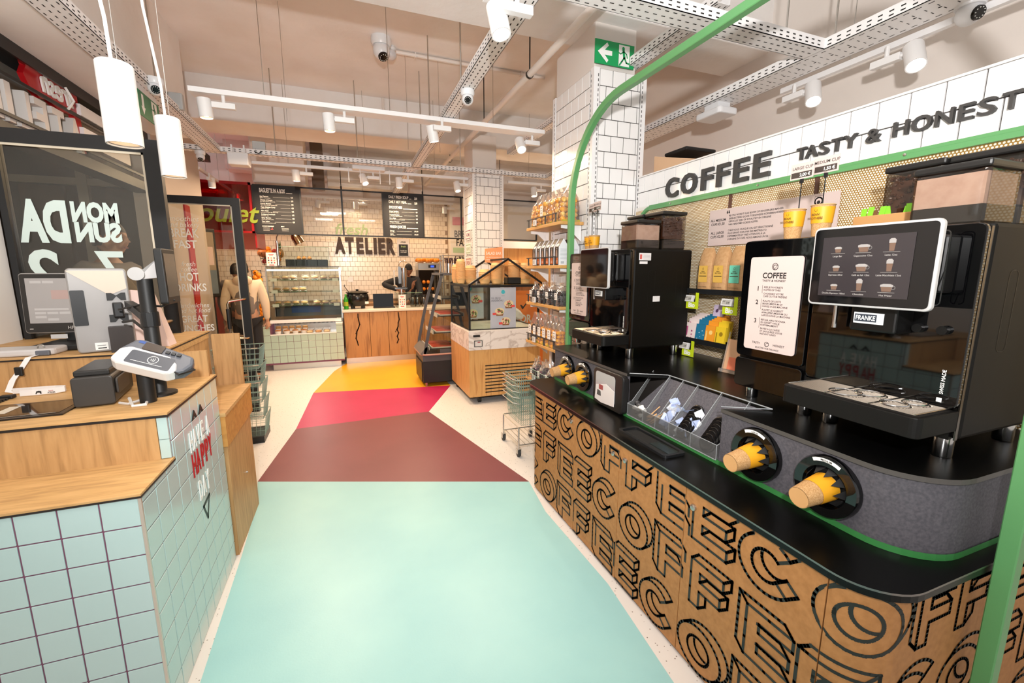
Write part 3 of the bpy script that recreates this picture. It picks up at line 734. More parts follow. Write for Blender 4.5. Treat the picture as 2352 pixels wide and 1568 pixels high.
# stickers on the far machine
f = YN(1.70, 2.2595, 1.66)
st = M().rect(f, 0, 0, .09, .045, .0008).rect(f, .005, -.022, .065, -.006, .0008).rect(YN(1.82, 2.2595, 1.40), 0, 0, .055, .035, .0008).build('sticker', mat('sticker_white', 'dcd7d5', .5), mach2)
M().rect(f, .006, .008, .022, .036, .0012).build('sticker_print', mat('sticker_red', 'c2564e', .6), mach2)
t = M()
for i in range(4): t.rect(f, .03, .008 + i * .008, .082, .0105 + i * .008, .0012)
t.build('sticker_print', mat('sticker_grey', '96908e', .6), mach2)

# cups on top of the machines with price flags
ca = make_cup((1.745, 1.305, 1.726), 'yellow and cork paper cup on the near machine, left of the pair', 'paper cups on the coffee machines', .04, .118)
cb = dup(ca, (1.745, 1.19, 1.73), 'yellow and cork paper cup on the near machine, beside the tea sachets')
cc_ = dup(ca, (1.70, 2.79, 1.728), 'yellow and cork paper cup on the far machine, right of the pair')
cd_ = dup(ca, (1.72, 2.89, 1.728), 'yellow and cork paper cup on the far machine, left of the pair')
flag((1.76, 1.30, 1.762), 'LARGE CUP', '2,00 €', 'LARGE CUP 2,00 € price flag above the near machine', 1.08)
flag((1.79, 1.225, 1.762), 'MEDIUM CUP', '1,50 €', 'MEDIUM CUP 1,50 € price flag above the near machine', 1.14)
flag((1.72, 2.79, 1.835), 'MEDIUM CUP', '1,50 €', 'MEDIUM CUP price flag above the far machine')
flag((1.74, 2.89, 1.835), 'LARGE CUP', '2,00 €', 'LARGE CUP price flag above the far machine')
# tea sachets standing in a holder on the near machine
hol = thing('sachet_holder', (1.86, 1.02, 1.73), 'small wooden holder of green tea sachets on the near machine', 'holder')
M().box(1.83, .90, 1.73, 1.89, 1.13, 1.80).build('box', mat('holder_wood', 'b98a55', .6), hol, bevel=.003)
rnd = random.Random(5)
for i in range(10):
    y = 1.12 - i * .022; hh = .085 + rnd.random() * .015; tl = rnd.uniform(-.02, .02)
    m = M().poly(XN(1.855 + rnd.uniform(-.012, .012), y, 1.735), [(-.009, 0), (.009, 0), (.009 + tl, hh), (-.009 + tl, hh)], 0, .003)
    col = [('lime', '7fd030'), ('lime', '7fd030'), ('brownsachet', '6b4a2a'), ('lime', '7fd030'), ('darkteal', '244a45')][i % 5]
    m.build('tea_sachet', mat('sachet_' + col[0], col[1], .4), None, label='tea sachet upright in the wooden holder, %s from the left' % ('first', 'second', 'third', 'fourth', 'fifth', 'sixth', 'seventh', 'eighth', 'ninth', 'tenth')[i], cat='tea sachet', group='tea sachets on the near machine')

# ------------------------------------------------------------------ cup dispensers in the riser with cups
def dispenser(y, z, label, glabel, txt, s=1.0):
    q = thing('cup_dispenser', (RX, y, z), label, 'cup dispenser', 'cup dispensers in the riser')
    c = (RX, y, z); ax = (-1, 0, 0)
    M().lathe([(.055 * s, -.004), (.102 * s, -.004), (.104 * s, .012), (.098 * s, .024), (.070 * s, .024), (.062 * s, .014), (.055 * s, -.002)], c, 32, ax).build('bezel', gloss, q, smooth=True)
    M().lathe([(0, .002), (.056 * s, .003)], c, 24, ax).build('throat', mat('throat', '0a0a0a', .6), q)
    pe = M()
    for k in range(10):
        a = 2 * pi * k / 10; a2 = a + pi / 10 * .9; a0 = a - pi / 10 * .9
        P = lambda r, t, d: (RX - d, y + r * cos(t), z + r * sin(t))
        pe.add([P(.066 * s, a0, .010), P(.066 * s, a2, .010), P(.0485 * s, a, .055)], [(0, 1, 2)])
    pe.build('petals', mat('petal_rubber', '232323', .5), q)
    f = XN(RX - .0245, y, z)
    tp = []
    for k in range(9): a = radians(62 + 56 * k / 8); tp.append((.096 * s * cos(a), .096 * s * sin(a)))
    bt = [(u * .88, v * .88) for u, v in tp][::-1]
    M().poly(f, tp[::-1] + bt[::-1], .0008).build('size_label', whiteink, q)
    M().text(f, txt, 0, .0855 * s, .0095 * s, bold=.02, align='C', w=.0014).build('print', ink, q)
    # the cup that sticks out, base first
    k = thing('paper_cup', (RX - .06, y, z), glabel, 'paper cup', 'paper cups in the dispensers')
    dv = Vector((-1, 0, -.12)).normalized(); h = .125 * s; o = Vector((RX - .012, y, z))
    M().lathe([(.0450 * s, 0), (.0335 * s, h), (.030 * s, h - .002), (0, h - .003)], o, 26, dv).build('body', cork, k, smooth=True)
    M().lathe([(.0458 * s, .002), (.0402 * s, h * .55)], o, 26, dv).build('sleeve', yel, k, smooth=True)
    M().lathe([(.0315 * s, h + .0003), (0, h - .0005)], o, 26, dv).build('base', tan, k, smooth=True)
    return q
dispenser(2.645, .905, 'black round cup dispenser at the far end of the grey riser', 'paper cup sticking out of the farthest dispenser', 'MEDIUM', .95)
dispenser(2.415, .905, 'black round cup dispenser next to the napkin dispenser', 'paper cup sticking out of the dispenser beside the napkins', 'LARGE', .95)
dispenser(1.118, .905, 'black round cup dispenser right of the acrylic organiser', 'paper cup sticking out of the dispenser beside the acrylic organiser', 'LARGE')
dispenser(.855, .905, 'black round cup dispenser nearest the camera by the rounded corner', 'paper cup sticking out of the nearest dispenser', 'MEDIUM')

# napkin dispenser
q = thing('napkin_dispenser', (1.40, 2.095, .79), 'black napkin dispenser with clear window set in the grey riser', 'dispenser')
fr = XN(RX - .0005, 2.25, .79)
M().poly(fr, rrect(0, .0, .31, .225, .028), -.01, .035).build('housing', mat('napkin_black', '1c1b1b', .3), q, bevel=.008)
M().poly(fr, rrect(.03, .035, .235, .205, .02), .0352, .037).build('window', glass('napkin_window', 'd5d5d8', .12, .35), q)
nk = M().poly(fr, [(.03, .03), (.10, .02), (.235, .03), (.235, .12), (.15, .145), (.04, .12)], .038, .041)
nk.build('napkins', mat('napkin_paper', 'ded6d2', .8), q, bevel=.001)
M().rect(fr, .075, .10, .12, .13, .0415).build('napkin_print', mat('napkin_logo', '9c4a48', .7), q)
M().poly(fr, [(.055, .06), (.10, .06), (.095, .09), (.06, .095)], .0416).build('napkin_print', mat('napkin_dark', '55504e', .7), q)

# ------------------------------------------------------------------ acrylic organiser with contents
q = thing('acrylic_organiser', (1.50, 1.62, .79), 'clear acrylic organiser of sloping compartments in the riser', 'organiser')
edge = mat('acrylic_edge', '9fa3a6', .2)
ys = [1.935, 1.80, 1.70, 1.60, 1.455, 1.305]
for y in ys:
    f = YN(0, y, 0)
    prof = [(1.425, .80), (1.425, .865), (1.455, .875), (1.59, 1.036), (1.598, 1.028), (1.44, .80)]
    M().poly(f, prof, -.0015, .0015).build('divider', acryl, q)
    M().tube([(1.425, y, .80), (1.425, y, .865), (1.455, y, .876), (1.592, y, 1.038)], .0015, 5).build('divider_edge', edge, q)
for a, b in zip(ys, ys[1:]): M().fbox(XN(1.4255, a, .80), .002, 0, 0, a - b - .002, .063, .003).build('front_pane', acryl, q)
M().tube([(1.424, 1.935, .866), (1.424, 1.305, .866)], .0016, 5).tube([(1.424, 1.935, .80), (1.424, 1.305, .80)], .0025, 5).tube([(1.595, 1.82, 1.038), (1.595, 1.20, 1.038)], .0025, 5).tube([(1.43, 1.935, 1.036), (1.595, 1.82, 1.038)], .0022, 5).tube([(1.43, 1.305, 1.036), (1.595, 1.20, 1.038)], .0022, 5).build('rim', edge, q)
rnd = random.Random(11)
# crumpled milk portions, stirrers, sugar sachets, cup lids
for i in range(14):
    x, y = rnd.uniform(1.445, 1.475), rnd.uniform(1.82, 1.915); z = .812 + rnd.random() * .05 + (x - 1.445) * .5
    a = Matrix.Rotation(rnd.uniform(0, 6), 3, Vector((rnd.random(), rnd.random(), 1)).normalized())
    m = M(); m.ball((x, y, z), .019, 7, 5, (1, .75, .6), a)
    m.build('milk_portion', mat('milk_white' if i % 3 else 'milk_grey', 'e9e6e2' if i % 3 else '4c4a4a', .4), label='small white milk portion in the left end bin of the organiser', cat='milk portion', group='milk portions in the organiser')
sm = mat('stir_wood', 'd3a878', .7)
for i in range(16):
    y = 1.71 + rnd.random() * .075; z = .806 + rnd.random() * .035
    f = Fr((1.435, y, z), (cos(.3), rnd.uniform(-.12, .12), sin(.3 + rnd.random() * .5)), (0, 1, 0))
    M().fbox(f, 0, -.003, 0, .13, .003, .0015).build('stirrer', sm, label='wooden coffee stirrer in the second bin of the organiser', cat='stirrer', group='wooden stirrers in the organiser')
for b, (y0, y1) in enumerate(((1.61, 1.69), (1.47, 1.59))):
    for i in range(15):
        t_ = rnd.random(); x = 1.445 + t_ * .075; y = rnd.uniform(y0 + .015, y1 - .015); z = .812 + t_ * .10 + rnd.uniform(0, .02)
        f = Fr((x, y, z), (rnd.uniform(-.5, .5), rnd.uniform(-1, 1), rnd.uniform(.1, 1)), (rnd.uniform(-1, 0), rnd.uniform(-.5, .5), .3))
        e2_ = (f.y - f.x * f.x.dot(f.y)).normalized(); f.y = e2_; f.n = f.x.cross(f.y)
        m = M(); k = 4
        vs = []; fs = []
        for side in (1, -1):
            o = len(vs)
            for a in range(k + 1):
                for c in range(3):
                    th = .005 * sin(pi * a / k) * (1 if c == 1 else .1) * side
                    vs.append(f.p(-.032 + .064 * a / k, -.020 + .020 * c + rnd.uniform(-.002, .002), th + (.0005 * side)))
            fs += [(o + a * 3 + c, o + (a + 1) * 3 + c, o + (a + 1) * 3 + c + 1, o + a * 3 + c + 1) for a in range(k) for c in range(2)]
        m.add(vs, fs).build('sugar_sachet', mat('sachet_blue' if i % 3 else 'sachet_white', 'b9c6e6' if i % 3 else 'eef0f6', .5), label='pale blue sugar sachet in the %s sachet bin of the organiser' % ('left' if b == 0 else 'right'), cat='sugar sachet', group='sugar sachets in the %s bin' % ('left' if b == 0 else 'right'))
lidm = mat('lid_black', '0d0d0e', .25)
for b, yc in enumerate((1.53, 1.385)):
    pass
for b, yc in enumerate((1.395,)):
    pass
def lid_stack(yc, n, lab, grp, rad):
    for i in range(n):
        o = Vector((1.45 + .0125 * i, yc, .845 + .0135 * i)); ax = Vector((-1, 0, .35)).normalized() if i else Vector((-1, 0, .35)).normalized()
        m = M().lathe([(0, .010), (rad * .55, .010), (rad * .62, .014), (rad * .82, .014), (rad * .88, .006), (rad, .004), (rad, -.004), (rad * .9, -.005)], o, 26, ax)
        if i == 0: m.text(Fr(o + ax * .0105, (0, -1, 0), Vector((.35, 0, 1)).normalized()), 'ENJOY', 0, .004, .011, align='C')
        m.build('cup_lid', lidm, smooth=True, label=lab + ', %s from the front' % ('first', 'second', 'third', 'fourth', 'fifth', 'sixth', 'last')[i], cat='cup lid', group=grp)
lid_stack(1.527, 7, 'black cup lid in the left lid bin', 'cup lids in the left bin', .038)
lid_stack(1.378, 6, 'larger black cup lid in the right lid bin', 'cup lids in the right bin', .043)
# ------------------------------------------------------------------ green arch over the counter
ga = thing('green_arch', (1.665, 1.8, 0), 'green painted square tube arch spanning the coffee counter', 'arch')
def sq_tube(pts, hw, normal_axis):
    """square tube in a plane x = const along (y,z) points"""
    m = M(); n = len(pts); vs = []
    for i, (y, z) in enumerate(pts):
        a = pts[max(i - 1, 0)]; b = pts[min(i + 1, n - 1)]
        d = Vector((0, b[0] - a[0], b[1] - a[1])).normalized(); s_ = Vector((0, -d.z, d.y))
        c = Vector((1.665, y, z))
        for e, f_ in ((-1, -1), (1, -1), (1, 1), (-1, 1)): vs.append(c + Vector((1, 0, 0)) * hw * e + s_ * hw * f_)
    fs = [(i * 4 + j, i * 4 + (j + 1) % 4, (i + 1) * 4 + (j + 1) % 4, (i + 1) * 4 + j) for i in range(n - 1) for j in range(4)]
    fs += [(0, 1, 2, 3), tuple(range(4 * n - 4, 4 * n))]
    return m.add(vs, fs)
Rr = .62; y0, y1, zt = .515, 3.085, 2.71
pts = [(y0, 0), (y0, zt - Rr)] + [(y0 + Rr - Rr * cos(radians(a)), zt - Rr + Rr * sin(radians(a))) for a in range(6, 91, 6)] + [(y1 - Rr + Rr * sin(radians(a)), zt - Rr + Rr * cos(radians(a))) for a in range(0, 91, 6)] + [(y1, 0)]
sq_tube(pts, .021, 0).build('tube', green, ga, bevel=.003, bseg=1)
for y in (y0, y1): M().box(1.62, y - .04, 0, 1.71, y + .04, .006).build('foot_plate', green, ga)

# ------------------------------------------------------------------ coffee bags and tea on the perforated sheet
def rail(y, w, z, label):
    q = thing('sheet_shelf', (2.19, y, z), label, 'shelf')
    M().box(2.10, y - w, z - .012, 2.244, y, z).build('board', blackm, q)
    M().box(2.095, y - w, z - .012, 2.101, y, z + .02).build('lip', blackm, q)
    return q
rail(2.29, .68, 1.462, 'upper black shelf on the perforated sheet holding coffee bags'); rail(2.29, .68, 1.14, 'lower black shelf on the perforated sheet holding tea boxes')
kraft = mat('kraft_bag', 'c59a6c', .7, noise=(60, 'b98c5d', 4), bump=.15, bscale=70)
def coffee_bag(y, ang, lab, lcol, label):
    q = thing('coffee_bag', (2.165, y, 1.462), label, 'coffee bag', 'coffee bags on the upper shelf'); q.rotation_euler = (0, 0, 0)
    vs = []; N_ = 9; zs = [0, .012, .09, .18, .235, .262, .278]
    hw = [.052, .056, .058, .056, .05, .045, .038]; hd = [.034, .037, .038, .034, .02, .008, .003]
    k = 12
    for z, a, d in zip(zs, hw, hd):
        for i in range(k):
            t = 2 * pi * i / k; c_, s_ = cos(t), sin(t)
            cx = math.copysign(abs(c_) ** .5, c_) * a; cy = math.copysign(abs(s_) ** .5, s_) * d
            vs.append((2.165 + cy, y + cx, 1.462 + z))
    M().add(vs, [(i * k + j, i * k + (j + 1) % k, (i + 1) * k + (j + 1) % k, (i + 1) * k + j) for i in range(len(zs) - 1) for j in range(k)] + [tuple(range(k))[::-1], tuple(range((len(zs) - 1) * k, len(zs) * k))]).build('bag', kraft, q, smooth=True)
    f = XN(2.1265, y + .036, 1.462)
    M().rect(f, 0, .062, .072, .165, .001).build('front_label', mat('baglabel_' + lab, lcol, .6), q)
    t = M().rect(f, .006, .098, .066, .103, .0016).text(f, 'BEAN', .036, .126, .0095, align='C', bold=.02, w=.0016).text(f, 'BROTHERS', .036, .116, .0095, align='C', bold=.02, w=.0016).ring(f, .036, .146, .006, .0015, .0016, 12).text(f, 'TASTY O HONEST', .036, .03, .0085, align='C', w=.0016)
    t.build('print', mat('bag_print', '4a3a20', .7), q)
    return q
coffee_bag(2.165, 0, 'yel', 'dcae50', 'kraft coffee bag with yellow label, left end of the upper shelf')
coffee_bag(2.045, 0, 'yel', 'dcae50', 'kraft coffee bag with yellow label, between two other bags')
coffee_bag(1.925, 0, 'mint', '6fc9ac', 'kraft coffee bag with mint green label partly behind the near machine')
def teabox(y, w, col, name, label, n=6, hh=.115):
    for k in range(n):
        q = thing('tea_packet', (2.125 + .018 * k, y, 1.14), None, 'tea packet'); q['label'] = label % ('front row', 'second row', 'third row', 'fourth row', 'fifth row', 'back row')[k]; q['group'] = 'tea packets ' + name
        x = 2.112 + .021 * k; z0 = 1.14 + (.0 if k == 0 else .02 + .008 * k)
        f = Fr((x, y, z0), (0, -1, 0), (.12, 0, 1))
        M().fbox(f, 0, 0, -.016, w, hh, 0).build('packet', mat('tea_' + name, col, .5), q)
        t = M()
        if name == 'blue': 
            for j in range(9): t.disc(f, .015 + (j * 37 % 60) / 1000., .02 + (j * 53 % 66) / 1000., .0025, .0008, 8)
        elif name == 'pink':
            t.rect(f, .006, .03, .02, .09, .0008)
            for j in range(5): t.disc(f, .028 + (j * 29 % 30) / 1000., .015 + (j * 47 % 70) / 1000., .006, .0008, 8)
        else: t.disc(f, w * .6, hh * .62, .014, .0008).rect(f, .008, .02, .016, .08, .0008)
        t.build('print', mat('teaprint_' + name, {'blue': 'd9eef2', 'pink': 'b4507e', 'orange': 'f6d27e', 'lemon': '9a7a10'}[name], .6), q)
teabox(2.275, .085, 'ecd9d4', 'pink', 'pink floral tea packet at the left of the lower shelf, %s')
teabox(2.185, .075, '1f7397', 'blue', 'dark blue dotted tea packet on the lower shelf, %s')
teabox(2.105, .075, 'ee9a2a', 'orange', 'orange tea packet with citrus print on the lower shelf, %s')
teabox(2.025, .075, 'e8c32a', 'lemon', 'lemon yellow tea packet beside the near machine, %s', 3)
q = thing('tea_packet', (2.2, 2.08, 1.27), 'lilac tea packet leaning above the blue packets', 'tea packet')
f = Fr((2.2, 2.14, 1.25), (0, -1, .15), (.3, .35, 1)); f.y = (f.y - f.x * f.x.dot(f.y)).normalized(); f.n = f.x.cross(f.y)
M().fbox(f, 0, 0, -.012, .08, .13, 0).build('packet', mat('tea_lilac', 'd6c3dc', .5), q); M().rect(f, .02, .02, .06, .05, .0008).disc(f, .03, .09, .012).build('print', mat('lilac_print', '5a3d5e', .6), q)
lime = mat('bio_lime', 'c3d51f', .5)
def price_tag(y, z, label):
    q = thing('price_tag', (2.075, y, z), label, 'price tag', 'price tags on the perforated sheet')
    f = Fr((2.08, y, z), (0, -1, 0), (.25, 0, 1))
    M().fbox(f, 0, 0, -.012, .08, .042, 0).build('case', mat('tag_white', 'dedcdc', .4), q)
    M().rect(f, .008, .007, .066, .035, .0006).build('display', mat('tag_display', 'b5b1a8', .5), q)
    M().text(f, '5,99', .05, .012, .018, w=.001, sx=.7, align='C', bold=.02).rect(f, .012, .028, .032, .030, .001).rect(f, .012, .022, .03, .024, .001).build('print', ink, q)
def bio_tag(y, z, label):
    q = thing('bio_sign', (2.09, y, z), label, 'sign', 'bio signs on the perforated sheet')
    f = XN(2.09, y, z)
    M().poly(f, [(0, 0), (.105, 0), (.105, .105), (.08, .105), (.08, .045), (0, .045)], -.001, .001).build('card', lime, q)
    M().text(f, 'Bio', .05, .010, .042, bold=.04, align='C', w=.0016).build('print', whiteink, q)
price_tag(2.272, 1.398, 'electronic price tag under the left coffee bag'); bio_tag(2.255, 1.352, 'lime green BIO sign under the left coffee bag')
price_tag(1.965, 1.392, 'electronic price tag under the mint labelled bag'); bio_tag(1.955, 1.34, 'lime green BIO sign under the mint labelled bag')
price_tag(2.285, 1.082, 'electronic price tag under the pink tea'); bio_tag(2.265, 1.035, 'lime green BIO sign under the pink tea')
# brochure holder on the worktop
q = thing('brochure_stand', (2.0, 1.74, 1.031), 'leaning brochure stand on the black worktop between the machines', 'stand')
f = Fr((1.95, 1.80, 1.032), (.15, -1, 0), (.25, 0, 1)); f.y = (f.y - f.x * f.x.dot(f.y)).normalized(); f.n = f.x.cross(f.y)
M().fbox(f, 0, 0, -.006, .13, .19, 0).build('backing', mat('brochure_kraft', 'c79a76', .7), q)
M().fbox(f, .0, 0, 0, .13, .02, .03).fbox(f, 0, .0, .001, .008, .23, .004).build('holder', acryl, q)
M().rect(f, .03, .02, .12, .09, .0035).build('leaflets', mat('leaflet_red', 'd2704f', .6), q)

# ------------------------------------------------------------------ shelves on the near column with bags
oak = wood('oak', 'dcaa68', 'c8924f', (1.2, 14, 14), .5, 'd39f5c')
oaky = wood('oak_y', 'dcaa68', 'c8924f', (14, 1.2, 14), .5, 'd39f5c')
SZ = (1.985, 1.64, 1.302, .932, .565); SY0, SY1, SX0 = 3.15, 3.84, 1.60
dkg = mat('rail_dark', '2b3338', .4)
names_ = ['top', 'second', 'third', 'fourth', 'lowest']
for i, z in enumerate(SZ):
    q = thing('wall_shelf', (1.71, 3.5, z), '%s oak shelf on the tiled column with a dark front rail' % names_[i], 'shelf', 'oak shelves on the column')
    M().box(SX0, SY0, z - .025, 1.815, SY1, z).build('board', oaky, q, bevel=.002, bseg=1)
    for y in (3.19, 3.80):
        M().poly(YN(0, y, 0), [(1.815, z - .155), (1.815, z - .026), (1.63, z - .026), (1.63, z - .05), (1.70, z - .055)], -.002, .002).build('bracket', wmetal, q)
    r_ = M()
    for y in (3.24, 3.44, 3.64, 3.80): r_.box(SX0 + .004, y - .012, z, SX0 + .008, y + .012, z + .068)
    r_.box(SX0 - .002, 3.22, z + .066, SX0 + .008, 3.83, z + .072)
    r_.build('front_rail', dkg, q)
    e = M().fbox(XN(SX0 - .004, 3.66, z + .005), 0, 0, 0, .06, .05, .008).build('price_tag', mat('tag_white', 'dedcdc', .4), q)
    M().rect(XN(SX0 - .012, 3.66, z + .005), .01, .01, .042, .042, .0006).build('display', mat('tag_display', 'b5b1a8', .5), e)
rnd = random.Random(21)
def make_bag(loc, w, d, h, fill, items, label, group, labcol=None, top='flare', item=.02, base=None):
    x, y, z = loc
    q = thing('food_bag', loc, label, 'food bag', group)
    g_ = (1 - fill)
    prof = [(0, 1, 1), (.06, 1.03, 1.03), (fill * .6, 1.06, 1.05), (fill, 1.0, .88)] + ([(fill + g_ * .4, .88, .52), (fill + g_ * .75, .86, .24), (1, .95, .10)] if top == 'flare' else [(fill + g_ * .35, .75, .5), (fill + g_ * .6, .5, .25), (1, .8, .2)])
    k = 14; vs = []
    for t, a, b in prof:
        for j in range(k):
            an = 2 * pi * j / k; c_, s_ = cos(an), sin(an); wob = 1 + .05 * sin(3 * an + t * 9)
            vs.append((x + math.copysign(abs(s_) ** .6, s_) * d / 2 * b * wob, y + math.copysign(abs(c_) ** .6, c_) * w / 2 * a * wob, z + .002 + t * h))
    M().add(vs, [(i * k + j, i * k + (j + 1) % k, (i + 1) * k + (j + 1) % k, (i + 1) * k + j) for i in range(len(prof) - 1) for j in range(k)] + [tuple(range(k))[::-1]]).build('wrapper', wrap, q, smooth=True)
    ms = {}
    zz = z + item * .7
    while zz < z + h * fill - item * .3:
        for a in range(max(1, int(w / (item * 1.7)))):
            for b in range(max(1, int(d / (item * 1.9)))):
                mm = rnd.choice(items); m = ms.setdefault(mm, M())
                px = x - d / 2 + item + b * item * 1.75 + rnd.uniform(-.25, .25) * item; py = y - w / 2 + item + a * item * 1.6 + rnd.uniform(-.25, .25) * item
                px = min(max(px, x - d / 2 + item * .7), x + d / 2 - item * .7); py = min(max(py, y - w / 2 + item * .7), y + w / 2 - item * .7)
                R_ = Matrix.Rotation(rnd.uniform(0, pi), 3, Vector((rnd.random(), rnd.random(), rnd.random() + .01)).normalized())
                m.ball((px, py, zz), item * rnd.uniform(.85, 1.1), 8, 5, (1.35, .85, .8), R_)
        zz += item * 1.45
    for mm, m in ms.items(): m.build('contents', mm, q, smooth=True, kind='stuff')
    if labcol:
        f = Fr((x - d / 2 * 1.08 - .003, y + w * .28, z + h * .28), (0, -1, 0), (0, 0, 1))
        M().poly(f, rrect(0, 0, w * .56, h * .3, .006), 0, .001).build('label_card', labcol, q)
        M().rect(f, w * .1, h * .08, w * .46, h * .10, .0016).rect(f, w * .1, h * .15, w * .4, h * .165, .0016).rect(f, w * .12, h * .22, w * .36, h * .25, .0016).build('print', mat('soft_print', '8b8079', .7), q)
    if base: M().box(x - d / 2 * .95, y - w / 2 * .95, z + .001, x + d / 2 * .95, y + w / 2 * .95, z + .018).build('tray', base, q)
    return q
gold = mat('pastry_gold', 'eeb04e', .5, noise=(18, 'd98c30', 3)); gold2 = mat('pastry_light', 'f6d285', .5, noise=(18, 'e5aa4c', 3)); nutb = mat('nut_brown', '4a342c', .5); nutd = mat('nut_dark', '2c2223', .4); peach = mat('apricot', 'eb9c3a', .45)
lilac = mat('dried_berry', '6a4a56', .5); lbl = mat('paper_label', 'eee9e4', .6); oli = mat('olive_tray', 'b7a83f', .5)
for i in range(6):
    make_bag((1.715, 3.225 + i * .108, SZ[0]), .10, .17, .29, .66, [gold, gold, gold2], 'clear bag of golden madeleines on the top column shelf, number %s from the near end' % ['one', 'two', 'three', 'four', 'five', 'six'][i], 'bags of madeleines on the top shelf', lbl if i == 3 else None, item=.027, base=oli)
# gable-top cartons
ctn = mat('carton_dark', '2a2220', .5); ctw = mat('carton_white', 'e6e6ea', .5); cor = mat('carton_orange', 'c9672d', .5); ccof = mat('carton_photo', 'a68877', .6)
def carton(y, x, label):
    q = thing('drink_carton', (x, y, SZ[1]), label, 'carton', 'dark cartons on the second shelf'); z = SZ[1]; w = .072; d = .09; h = .145
    vs = [(x - d / 2, y - w / 2, z), (x + d / 2, y - w / 2, z), (x + d / 2, y + w / 2, z), (x - d / 2, y + w / 2, z), (x - d / 2, y - w / 2, z + h), (x + d / 2, y - w / 2, z + h), (x + d / 2, y + w / 2, z + h), (x - d / 2, y + w / 2, z + h), (x, y - w / 2, z + h + .07), (x, y + w / 2, z + h + .07)]
    m = M(); m.cur = 1; m.add(vs, [(0, 1, 5, 4), (4, 5, 8), (2, 3, 7, 6), (6, 7, 9)]); m.cur = 0; m.add(vs, [(0, 4, 7, 3), (4, 8, 9, 7), (1, 2, 6, 5), (5, 6, 9, 8), (0, 3, 2, 1)])
    m.build('carton', [ctn, ctw], q)
    f = XN(x - d / 2, y + w / 2, z)
    M().rect(f, .012, .01, .06, .06).build('orange_panel', cor, q); M().poly(f, [(.02, .062), (.05, .062), (.05, .09), (.042, .125), (.028, .125), (.02, .09)], .0008).build('photo', ccof, q)
    g_ = Fr((x - d / 2, y + w / 2, z + h), (0, -1, 0), Vector((d / 2, 0, .07)).normalized()); M().disc(g_, .036, .02, .026, .001, 20, .015).build('oval', whiteink, q)
    M().text(f, 'café', .036, .13, .012, align='C', w=.001).rect(f, .02, .024, .052, .026, .001).rect(f, .02, .034, .052, .036, .001).build('print', whiteink, q)
    s_ = M(); fs_ = YN(x - d / 2, y - w / 2, z)
    for k in range(8): s_.rect(fs_, .015, .05 + k * .011, .075, .053 + k * .011, .0007)
    s_.rect(fs_, .02, .012, .05, .032, .0007).build('small_print', mat('small_print', 'b0b4bb', .7), q)
for i in range(6): carton(3.22 + i * .092, 1.655, 'dark gable top coffee carton in the front row, number %s from the near end' % ['one', 'two', 'three', 'four', 'five', 'six'][i])
carton(3.22, 1.755, 'gable top carton behind the front row, against the tiled column'); carton(3.312, 1.755, 'gable top carton in the back row, second from the near end')
for i in range(7):
    make_bag((1.66 + .06 * (i % 2), 3.21 + i * .088, SZ[2]), 0.092, .10, .19, .62, [nutb, nutd], '%s bag of dark chocolates from the near end, third column shelf' % ['first', 'second', 'third', 'fourth', 'fifth', 'sixth', 'seventh'][i], 'bags of dark chocolates on the third shelf', lbl, 'tie', item=.012)
for i in range(6):
    make_bag((1.67, 3.225 + i * .105, SZ[3]), .104, .12, .27, .62, [peach, gold] if i < 4 else [gold, nutb], 'bag of %s on the fourth column shelf, %s from the near end' % ('apricots' if i < 4 else 'biscuits', ['first', 'second', 'third', 'fourth', 'fifth', 'sixth'][i]), 'bags of dried fruit and biscuits on the fourth shelf', lbl, 'flare', item=.022, base=oli)
for i in range(8):
    make_bag((1.645 + .07 * (i % 2), 3.2 + i * .082, SZ[4]), .084, .085, .20, .55, [lilac, nutd], 'small bag of dried berries on the lowest shelf, %s from the near end' % ['first', 'second', 'third', 'fourth', 'fifth', 'sixth', 'seventh', 'eighth'][i], 'bags of dried berries on the lowest shelf', lbl, 'tie', item=.011)

# ------------------------------------------------------------------ basket trolley beside the column shelves
wire = mat('wire_metal', 'c9c5bd', .3, .9); gwire = mat('green_basket_wire', '9db8ad', .35, .5)
def make_basket(loc, label, group):
    q = thing('shopping_basket', loc, label, 'basket', group); x, y, z = loc
    w, d, h = .27, .38, .20; m = M(); r = .0016
    for lv, s_ in ((0, .84), (.25, .88), (.5, .92), (.75, .96), (1, 1)):
        p = [(x + sx * w / 2 * s_, y + sy * d / 2 * s_, z + h * lv) for sx, sy in ((-1, -1), (1, -1), (1, 1), (-1, 1))]
        m.tube(p, r * (2 if lv == 1 else 1), 4, closed=True)
    for k in range(13):
        t = -1 + 2 * k / 12
        for sy in (-1, 1): m.tube([(x + t * w / 2 * .84, y + sy * d / 2 * .84, z), (x + t * w / 2, y + sy * d / 2, z + h)], r, 4)
        m.tube([(x + t * w / 2 * .84, y - d / 2 * .84, z), (x + t * w / 2 * .84, y + d / 2 * .84, z)], r, 4)
    for k in range(1, 9):
        t = -1 + 2 * k / 9
        for sx in (-1, 1): m.tube([(x + sx * w / 2 * .84, y + t * d / 2 * .84, z), (x + sx * w / 2, y + t * d / 2, z + h)], r, 4)
    m.build('wire_body', gwire, q, kind='stuff')
    M().tube([(x - w / 2 - .004, y - d / 2 * .9, z + h), (x - w / 2 - .05, y - d / 2 * .7, z + h + .006), (x - w / 2 - .05, y + d / 2 * .7, z + h + .006), (x - w / 2 - .004, y + d / 2 * .9, z + h)], .004, 6).build('handle', wire, q)
    return q
tr = thing('basket_trolley', (1.44, 3.45, 0), 'low wire trolley under a stack of shopping baskets beside the coffee counter', 'trolley')
m = M()
for z_ in (.10, .26):
    m.tube([(1.30, 3.27, z_), (1.575, 3.27, z_), (1.575, 3.66, z_), (1.30, 3.66, z_)], .006, 6, closed=True)
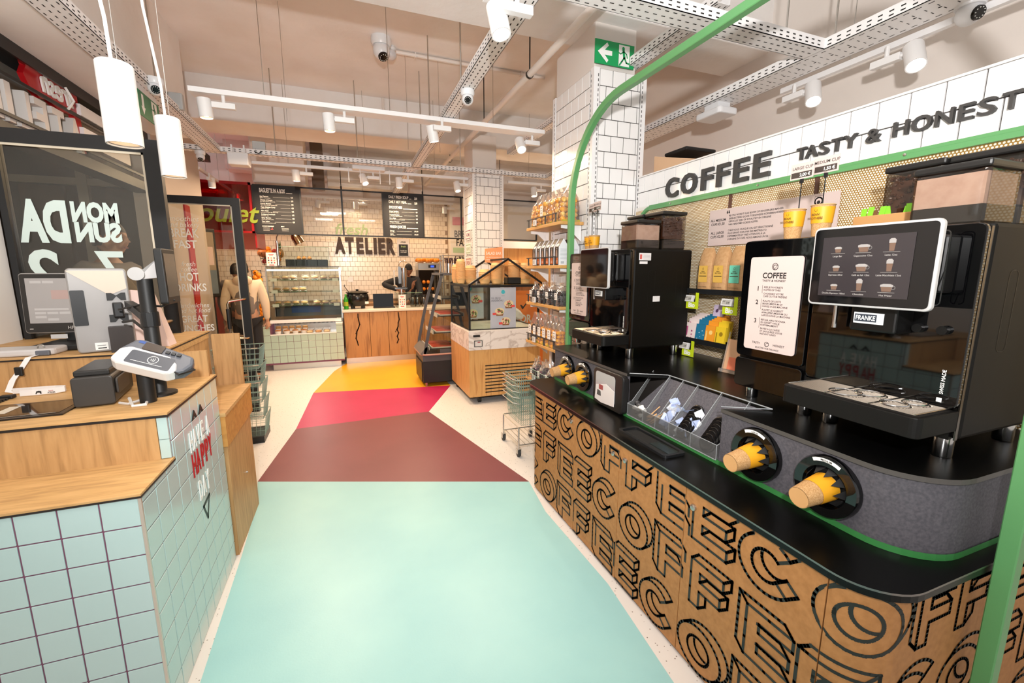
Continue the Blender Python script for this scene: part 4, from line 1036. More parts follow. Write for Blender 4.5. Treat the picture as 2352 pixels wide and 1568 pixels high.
for k in range(6): m.tube([(1.32 + k * .046, 3.27, .10), (1.32 + k * .046, 3.66, .10)], .003, 4)
for x, y in ((1.30, 3.27), (1.575, 3.27), (1.30, 3.66), (1.575, 3.66)): m.cyl((x, y, .06), (x, y, .26), .007, n=8)
m.build('frame', wire, tr)
for x, y in ((1.30, 3.27), (1.575, 3.27), (1.30, 3.66), (1.575, 3.66)):
    M().cyl((x - .012, y, .03), (x + .012, y, .03), .03, n=16).build('wheel', mat('rubber', '3a3a3a', .7), tr)
    M().box(x - .018, y - .02, .03, x - .014, y + .02, .075).box(x + .014, y - .02, .03, x + .018, y + .02, .075).build('fork', steel, tr)
b0 = make_basket((1.455, 3.465, .262), 'lowest wire basket in the stack on the trolley', 'stacked wire shopping baskets')
for i, n in enumerate(('second', 'third', 'fourth', 'topmost')): dup(b0, (1.455, 3.465, .262 + .052 * (i + 1)), '%s wire basket from the floor in the stack on the trolley' % n if n != 'topmost' else 'topmost wire basket in the stack on the trolley')

# ------------------------------------------------------------------ salad bar with house-shaped frame
sb = thing('salad_bar', (1.75, 5.45, 0), 'oak and marble salad bar with black house shaped frame on castors', 'salad bar')
def marble():
    m, nt, b = newmat('marble'); N = nt.nodes.new; L = nt.links.new
    tc = N('ShaderNodeTexCoord'); nz = N('ShaderNodeTexNoise'); nz.inputs['Scale'].default_value = 3; nz.inputs['Detail'].default_value = 8; nz.inputs['Distortion'].default_value = 2.2
    cr = N('ShaderNodeValToRGB'); e = cr.color_ramp.elements; e[0].color = lin('eee6df'); e[1].color = lin('eee6df'); e[0].position = .44; e[1].position = .56
    x = e.new(.5); x.color = lin('cbbfb6'); L(tc.outputs['Object'], nz.inputs['Vector']); L(nz.outputs['Fac'], cr.inputs[0]); L(cr.outputs[0], b.inputs['Base Color']); b.inputs['Roughness'].default_value = .25
    return m
mar = marble()
oakv = wood('oak_vertical', 'cf9a58', 'b98246', (9, 9, .8), .5, 'd6a464')
BX0, BX1, BY0, BY1 = 1.286, 2.20, 4.82, 5.775
M().box(BX0 + .02, BY0 + .02, .09, BX1, BY1, .86).build('carcass', mat('carcass_dark', '2a2420', .8), sb)
for i in range(2):
    x0 = BX0 + (0 if i == 0 else .27); x1 = BX0 + .268 if i == 0 else BX1
    M().box(x0, BY0, .09, x1, BY0 + .02, .662).build('front_panel', oakv, sb)
    M().box(x0, BY0 - .004, .664, x1, BY0 + .018, .885).build('marble_panel', mar, sb)
for i in range(5):
    M().box(BX0 - .001, BY0 + .021 + i * .186, .09, BX0 + .018, BY0 + .205 + i * .186, .662).build('side_panel', oakv, sb)
M().box(BX0 - .004, BY0 - .003, .664, BX0 + .016, BY1, .885).build('marble_panel', mar, sb)
M().box(BX0, BY0, .885, BX1, BY1, .90).build('counter_top', mat('salad_top', 'ece4da', .35), sb)
for k in range(9):
    z = .46 - k * .041
    M().box(BX0 + .195, BY0 - .002, z, BX1, BY0 + .012, z + .012).build('vent_slot', mat('vent_black', '0c0b0a', .9), sb)
M().rect(YN(BX0 + .05, BY0 - .0045, .82), 0, 0, .085, .026).build('plate', black, sb)
th = M().fbox(YN(BX0 + .055, BY0 - .0045, .70), 0, 0, 0, .115, .085, .006).build('thermostat', mat('thermo', 'cfcac4', .4), sb)
M().rect(YN(BX0 + .06, BY0 - .011, .705), .0, .0, .10, .075).build('bezel', black, th); M().rect(YN(BX0 + .068, BY0 - .0115, .712), .0, .0, .084, .06, .0008).build('face', mat('thermo2', 'ddd8d2', .4), th); M().rect(YN(BX0 + .10, BY0 - .0122, .755), 0, 0, .035, .012, .0008).build('readout', mat('led_red', '7c1016', .4, emit=.6), th)
for x, y in ((BX0 + .14, BY0 + .08), (BX1 - .1, BY0 + .08), (BX0 + .06, BY1 - .1)):
    M().cyl((x - .018, y, .04), (x + .018, y, .04), .04, n=16).cyl((x, y, .06), (x, y, .09), .03, n=12).build('castor', black, sb)
fr_m = mat('frame_black', '141416', .4)
h_ = .022
def bar(m, p, q, w=h_):
    return m.tube([p, q], w * .72, 4)
m = M()
for y in (BY0 + .02, BY1 - .02):
    for x in (BX0 + .015, BX1 - .02): m.box(x - h_ / 2, y - h_ / 2, .885, x + h_ / 2, y + h_ / 2, 1.44)
    m.box(BX0 + .015, y - h_ / 2, 1.40, BX1 - .02, y + h_ / 2, 1.425); m.box(BX0 + .015, y - h_ / 2, .885, BX1 - .02, y + h_ / 2, .91)
    bar(m, (BX0 + .01, y, 1.425), ((BX0 + BX1) / 2 + .04, y, 1.73)); bar(m, ((BX0 + BX1) / 2 + .04, y, 1.73), (BX1 + .05, y, 1.425))
for x in (BX0 + .015, BX1 - .02):
    m.box(x - h_ / 2, BY0 + .02, 1.40, x + h_ / 2, BY1 - .02, 1.425); m.box(x - h_ / 2, BY0 + .02, .885, x + h_ / 2, BY1 - .02, .91)
bar(m, ((BX0 + BX1) / 2 + .04, BY0 + .02, 1.73), ((BX0 + BX1) / 2 + .04, BY1 - .02, 1.73))
m.build('frame', fr_m, sb)
M().box(BX0 + .02, BY0 + .03, 1.424, BX1 - .03, BY1 - .03, 1.434).build('top_shelf', glass('shelf_glass', 'e6eee9', .06), sb)
M().box(BX0 + .012, BY0 + .03, .91, BX0 + .017, BY1 - .03, 1.40).build('side_glass', glass('dark_glass', '9aa0a0', .1), sb)
M().box(BX0 + .03, BY0 + .018, .91, BX1 - .03, BY0 + .022, 1.40).build('front_glass', cglass, sb)
cu = M()
for k in range(10): cu.box(BX0 + .03, 5.35 + k * .035, .91, BX0 + .034, 5.375 + k * .035, 1.38)
cu.build('strip_curtain', glass('curtain', '7d8486', .1, .12), sb)
def bowls_poster(fr, W, H, par, mirror_text):
    M().rect(fr, 0, 0, W, H, .001).build('sheet', mat('poster_grey', 'b9bdc6', .6, noise=(3, 'a9adb8', 3)), par)
    M().disc(fr, W * .5, H * .89, W * .075, .0016).build('logo', mat('logo_cyan', '3fb0bf', .6), par)
    t = M(); t.text(fr, mirror_text[0], W * .04, H * .72, H * .062, w=.0016, sx=.75).text(fr, mirror_text[1], W * .04, H * .66, H * .062, w=.0016, sx=.75).text(fr, 'foodmaker', W * .5, H * .79, H * .02, align='C', w=.0016).build('print', mat('poster_ink', '3d4148', .7), par)
    bw_, fd, g_, p_, l_ = M(), M(), M(), M(), M(); rr = random.Random(4)
    for u, v in ((.72, .60), (.36, .42), (.6, .18)):
        cu_, cv = W * u, H * v; r = W * .18
        bw_.poly(fr, [(cu_ - r, cv), (cu_ - r * .7, cv - r * .95), (cu_ + r * .7, cv - r * .95), (cu_ + r, cv)], .0014)
        fd.disc(fr, cu_, cv, r * 1.02, .0018, 20, r * .72)
        for k in range(16):
            a, b = rr.uniform(0, 6.28), rr.uniform(0, .8) * r
            (g_ if k % 3 == 0 else (p_ if k % 3 == 1 else bw_)).disc(fr, cu_ + b * cos(a), cv + b * .7 * sin(a), r * .16, .0022 + k * .00003, 7)
        l_.rect(fr, cu_ + (r * .5 if u > .65 else -r * 1.5), cv - r * .75, cu_ + (r * 1.3 if u > .65 else -r * .7), cv - r * .3, .0026)
    bw_.build('bowl_print', mat('bowl_brown', '8a5f3d', .6), par); fd.build('food_print', mat('food_cream', 'dcc9a0', .6), par); g_.build('food_print', mat('food_green', '4f6a2f', .6), par); p_.build('food_print', mat('food_pink', 'c44a5c', .6), par); l_.build('price_print', mat('price_red', 'dd4b45', .6), par)
q = thing('salad_poster', (1.72, 4.833, .91), 'grey salad bowl poster on the front glass of the salad bar', 'poster')
bowls_poster(YN(1.555, 4.835, .912), .325, .485, q, ('VUL ZELF JE', 'SALADEBOWL!'))
q2 = thing('salad_poster', (1.5, 5.7, .95), 'grey salad bowl poster on the back glass inside the salad bar', 'poster')
bowls_poster(YN(1.35, 5.74, .93), .40, .47, q2, ('COMPOSEZ', 'VOTRE SALADE'))
# bowls stacked on top
kb = mat('bowl_kraft', 'dcb07a', .6)
def bowl(loc, r=.06, label='', group=''):
    return M().lathe([(0, .003), (r * .72, 0), (r * .98, .052), (r + .003, .054), (r + .003, .058), (r * .96, .057), (r * .7, .005), (0, .006)], loc, 20).build('paper_bowl', kb, smooth=True, loc=loc, label=label, cat='paper bowl', group=group)
b1 = bowl((0, 0, -5), .078, 'x'); b2 = bowl((0, 0, -5), .06, 'x'); protos = [b1, b2]
stacks = [(1.345, 5.64, 10, 1, 'far left'), (1.36, 5.45, 14, 1, 'tall left'), (1.53, 5.6, 9, 0, 'left rafter'), (1.62, 5.25, 6, 0, 'low front'), (1.76, 5.2, 11, 0, 'left of black box'), (1.93, 5.6, 12, 0, 'behind black box'), (2.0, 5.2, 13, 0, 'right of black box'), (2.13, 5.15, 11, 0, 'right end')]
for x, y, n, k, nm in stacks:
    for i in range(n):
        o = protos[k].copy(); C.objects.link(o); o.location = (x, y, 1.435 + i * .0165)
        o['label'] = 'kraft paper bowl %d from the bottom in the %s stack' % (i + 1, nm); o['group'] = 'bowl stack ' + nm
    up_ = protos[k].copy(); C.objects.link(up_); up_.rotation_euler = (pi, 0, 0); up_.location = (x, y, 1.435 + n * .0165 + .075)
    up_['label'] = 'upturned kraft paper bowl on top of the %s stack' % nm; up_['group'] = 'upturned bowls on the stacks'
for p in protos: bpy.data.objects.remove(p)
q = thing('black_box', (1.92, 5.0, 1.434), 'small open black box on the salad bar top', 'box')
bx = M(); bx.box(1.82, 4.95, 1.434, 1.99, 4.955, 1.51).box(1.82, 5.08, 1.434, 1.99, 5.085, 1.51).box(1.82, 4.95, 1.434, 1.825, 5.085, 1.51).box(1.985, 4.95, 1.434, 1.99, 5.085, 1.51).box(1.82, 4.95, 1.434, 1.99, 5.085, 1.44).build('walls', black, q)
q = thing('salad_bar_sign', (1.82, 5.5, 1.6), 'orange SALAD BAR sign standing on the salad bar', 'sign')
f = YN(1.70, 5.5, 1.70)
M().poly(f, [(0, 0), (.245, -.01), (.245, .205), (0, .175)], 0, .004).build('board', mat('salmon_sign', 'dc9668', .7), q)
M().text(f, 'SALAD BAR', .122, .10, .055, align='C', sx=.75, w=.005).text(f, 'VUL ZELF JE SALADEBOWL', .122, .06, .018, align='C', w=.005).text(f, 'COMPOSEZ VOTRE SALADE', .122, .03, .018, align='C', w=.005).build('print', whiteink, q)
M().box(1.80, 5.504, 1.434, 1.82, 5.512, 1.71).box(1.86, 5.504, 1.434, 1.88, 5.512, 1.71).build('stick', mat('salmon_sign', 'dc9668', .7), q)
# orange promotional board behind the salad bar
q = thing('promo_board', (2.5, 6.3, 0), 'bright orange promotional board behind the salad bar', 'sign board')
f = YN(2.42, 6.3, 0); M().fbox(f, 0, 0, 0, .5, 1.28, .012).build('board', mat('promo_orange', 'ee7d22', .6), q); M().text(f, 'FOR', .03, .78, .17, w=.014, bold=.03, sx=.8).build('print', whiteink, q); M().text(f, '✓', .1, 1.0, .14, w=.014, bold=.02).stroke(f, [(.11, 1.05), (.14, 1.0), (.22, 1.10)], .02, .0142).build('tick', ink, q)
q = thing('paper_roll_bag', (2.35, 5.9, .91), 'crumpled white paper bag lying on the salad bar', 'paper bag')
M().ball((2.12, 5.55, 1.02), .11, 10, 6, (1.6, .8, .7), Matrix.Rotation(.5, 3, 'Y')).build('bag', mat('paper_white', 'e9e2dc', .8), q)

# ------------------------------------------------------------------ open display fridge with curved side glass
fg = thing('display_fridge', (1.12, 6.1, 0), 'dark grey open display fridge with curved glass sides', 'fridge')
fgm = mat('fridge_grey', '4a4a4d', .4); FX0, FX1 = .895, 1.60
FY0, FY1 = 5.81, 6.44
side = [(FX0 + .03, .44), (FX0 + .06, .62), (FX0 + .12, .90), (FX0 + .20, 1.22), (FX0 + .27, 1.46), (FX0 + .29, 1.54)]
M().box(FX0, FY0, .06, FX1, FY1, .36).build('base', black, fg); M().box(FX0 - .012, FY0 + .05, .07, FX0, FY1 - .05, .34).build('kick_grille', blackm, fg)
M().box(FX0, FY0 - .005, .36, FX1, FY1, .44).box(FX0 + .24, FY0, .44, FX1, FY0 + .012, .52).build('body', fgm, fg)
M().poly(YN(0, FY1, 0), [(FX0 - .03, .47), (FX0 + .05, .56), (FX0 + .08, .56), (FX0 + .03, .42)], 0, FY1 - FY0).build('front_lip', mat('lip_grey', '6a6663', .4), fg)
M().tube([(FX1, FY0 - .02, .455), (FX0 + .03, FY0 - .02, .455), (FX0 - .02, FY0 + .03, .455), (FX0 - .02, FY1, .455)], .012, 8).build('bumper', mat('bumper', 'b98d7c', .4), fg)
for y in (FY0, FY1 - .015):
    m = M()
    for (xa, za), (xb, zb) in zip(side, side[1:]): m.add([(xa - .02, y, za), (xa + .022, y, za), (xb + .022, y, zb), (xb - .02, y, zb), (xa - .02, y + .015, za), (xa + .022, y + .015, za), (xb + .022, y + .015, zb), (xb - .02, y + .015, zb)], [(0, 1, 2, 3), (7, 6, 5, 4), (0, 3, 7, 4), (1, 5, 6, 2)])
    m.build('curved_rail', fgm, fg)
    M().add([(x, y + .007, z) for x, z in side] + [(FX1 - .1, y + .007, 1.54), (FX1 - .1, y + .007, .44)], [tuple(range(len(side) + 2))]).build('side_glass', glass('fridge_glass', 'e9ede8', .06), fg)
M().box(FX0 + .27, FY0, 1.53, FX1, FY1, 1.56).build('top', fgm, fg); M().box(FX1 - .04, FY0, .44, FX1, FY1, 1.54).build('back', mat('fridge_back', 'cdb48e', .5), fg)
redt = mat('tray_red', 'c9503c', .5)
for k, (z, xo) in enumerate(((.53, .10), (.75, .16), (.98, .22), (1.22, .28))):
    s_ = M().box(FX0 + xo, FY0 + .02, z - .012, FX1 - .05, FY1 - .02, z).build('shelf', blackm, fg)
    M().box(FX0 + xo - .008, FY0 + .02, z - .02, FX0 + xo, FY1 - .02, z + .03).build('tag_strip', mat('tag_strip', 'd9d5ce', .4), s_)
for k, (z, xo) in enumerate(((.53, .14), (.75, .20), (.98, .26))):
    for j in range(2):
        q = thing('food_tray', (1.25, FY0 + .15 + j * .28, z), 'flat red topped food tray on the %s shelf of the display fridge, %s' % (('bottom', 'middle', 'upper')[k], ('near side', 'far side')[j]), 'food tray', 'red trays in the display fridge')
        M().box(FX0 + xo, FY0 + .04 + j * .28, z + .001, FX0 + xo + .32, FY0 + .29 + j * .28, z + .016).build('tray', mat('tray_clear', 'd8cfc4', .4), q)
        M().box(FX0 + xo + .01, FY0 + .05 + j * .28, z + .016, FX0 + xo + .31, FY0 + .28 + j * .28, z + .024).build('lid', redt, q)
for x, y in ((FX0 + .05, FY0 + .05), (FX1 - .05, FY0 + .05)): M().cyl((x, y, 0), (x, y, .06), .018, n=10).build('foot', steel, fg)
# cutlery jars on the fridge
for i, (x, y) in enumerate(((1.30, 5.88), (1.39, 5.98))):
    q = thing('cutlery_jar', (x, y, 1.56), ('chrome jar of dark cutlery on the fridge, nearer the salad bar' if i else 'chrome jar of dark cutlery on the fridge, left one'), 'jar', 'cutlery jars on the fridge')
    M().lathe([(0, 0), (.045, 0), (.045, .13), (.042, .13), (.042, .01)], (x, y, 1.56), 18).build('jar', chrome, q, smooth=True)
    c_ = M(); rr = random.Random(i)
    for k in range(9): a = rr.uniform(0, 6.3); c_.tube([(x + .02 * cos(a), y + .02 * sin(a), 1.6), (x + .05 * cos(a), y + .05 * sin(a), 1.75)], .006, 5).ball((x + .05 * cos(a), y + .05 * sin(a), 1.755), .011, 6, 4)
    c_.build('cutlery', mat('cutlery_dark', '3a2326', .4), q)
# ------------------------------------------------------------------ people
def skin_mesh(name, chains, m, parent, sub=1, root=0):
    vs = []; rs = []; es = []; idx = {}
    for ch in chains:
        prev = None
        for key, co, r in ch:
            if key not in idx: idx[key] = len(vs); vs.append(Vector(co)); rs.append(r)
            i = idx[key]
            if prev is not None: es.append((prev, i))
            prev = i
    org = Vector((0, 0, 0)); p = parent
    while p is not None: org += p.location; p = p.parent
    me = bpy.data.meshes.new(name); me.from_pydata(vs, es, []); me.materials.append(m)
    o = bpy.data.objects.new(name, me); C.objects.link(o); o.parent = parent
    md = o.modifiers.new('skin', 'SKIN'); md.use_smooth_shade = True
    d = me.skin_vertices[0].data
    for i, r in enumerate(rs): d[i].radius = (r, r) if not isinstance(r, tuple) else r
    d[root].use_root = True
    o.modifiers.new('sub', 'SUBSURF').levels = sub; o.modifiers['sub'].render_levels = sub
    return o
def person(loc, face, label, skin, hair, top, sleeve, legs, lean=(0, 0), arms=None, H=1.76, vest=None, hood=False, headturn=0, nod=0):
    """local frame: looks along -Y; turned by face (radians about Z)"""
    q = thing('person', loc, label, 'person'); s = H / 1.76
    lx, ly = lean
    def L(z): k = max(0, (z - .92) / .8); return (lx * k, ly * k)
    def P(x, y, z): a = L(z); return (x * s + a[0], y * s + a[1], z * s)
    sh = lambda k: P(k * .185, .01, 1.42)
    arms = arms or {}
    A = {}
    for k, n in ((-1, 'r'), (1, 'l')):
        e, w = arms.get(n, (P(k * .245, .03, 1.14), P(k * .24, -.05, .90))); A[n] = (sh(k), Vector(e), Vector(w))
    hd = P(0, -.015, 1.60); hc = Vector(hd)
    q.location = (0, 0, 0)
    chains = [[('pel', P(0, 0, .95), .13), ('sp', P(0, 0, 1.12), .12), ('ch', P(0, .01, 1.32), (.15, .12)), ('nb', P(0, .015, 1.46), .065), ('nk', P(0, .0, 1.52), .055)]]
    for k, n in ((-1, 'r'), (1, 'l')):
        sx_, e, w = A[n]; w2 = w + (w - e).normalized() * .03
        chains.append([('ch', P(0, .01, 1.32), .14), ('s' + n, sx_, .06), ('e' + n, e, .043), ('w' + n, w, .028), ('v' + n, w2, .026)])
        chains.append([('pel', P(0, 0, .95), .13), ('h' + n, P(k * .09, 0, .88), .085), ('k' + n, P(k * .10, -.01, .48), .058), ('a' + n, P(k * .10, .03, .09), .04), ('t' + n, P(k * .11, -.12, .035), .034)])
    b = skin_mesh('body', chains, skin, q)
    # head
    Rh = Matrix.Rotation(headturn, 3, 'Z') @ Matrix.Rotation(nod, 3, 'X')
    def hp(v): return hc + Rh @ (Vector(v) * s)
    m = M(); vs = []; n_, m_ = 16, 12
    for i in range(m_ + 1):
        t = pi * i / m_
        for j in range(n_):
            a = 2 * pi * j / n_; x = .073 * sin(t) * cos(a); y = .092 * sin(t) * sin(a); z = .118 * cos(t)
            if z < -.02: x *= 1 - .35 * (-z - .02) / .1; y = y * (1 - .25 * (-z - .02) / .1) - .012 * (-z) / .1
            if y < -.06 and -.035 < z < .02 and abs(x) < .02: y -= .014
            vs.append(hp((x, y, z + .02)))
    m.add(vs, [(i * n_ + j, (i + 1) * n_ + j, (i + 1) * n_ + (j + 1) % n_, i * n_ + (j + 1) % n_) for i in range(m_) for j in range(n_)])
    h = m.build('head', skin, q, smooth=True)
    M().add([hp(v) for v in ((0, -.092, .035), (-.011, -.094, -.004), (.011, -.094, -.004), (0, -.118, -.002), (0, -.09, -.012))], [(0, 1, 3), (0, 3, 2), (1, 4, 3), (3, 4, 2)]).build('nose', skin, h)
    for k in (-1, 1):
        M().ball(hp((k * .030, -.083, .025)), .010 * s, 8, 6).build('eye', mat('eye_dark', '2b211c', .3), h)
        M().ball(hp((k * .074, .005, .015)), .02 * s, 8, 6, (.35, .7, 1.2)).build('ear', skin, h)
    M().ball(hp((0, -.086, -.038)), .018 * s, 8, 6, (1.2, .4, .3), Rh).build('mouth', mat('lip', '8c4a42', .6), h)
    hm = M(); vs = []
    for i in range(7):
        t = pi * .56 * i / 6
        for j in range(n_):
            a = 2 * pi * j / n_; f_ = 1.06; tt = t * (.72 if sin(a) < -.35 else 1.12)
            vs.append(hp((.073 * f_ * sin(tt) * cos(a), .092 * f_ * sin(tt) * sin(a) + .004, .118 * f_ * cos(tt) + .022)))
    hm.add(vs, [(i * n_ + j, (i + 1) * n_ + j, (i + 1) * n_ + (j + 1) % n_, i * n_ + (j + 1) % n_) for i in range(6) for j in range(n_)])
    hm.build('hair', hair, h, smooth=True)
    # hands
    for n, k in (('r', -1), ('l', 1)):
        sx_, e, w = A[n]; d = (w - e).normalized(); si = d.orthogonal().normalized(); up_ = d.cross(si)
        hm = M(); p0 = w + d * .02
        hm.tube([p0, p0 + d * .045, p0 + d * .085], [.022, .036, .032], 8)
        for f_ in range(4):
            o = p0 + d * .08 + si * (-.024 + f_ * .016); ln = (.055, .07, .075, .06)[f_]
            hm.tube([o, o + d * ln * .5 - up_ * .008, o + d * ln * .8 - up_ * .026], [.0088, .008, .006], 6)
        hm.tube([p0 + d * .03 - si * .03, p0 + d * .055 - si * .05 - up_ * .01, p0 + d * .08 - si * .045 - up_ * .025], [.011, .0095, .007], 6)
        hm.build('hand', skin, b, smooth=True)
    # clothes
    tp = [[('pel', P(0, 0, .93), .150), ('sp', P(0, 0, 1.12), .142), ('ch', P(0, .01, 1.32), (.172, .14)), ('nb', P(0, .012, 1.45), .085)]]
    for n in 'rl':
        sx_, e, w = A[n]; tp.append([('ch', P(0, .01, 1.32), .14), ('s' + n, sx_, .082), ('e' + n, e, .062), ('w' + n, w, .044)])
    skin_mesh('jacket', tp, sleeve, q)
    if vest:
        skin_mesh('vest', [[('pel', P(0, 0, .92), .160), ('sp', P(0, 0, 1.12), .152), ('ch', P(0, .01, 1.31), (.19, .152)), ('nb', P(0, .012, 1.43), .085)]], vest, q)
    if hood: M().ball(P(0, .09, 1.47), .10 * s, 10, 6, (1.2, .7, .75)).build('hood', sleeve, q, smooth=True)
    lg = []
    for k, n in ((-1, 'r'), (1, 'l')): lg.append([('pel', P(0, 0, .95), .148), ('h' + n, P(k * .09, 0, .86), .105), ('k' + n, P(k * .10, -.01, .48), .078), ('a' + n, P(k * .10, .03, .12), .062)])
    skin_mesh('trousers', lg, legs, q)
    for k in (-1, 1): M().ball(P(k * .105, -.05, .045), .05 * s, 10, 6, (.85, 2.3, .85)).build('shoe', mat('shoe_dark', '1d1c1c', .5), q, smooth=True)
    q.location = loc; q.rotation_euler = (0, 0, face)
    return q
sk1 = mat('skin_brown', '8a5a3e', .55); sk2 = mat('skin_light', 'c2957a', .55); hr = mat('hair_black', '14100f', .6)
charc = mat('cloth_black', '17171b', .8); greyv = mat('cloth_grey', '7c7570', .85); creamc = mat('cloth_cream', 'd8c6ab', .85); jean = mat('cloth_dark', '1c1d22', .85); grj = mat('cloth_midgrey', '6f6a66', .85)
person((1.04, 8.72, 0), radians(-8), 'man in black sweater and grey vest bending over the wooden counter', sk1, hr, charc, charc, jean, lean=(.10, -.14), H=1.75, vest=greyv, nod=.55, headturn=.15,
       arms={'r': (Vector((-.40, -.22, 1.33)), Vector((-.12, -.42, 1.24))), 'l': (Vector((.30, -.22, 1.15)), Vector((.06, -.40, 1.02)))})
person((-1.36, 6.95, 0), radians(185), 'person in cream hooded sweater with grey back seen from behind by the glass door', sk2, hr, creamc, creamc, jean, H=1.75, vest=greyv, hood=True)
person((-1.60, 7.70, 0), radians(165), 'person in dark trousers and grey top with black bag standing beside the fruit', sk2, hr, grj, grj, charc, H=1.72)
person((-1.47, 3.66, .13), radians(78), 'man in grey vest looking right, standing in for a reflection in the lettered glass door', sk2, hr, greyv, greyv, jean, H=1.82, vest=mat('vest_taupe', '8b8178', .85))  # added solid figure replaces a man's reflection in the door glass

# ------------------------------------------------------------------ pastry display case
mint = mat('mint_tile', 'b4c9bb', .25, coat=.3); purp = mat('purple_grout', '7d4a62', .8)
dc = thing('pastry_case', (-.7, 7.95, 0), 'mint tiled refrigerated display case with glass shelves of sandwiches', 'display case')
CX0, CX1, CY = -1.304, -.125, 7.62; tw = (CX1 - CX0) / 11; thh = .113
bk = M().box(CX0 + .005, CY + .004, .10, CX1, 8.5, .558).box(CX0 + .005, CY + .004, .558, CX0 + tw - .002, 8.5, .725).box(CX1 - tw + .002, CY + .004, .558, CX1, 8.5, .725).box(CX0 + tw, CY + .46, .558, CX1 - tw, 8.5, .74).build('carcass', purp, dc)
M().box(CX0 + .10, CY + .06, 0, CX1 - .06, 8.4, .10).build('plinth', steel, dc)
for r in range(6):
    z1 = .735 - (0 if r == 0 else .045 + (r - 1) * thh); z0 = z1 - (.045 if r == 0 else thh)
    for c in range(11):
        if r <= 1 and 0 < c < 10: continue
        zb = max(z0, .105)
        M().box(CX0 + c * tw + .002, CY, zb + .002, CX0 + (c + 1) * tw - .002, CY + .013, z1 - .002).build('tile', mint, bk, bevel=.0015, bseg=1)
M().box(CX0, CY - .002, .725, CX0 + tw, 8.5, .74).build('ledge', mat('ledge', 'b9a494', .5), dc); M().box(CX1 - tw, CY - .002, .725, CX1, 8.5, .74).build('ledge', white, dc)
# well of the lower case
M().box(CX0 + tw, CY + .013, .56, CX1 - tw, CY + .45, .575).build('well_floor', steel, dc)
M().box(CX0 + tw, CY + .45, .56, CX1 - tw, CY + .46, .74).build('well_back', steel, dc)
M().box(CX0 + tw - .004, CY - .004, .575, CX1 - tw + .004, CY + .015, .592).build('well_rim', white, dc)
g = M()
for k in range(44): g.box(CX0 + tw + .02 + k * .021, CY + .44, .70, CX0 + tw + .03 + k * .021, CY + .449, .73)
g.build('vent', mat('vent_dark', '3c4148', .6), dc, kind='stuff')
M().box(CX0 + .10, CY + .12, .755, CX1 - .02, CY + .2, .80).build('front_rail', wmetal, dc)
# glass superstructure
GX0, GX1, GY = CX0 + .10, CX1 - .0, 7.78
for x in (GX0, GX1): M().box(x - .012, GY, .80, x + .012, GY + .03, 1.64).box(x - .012, 8.4, .80, x + .012, 8.43, 1.64).build('post', steel, dc)
M().box(GX0, GY, 1.63, GX1, 8.43, 1.65).build('top_pane', glass('case_top', 'dfe6e4', .12), dc)
M().box(GX0, GY - .002, .80, GX1, GY, 1.64).build('front_pane', glass('case_glass', 'f1f6f3', .03), dc)
M().box(GX0, GY + .001, 1.655, GX1, GY + .012, 1.665).build('top_frame', blackm, dc)
M().box(GX0 + .01, GY + .02, 1.585, GX1 - .01, GY + .06, 1.61).build('light_strip', mat('case_light', 'f4f4f0', .4, emit=3), dc)
lamp('AREA', (-.66, 8.0, 1.60), 9, (1, .95, .86), .4, (-.66, 8.05, 0)); lamp('AREA', (-.66, 7.95, 1.0), 2.2, (1, .95, .86), .35, (-.66, 7.9, 0)); lamp('AREA', (-.66, 7.9, 1.42), 2.5, (1, .95, .86), .3, (-.66, 7.9, 0)); lamp('AREA', (-.66, 7.9, 1.22), 2.5, (1, .95, .86), .3, (-.66, 7.9, 0))
M().box(GX0, 8.40, .80, GX1, 8.41, 1.02).build('rear_panel', mat('case_back', '5b5a56', .5), dc); M().box(GX0 + .25, 8.395, .86, GX0 + .72, 8.40, .98).build('rear_label', mat('case_blue', '2b4a7c', .5), dc)
shz = (1.44, 1.25, 1.03)
for z in shz: M().box(GX0 + .02, GY + .03, z - .01, GX1 - .02, 8.36, z).build('shelf', glass('shelf_pane', 'd3dcd6', .15), dc); 
for z in shz:
    for x in (GX0 + .05, GX1 - .12): M().box(x, GY + .012, z - .02, x + .09, GY + .017, z + .03).build('price_card', mat('price_card', 'e7e4d6', .6), dc)
bread = mat('bread', 'd6a569', .6, noise=(25, 'b97e3f', 4)); breadl = mat('bread_light', 'e6cfa4', .6, noise=(25, 'd8b070', 3)); salad = mat('salad_leaf', '6f8f3a', .6); ham = mat('ham', 'c98274', .6)
def sandwich(x, y, z, bm_, label, group):
    q = thing('sandwich', (x, y, z), label, 'sandwich', group)
    M().box(x - .052, y - .045, z, x + .052, y + .055, z + .010).build('tray', mat('tray_green', '6b7a58', .5), q)
    m = M(); m.ball((x, y, z + .042), .054, 10, 6, (1, .95, .55)); m.build('bread', bm_, q, smooth=True)
    M().ball((x, y - .006, z + .036), .053, 10, 5, (1.03, 1, .18)).build('filling', salad if bm_ is bread else ham, q, smooth=True)
    M().box(x - .056, y - .058, z + .010, x + .056, y + .062, z + .082).build('wrapper', wrap, q, bevel=.012)
for k, (z, xs, b_) in enumerate(((shz[0], [.13, .25, .37, .55, .69, .83, .96, 1.04], breadl), (shz[1], [.12, .25, .38, .5], bread), (shz[2], [.12, .25, .38, .51, .70, .83, .96, 1.05], bread))):
    for j, u in enumerate(xs):
        sandwich(GX0 + u, GY + .10, z, b_ if j < 4 or k == 0 else breadl, 'wrapped sandwich on the %s glass shelf of the pastry case, number %s from the left' % (('top', 'middle', 'bottom')[k], ('one', 'two', 'three', 'four', 'five', 'six', 'seven', 'eight')[j]), 'sandwiches on the %s glass shelf' % ('top', 'middle', 'bottom')[k])
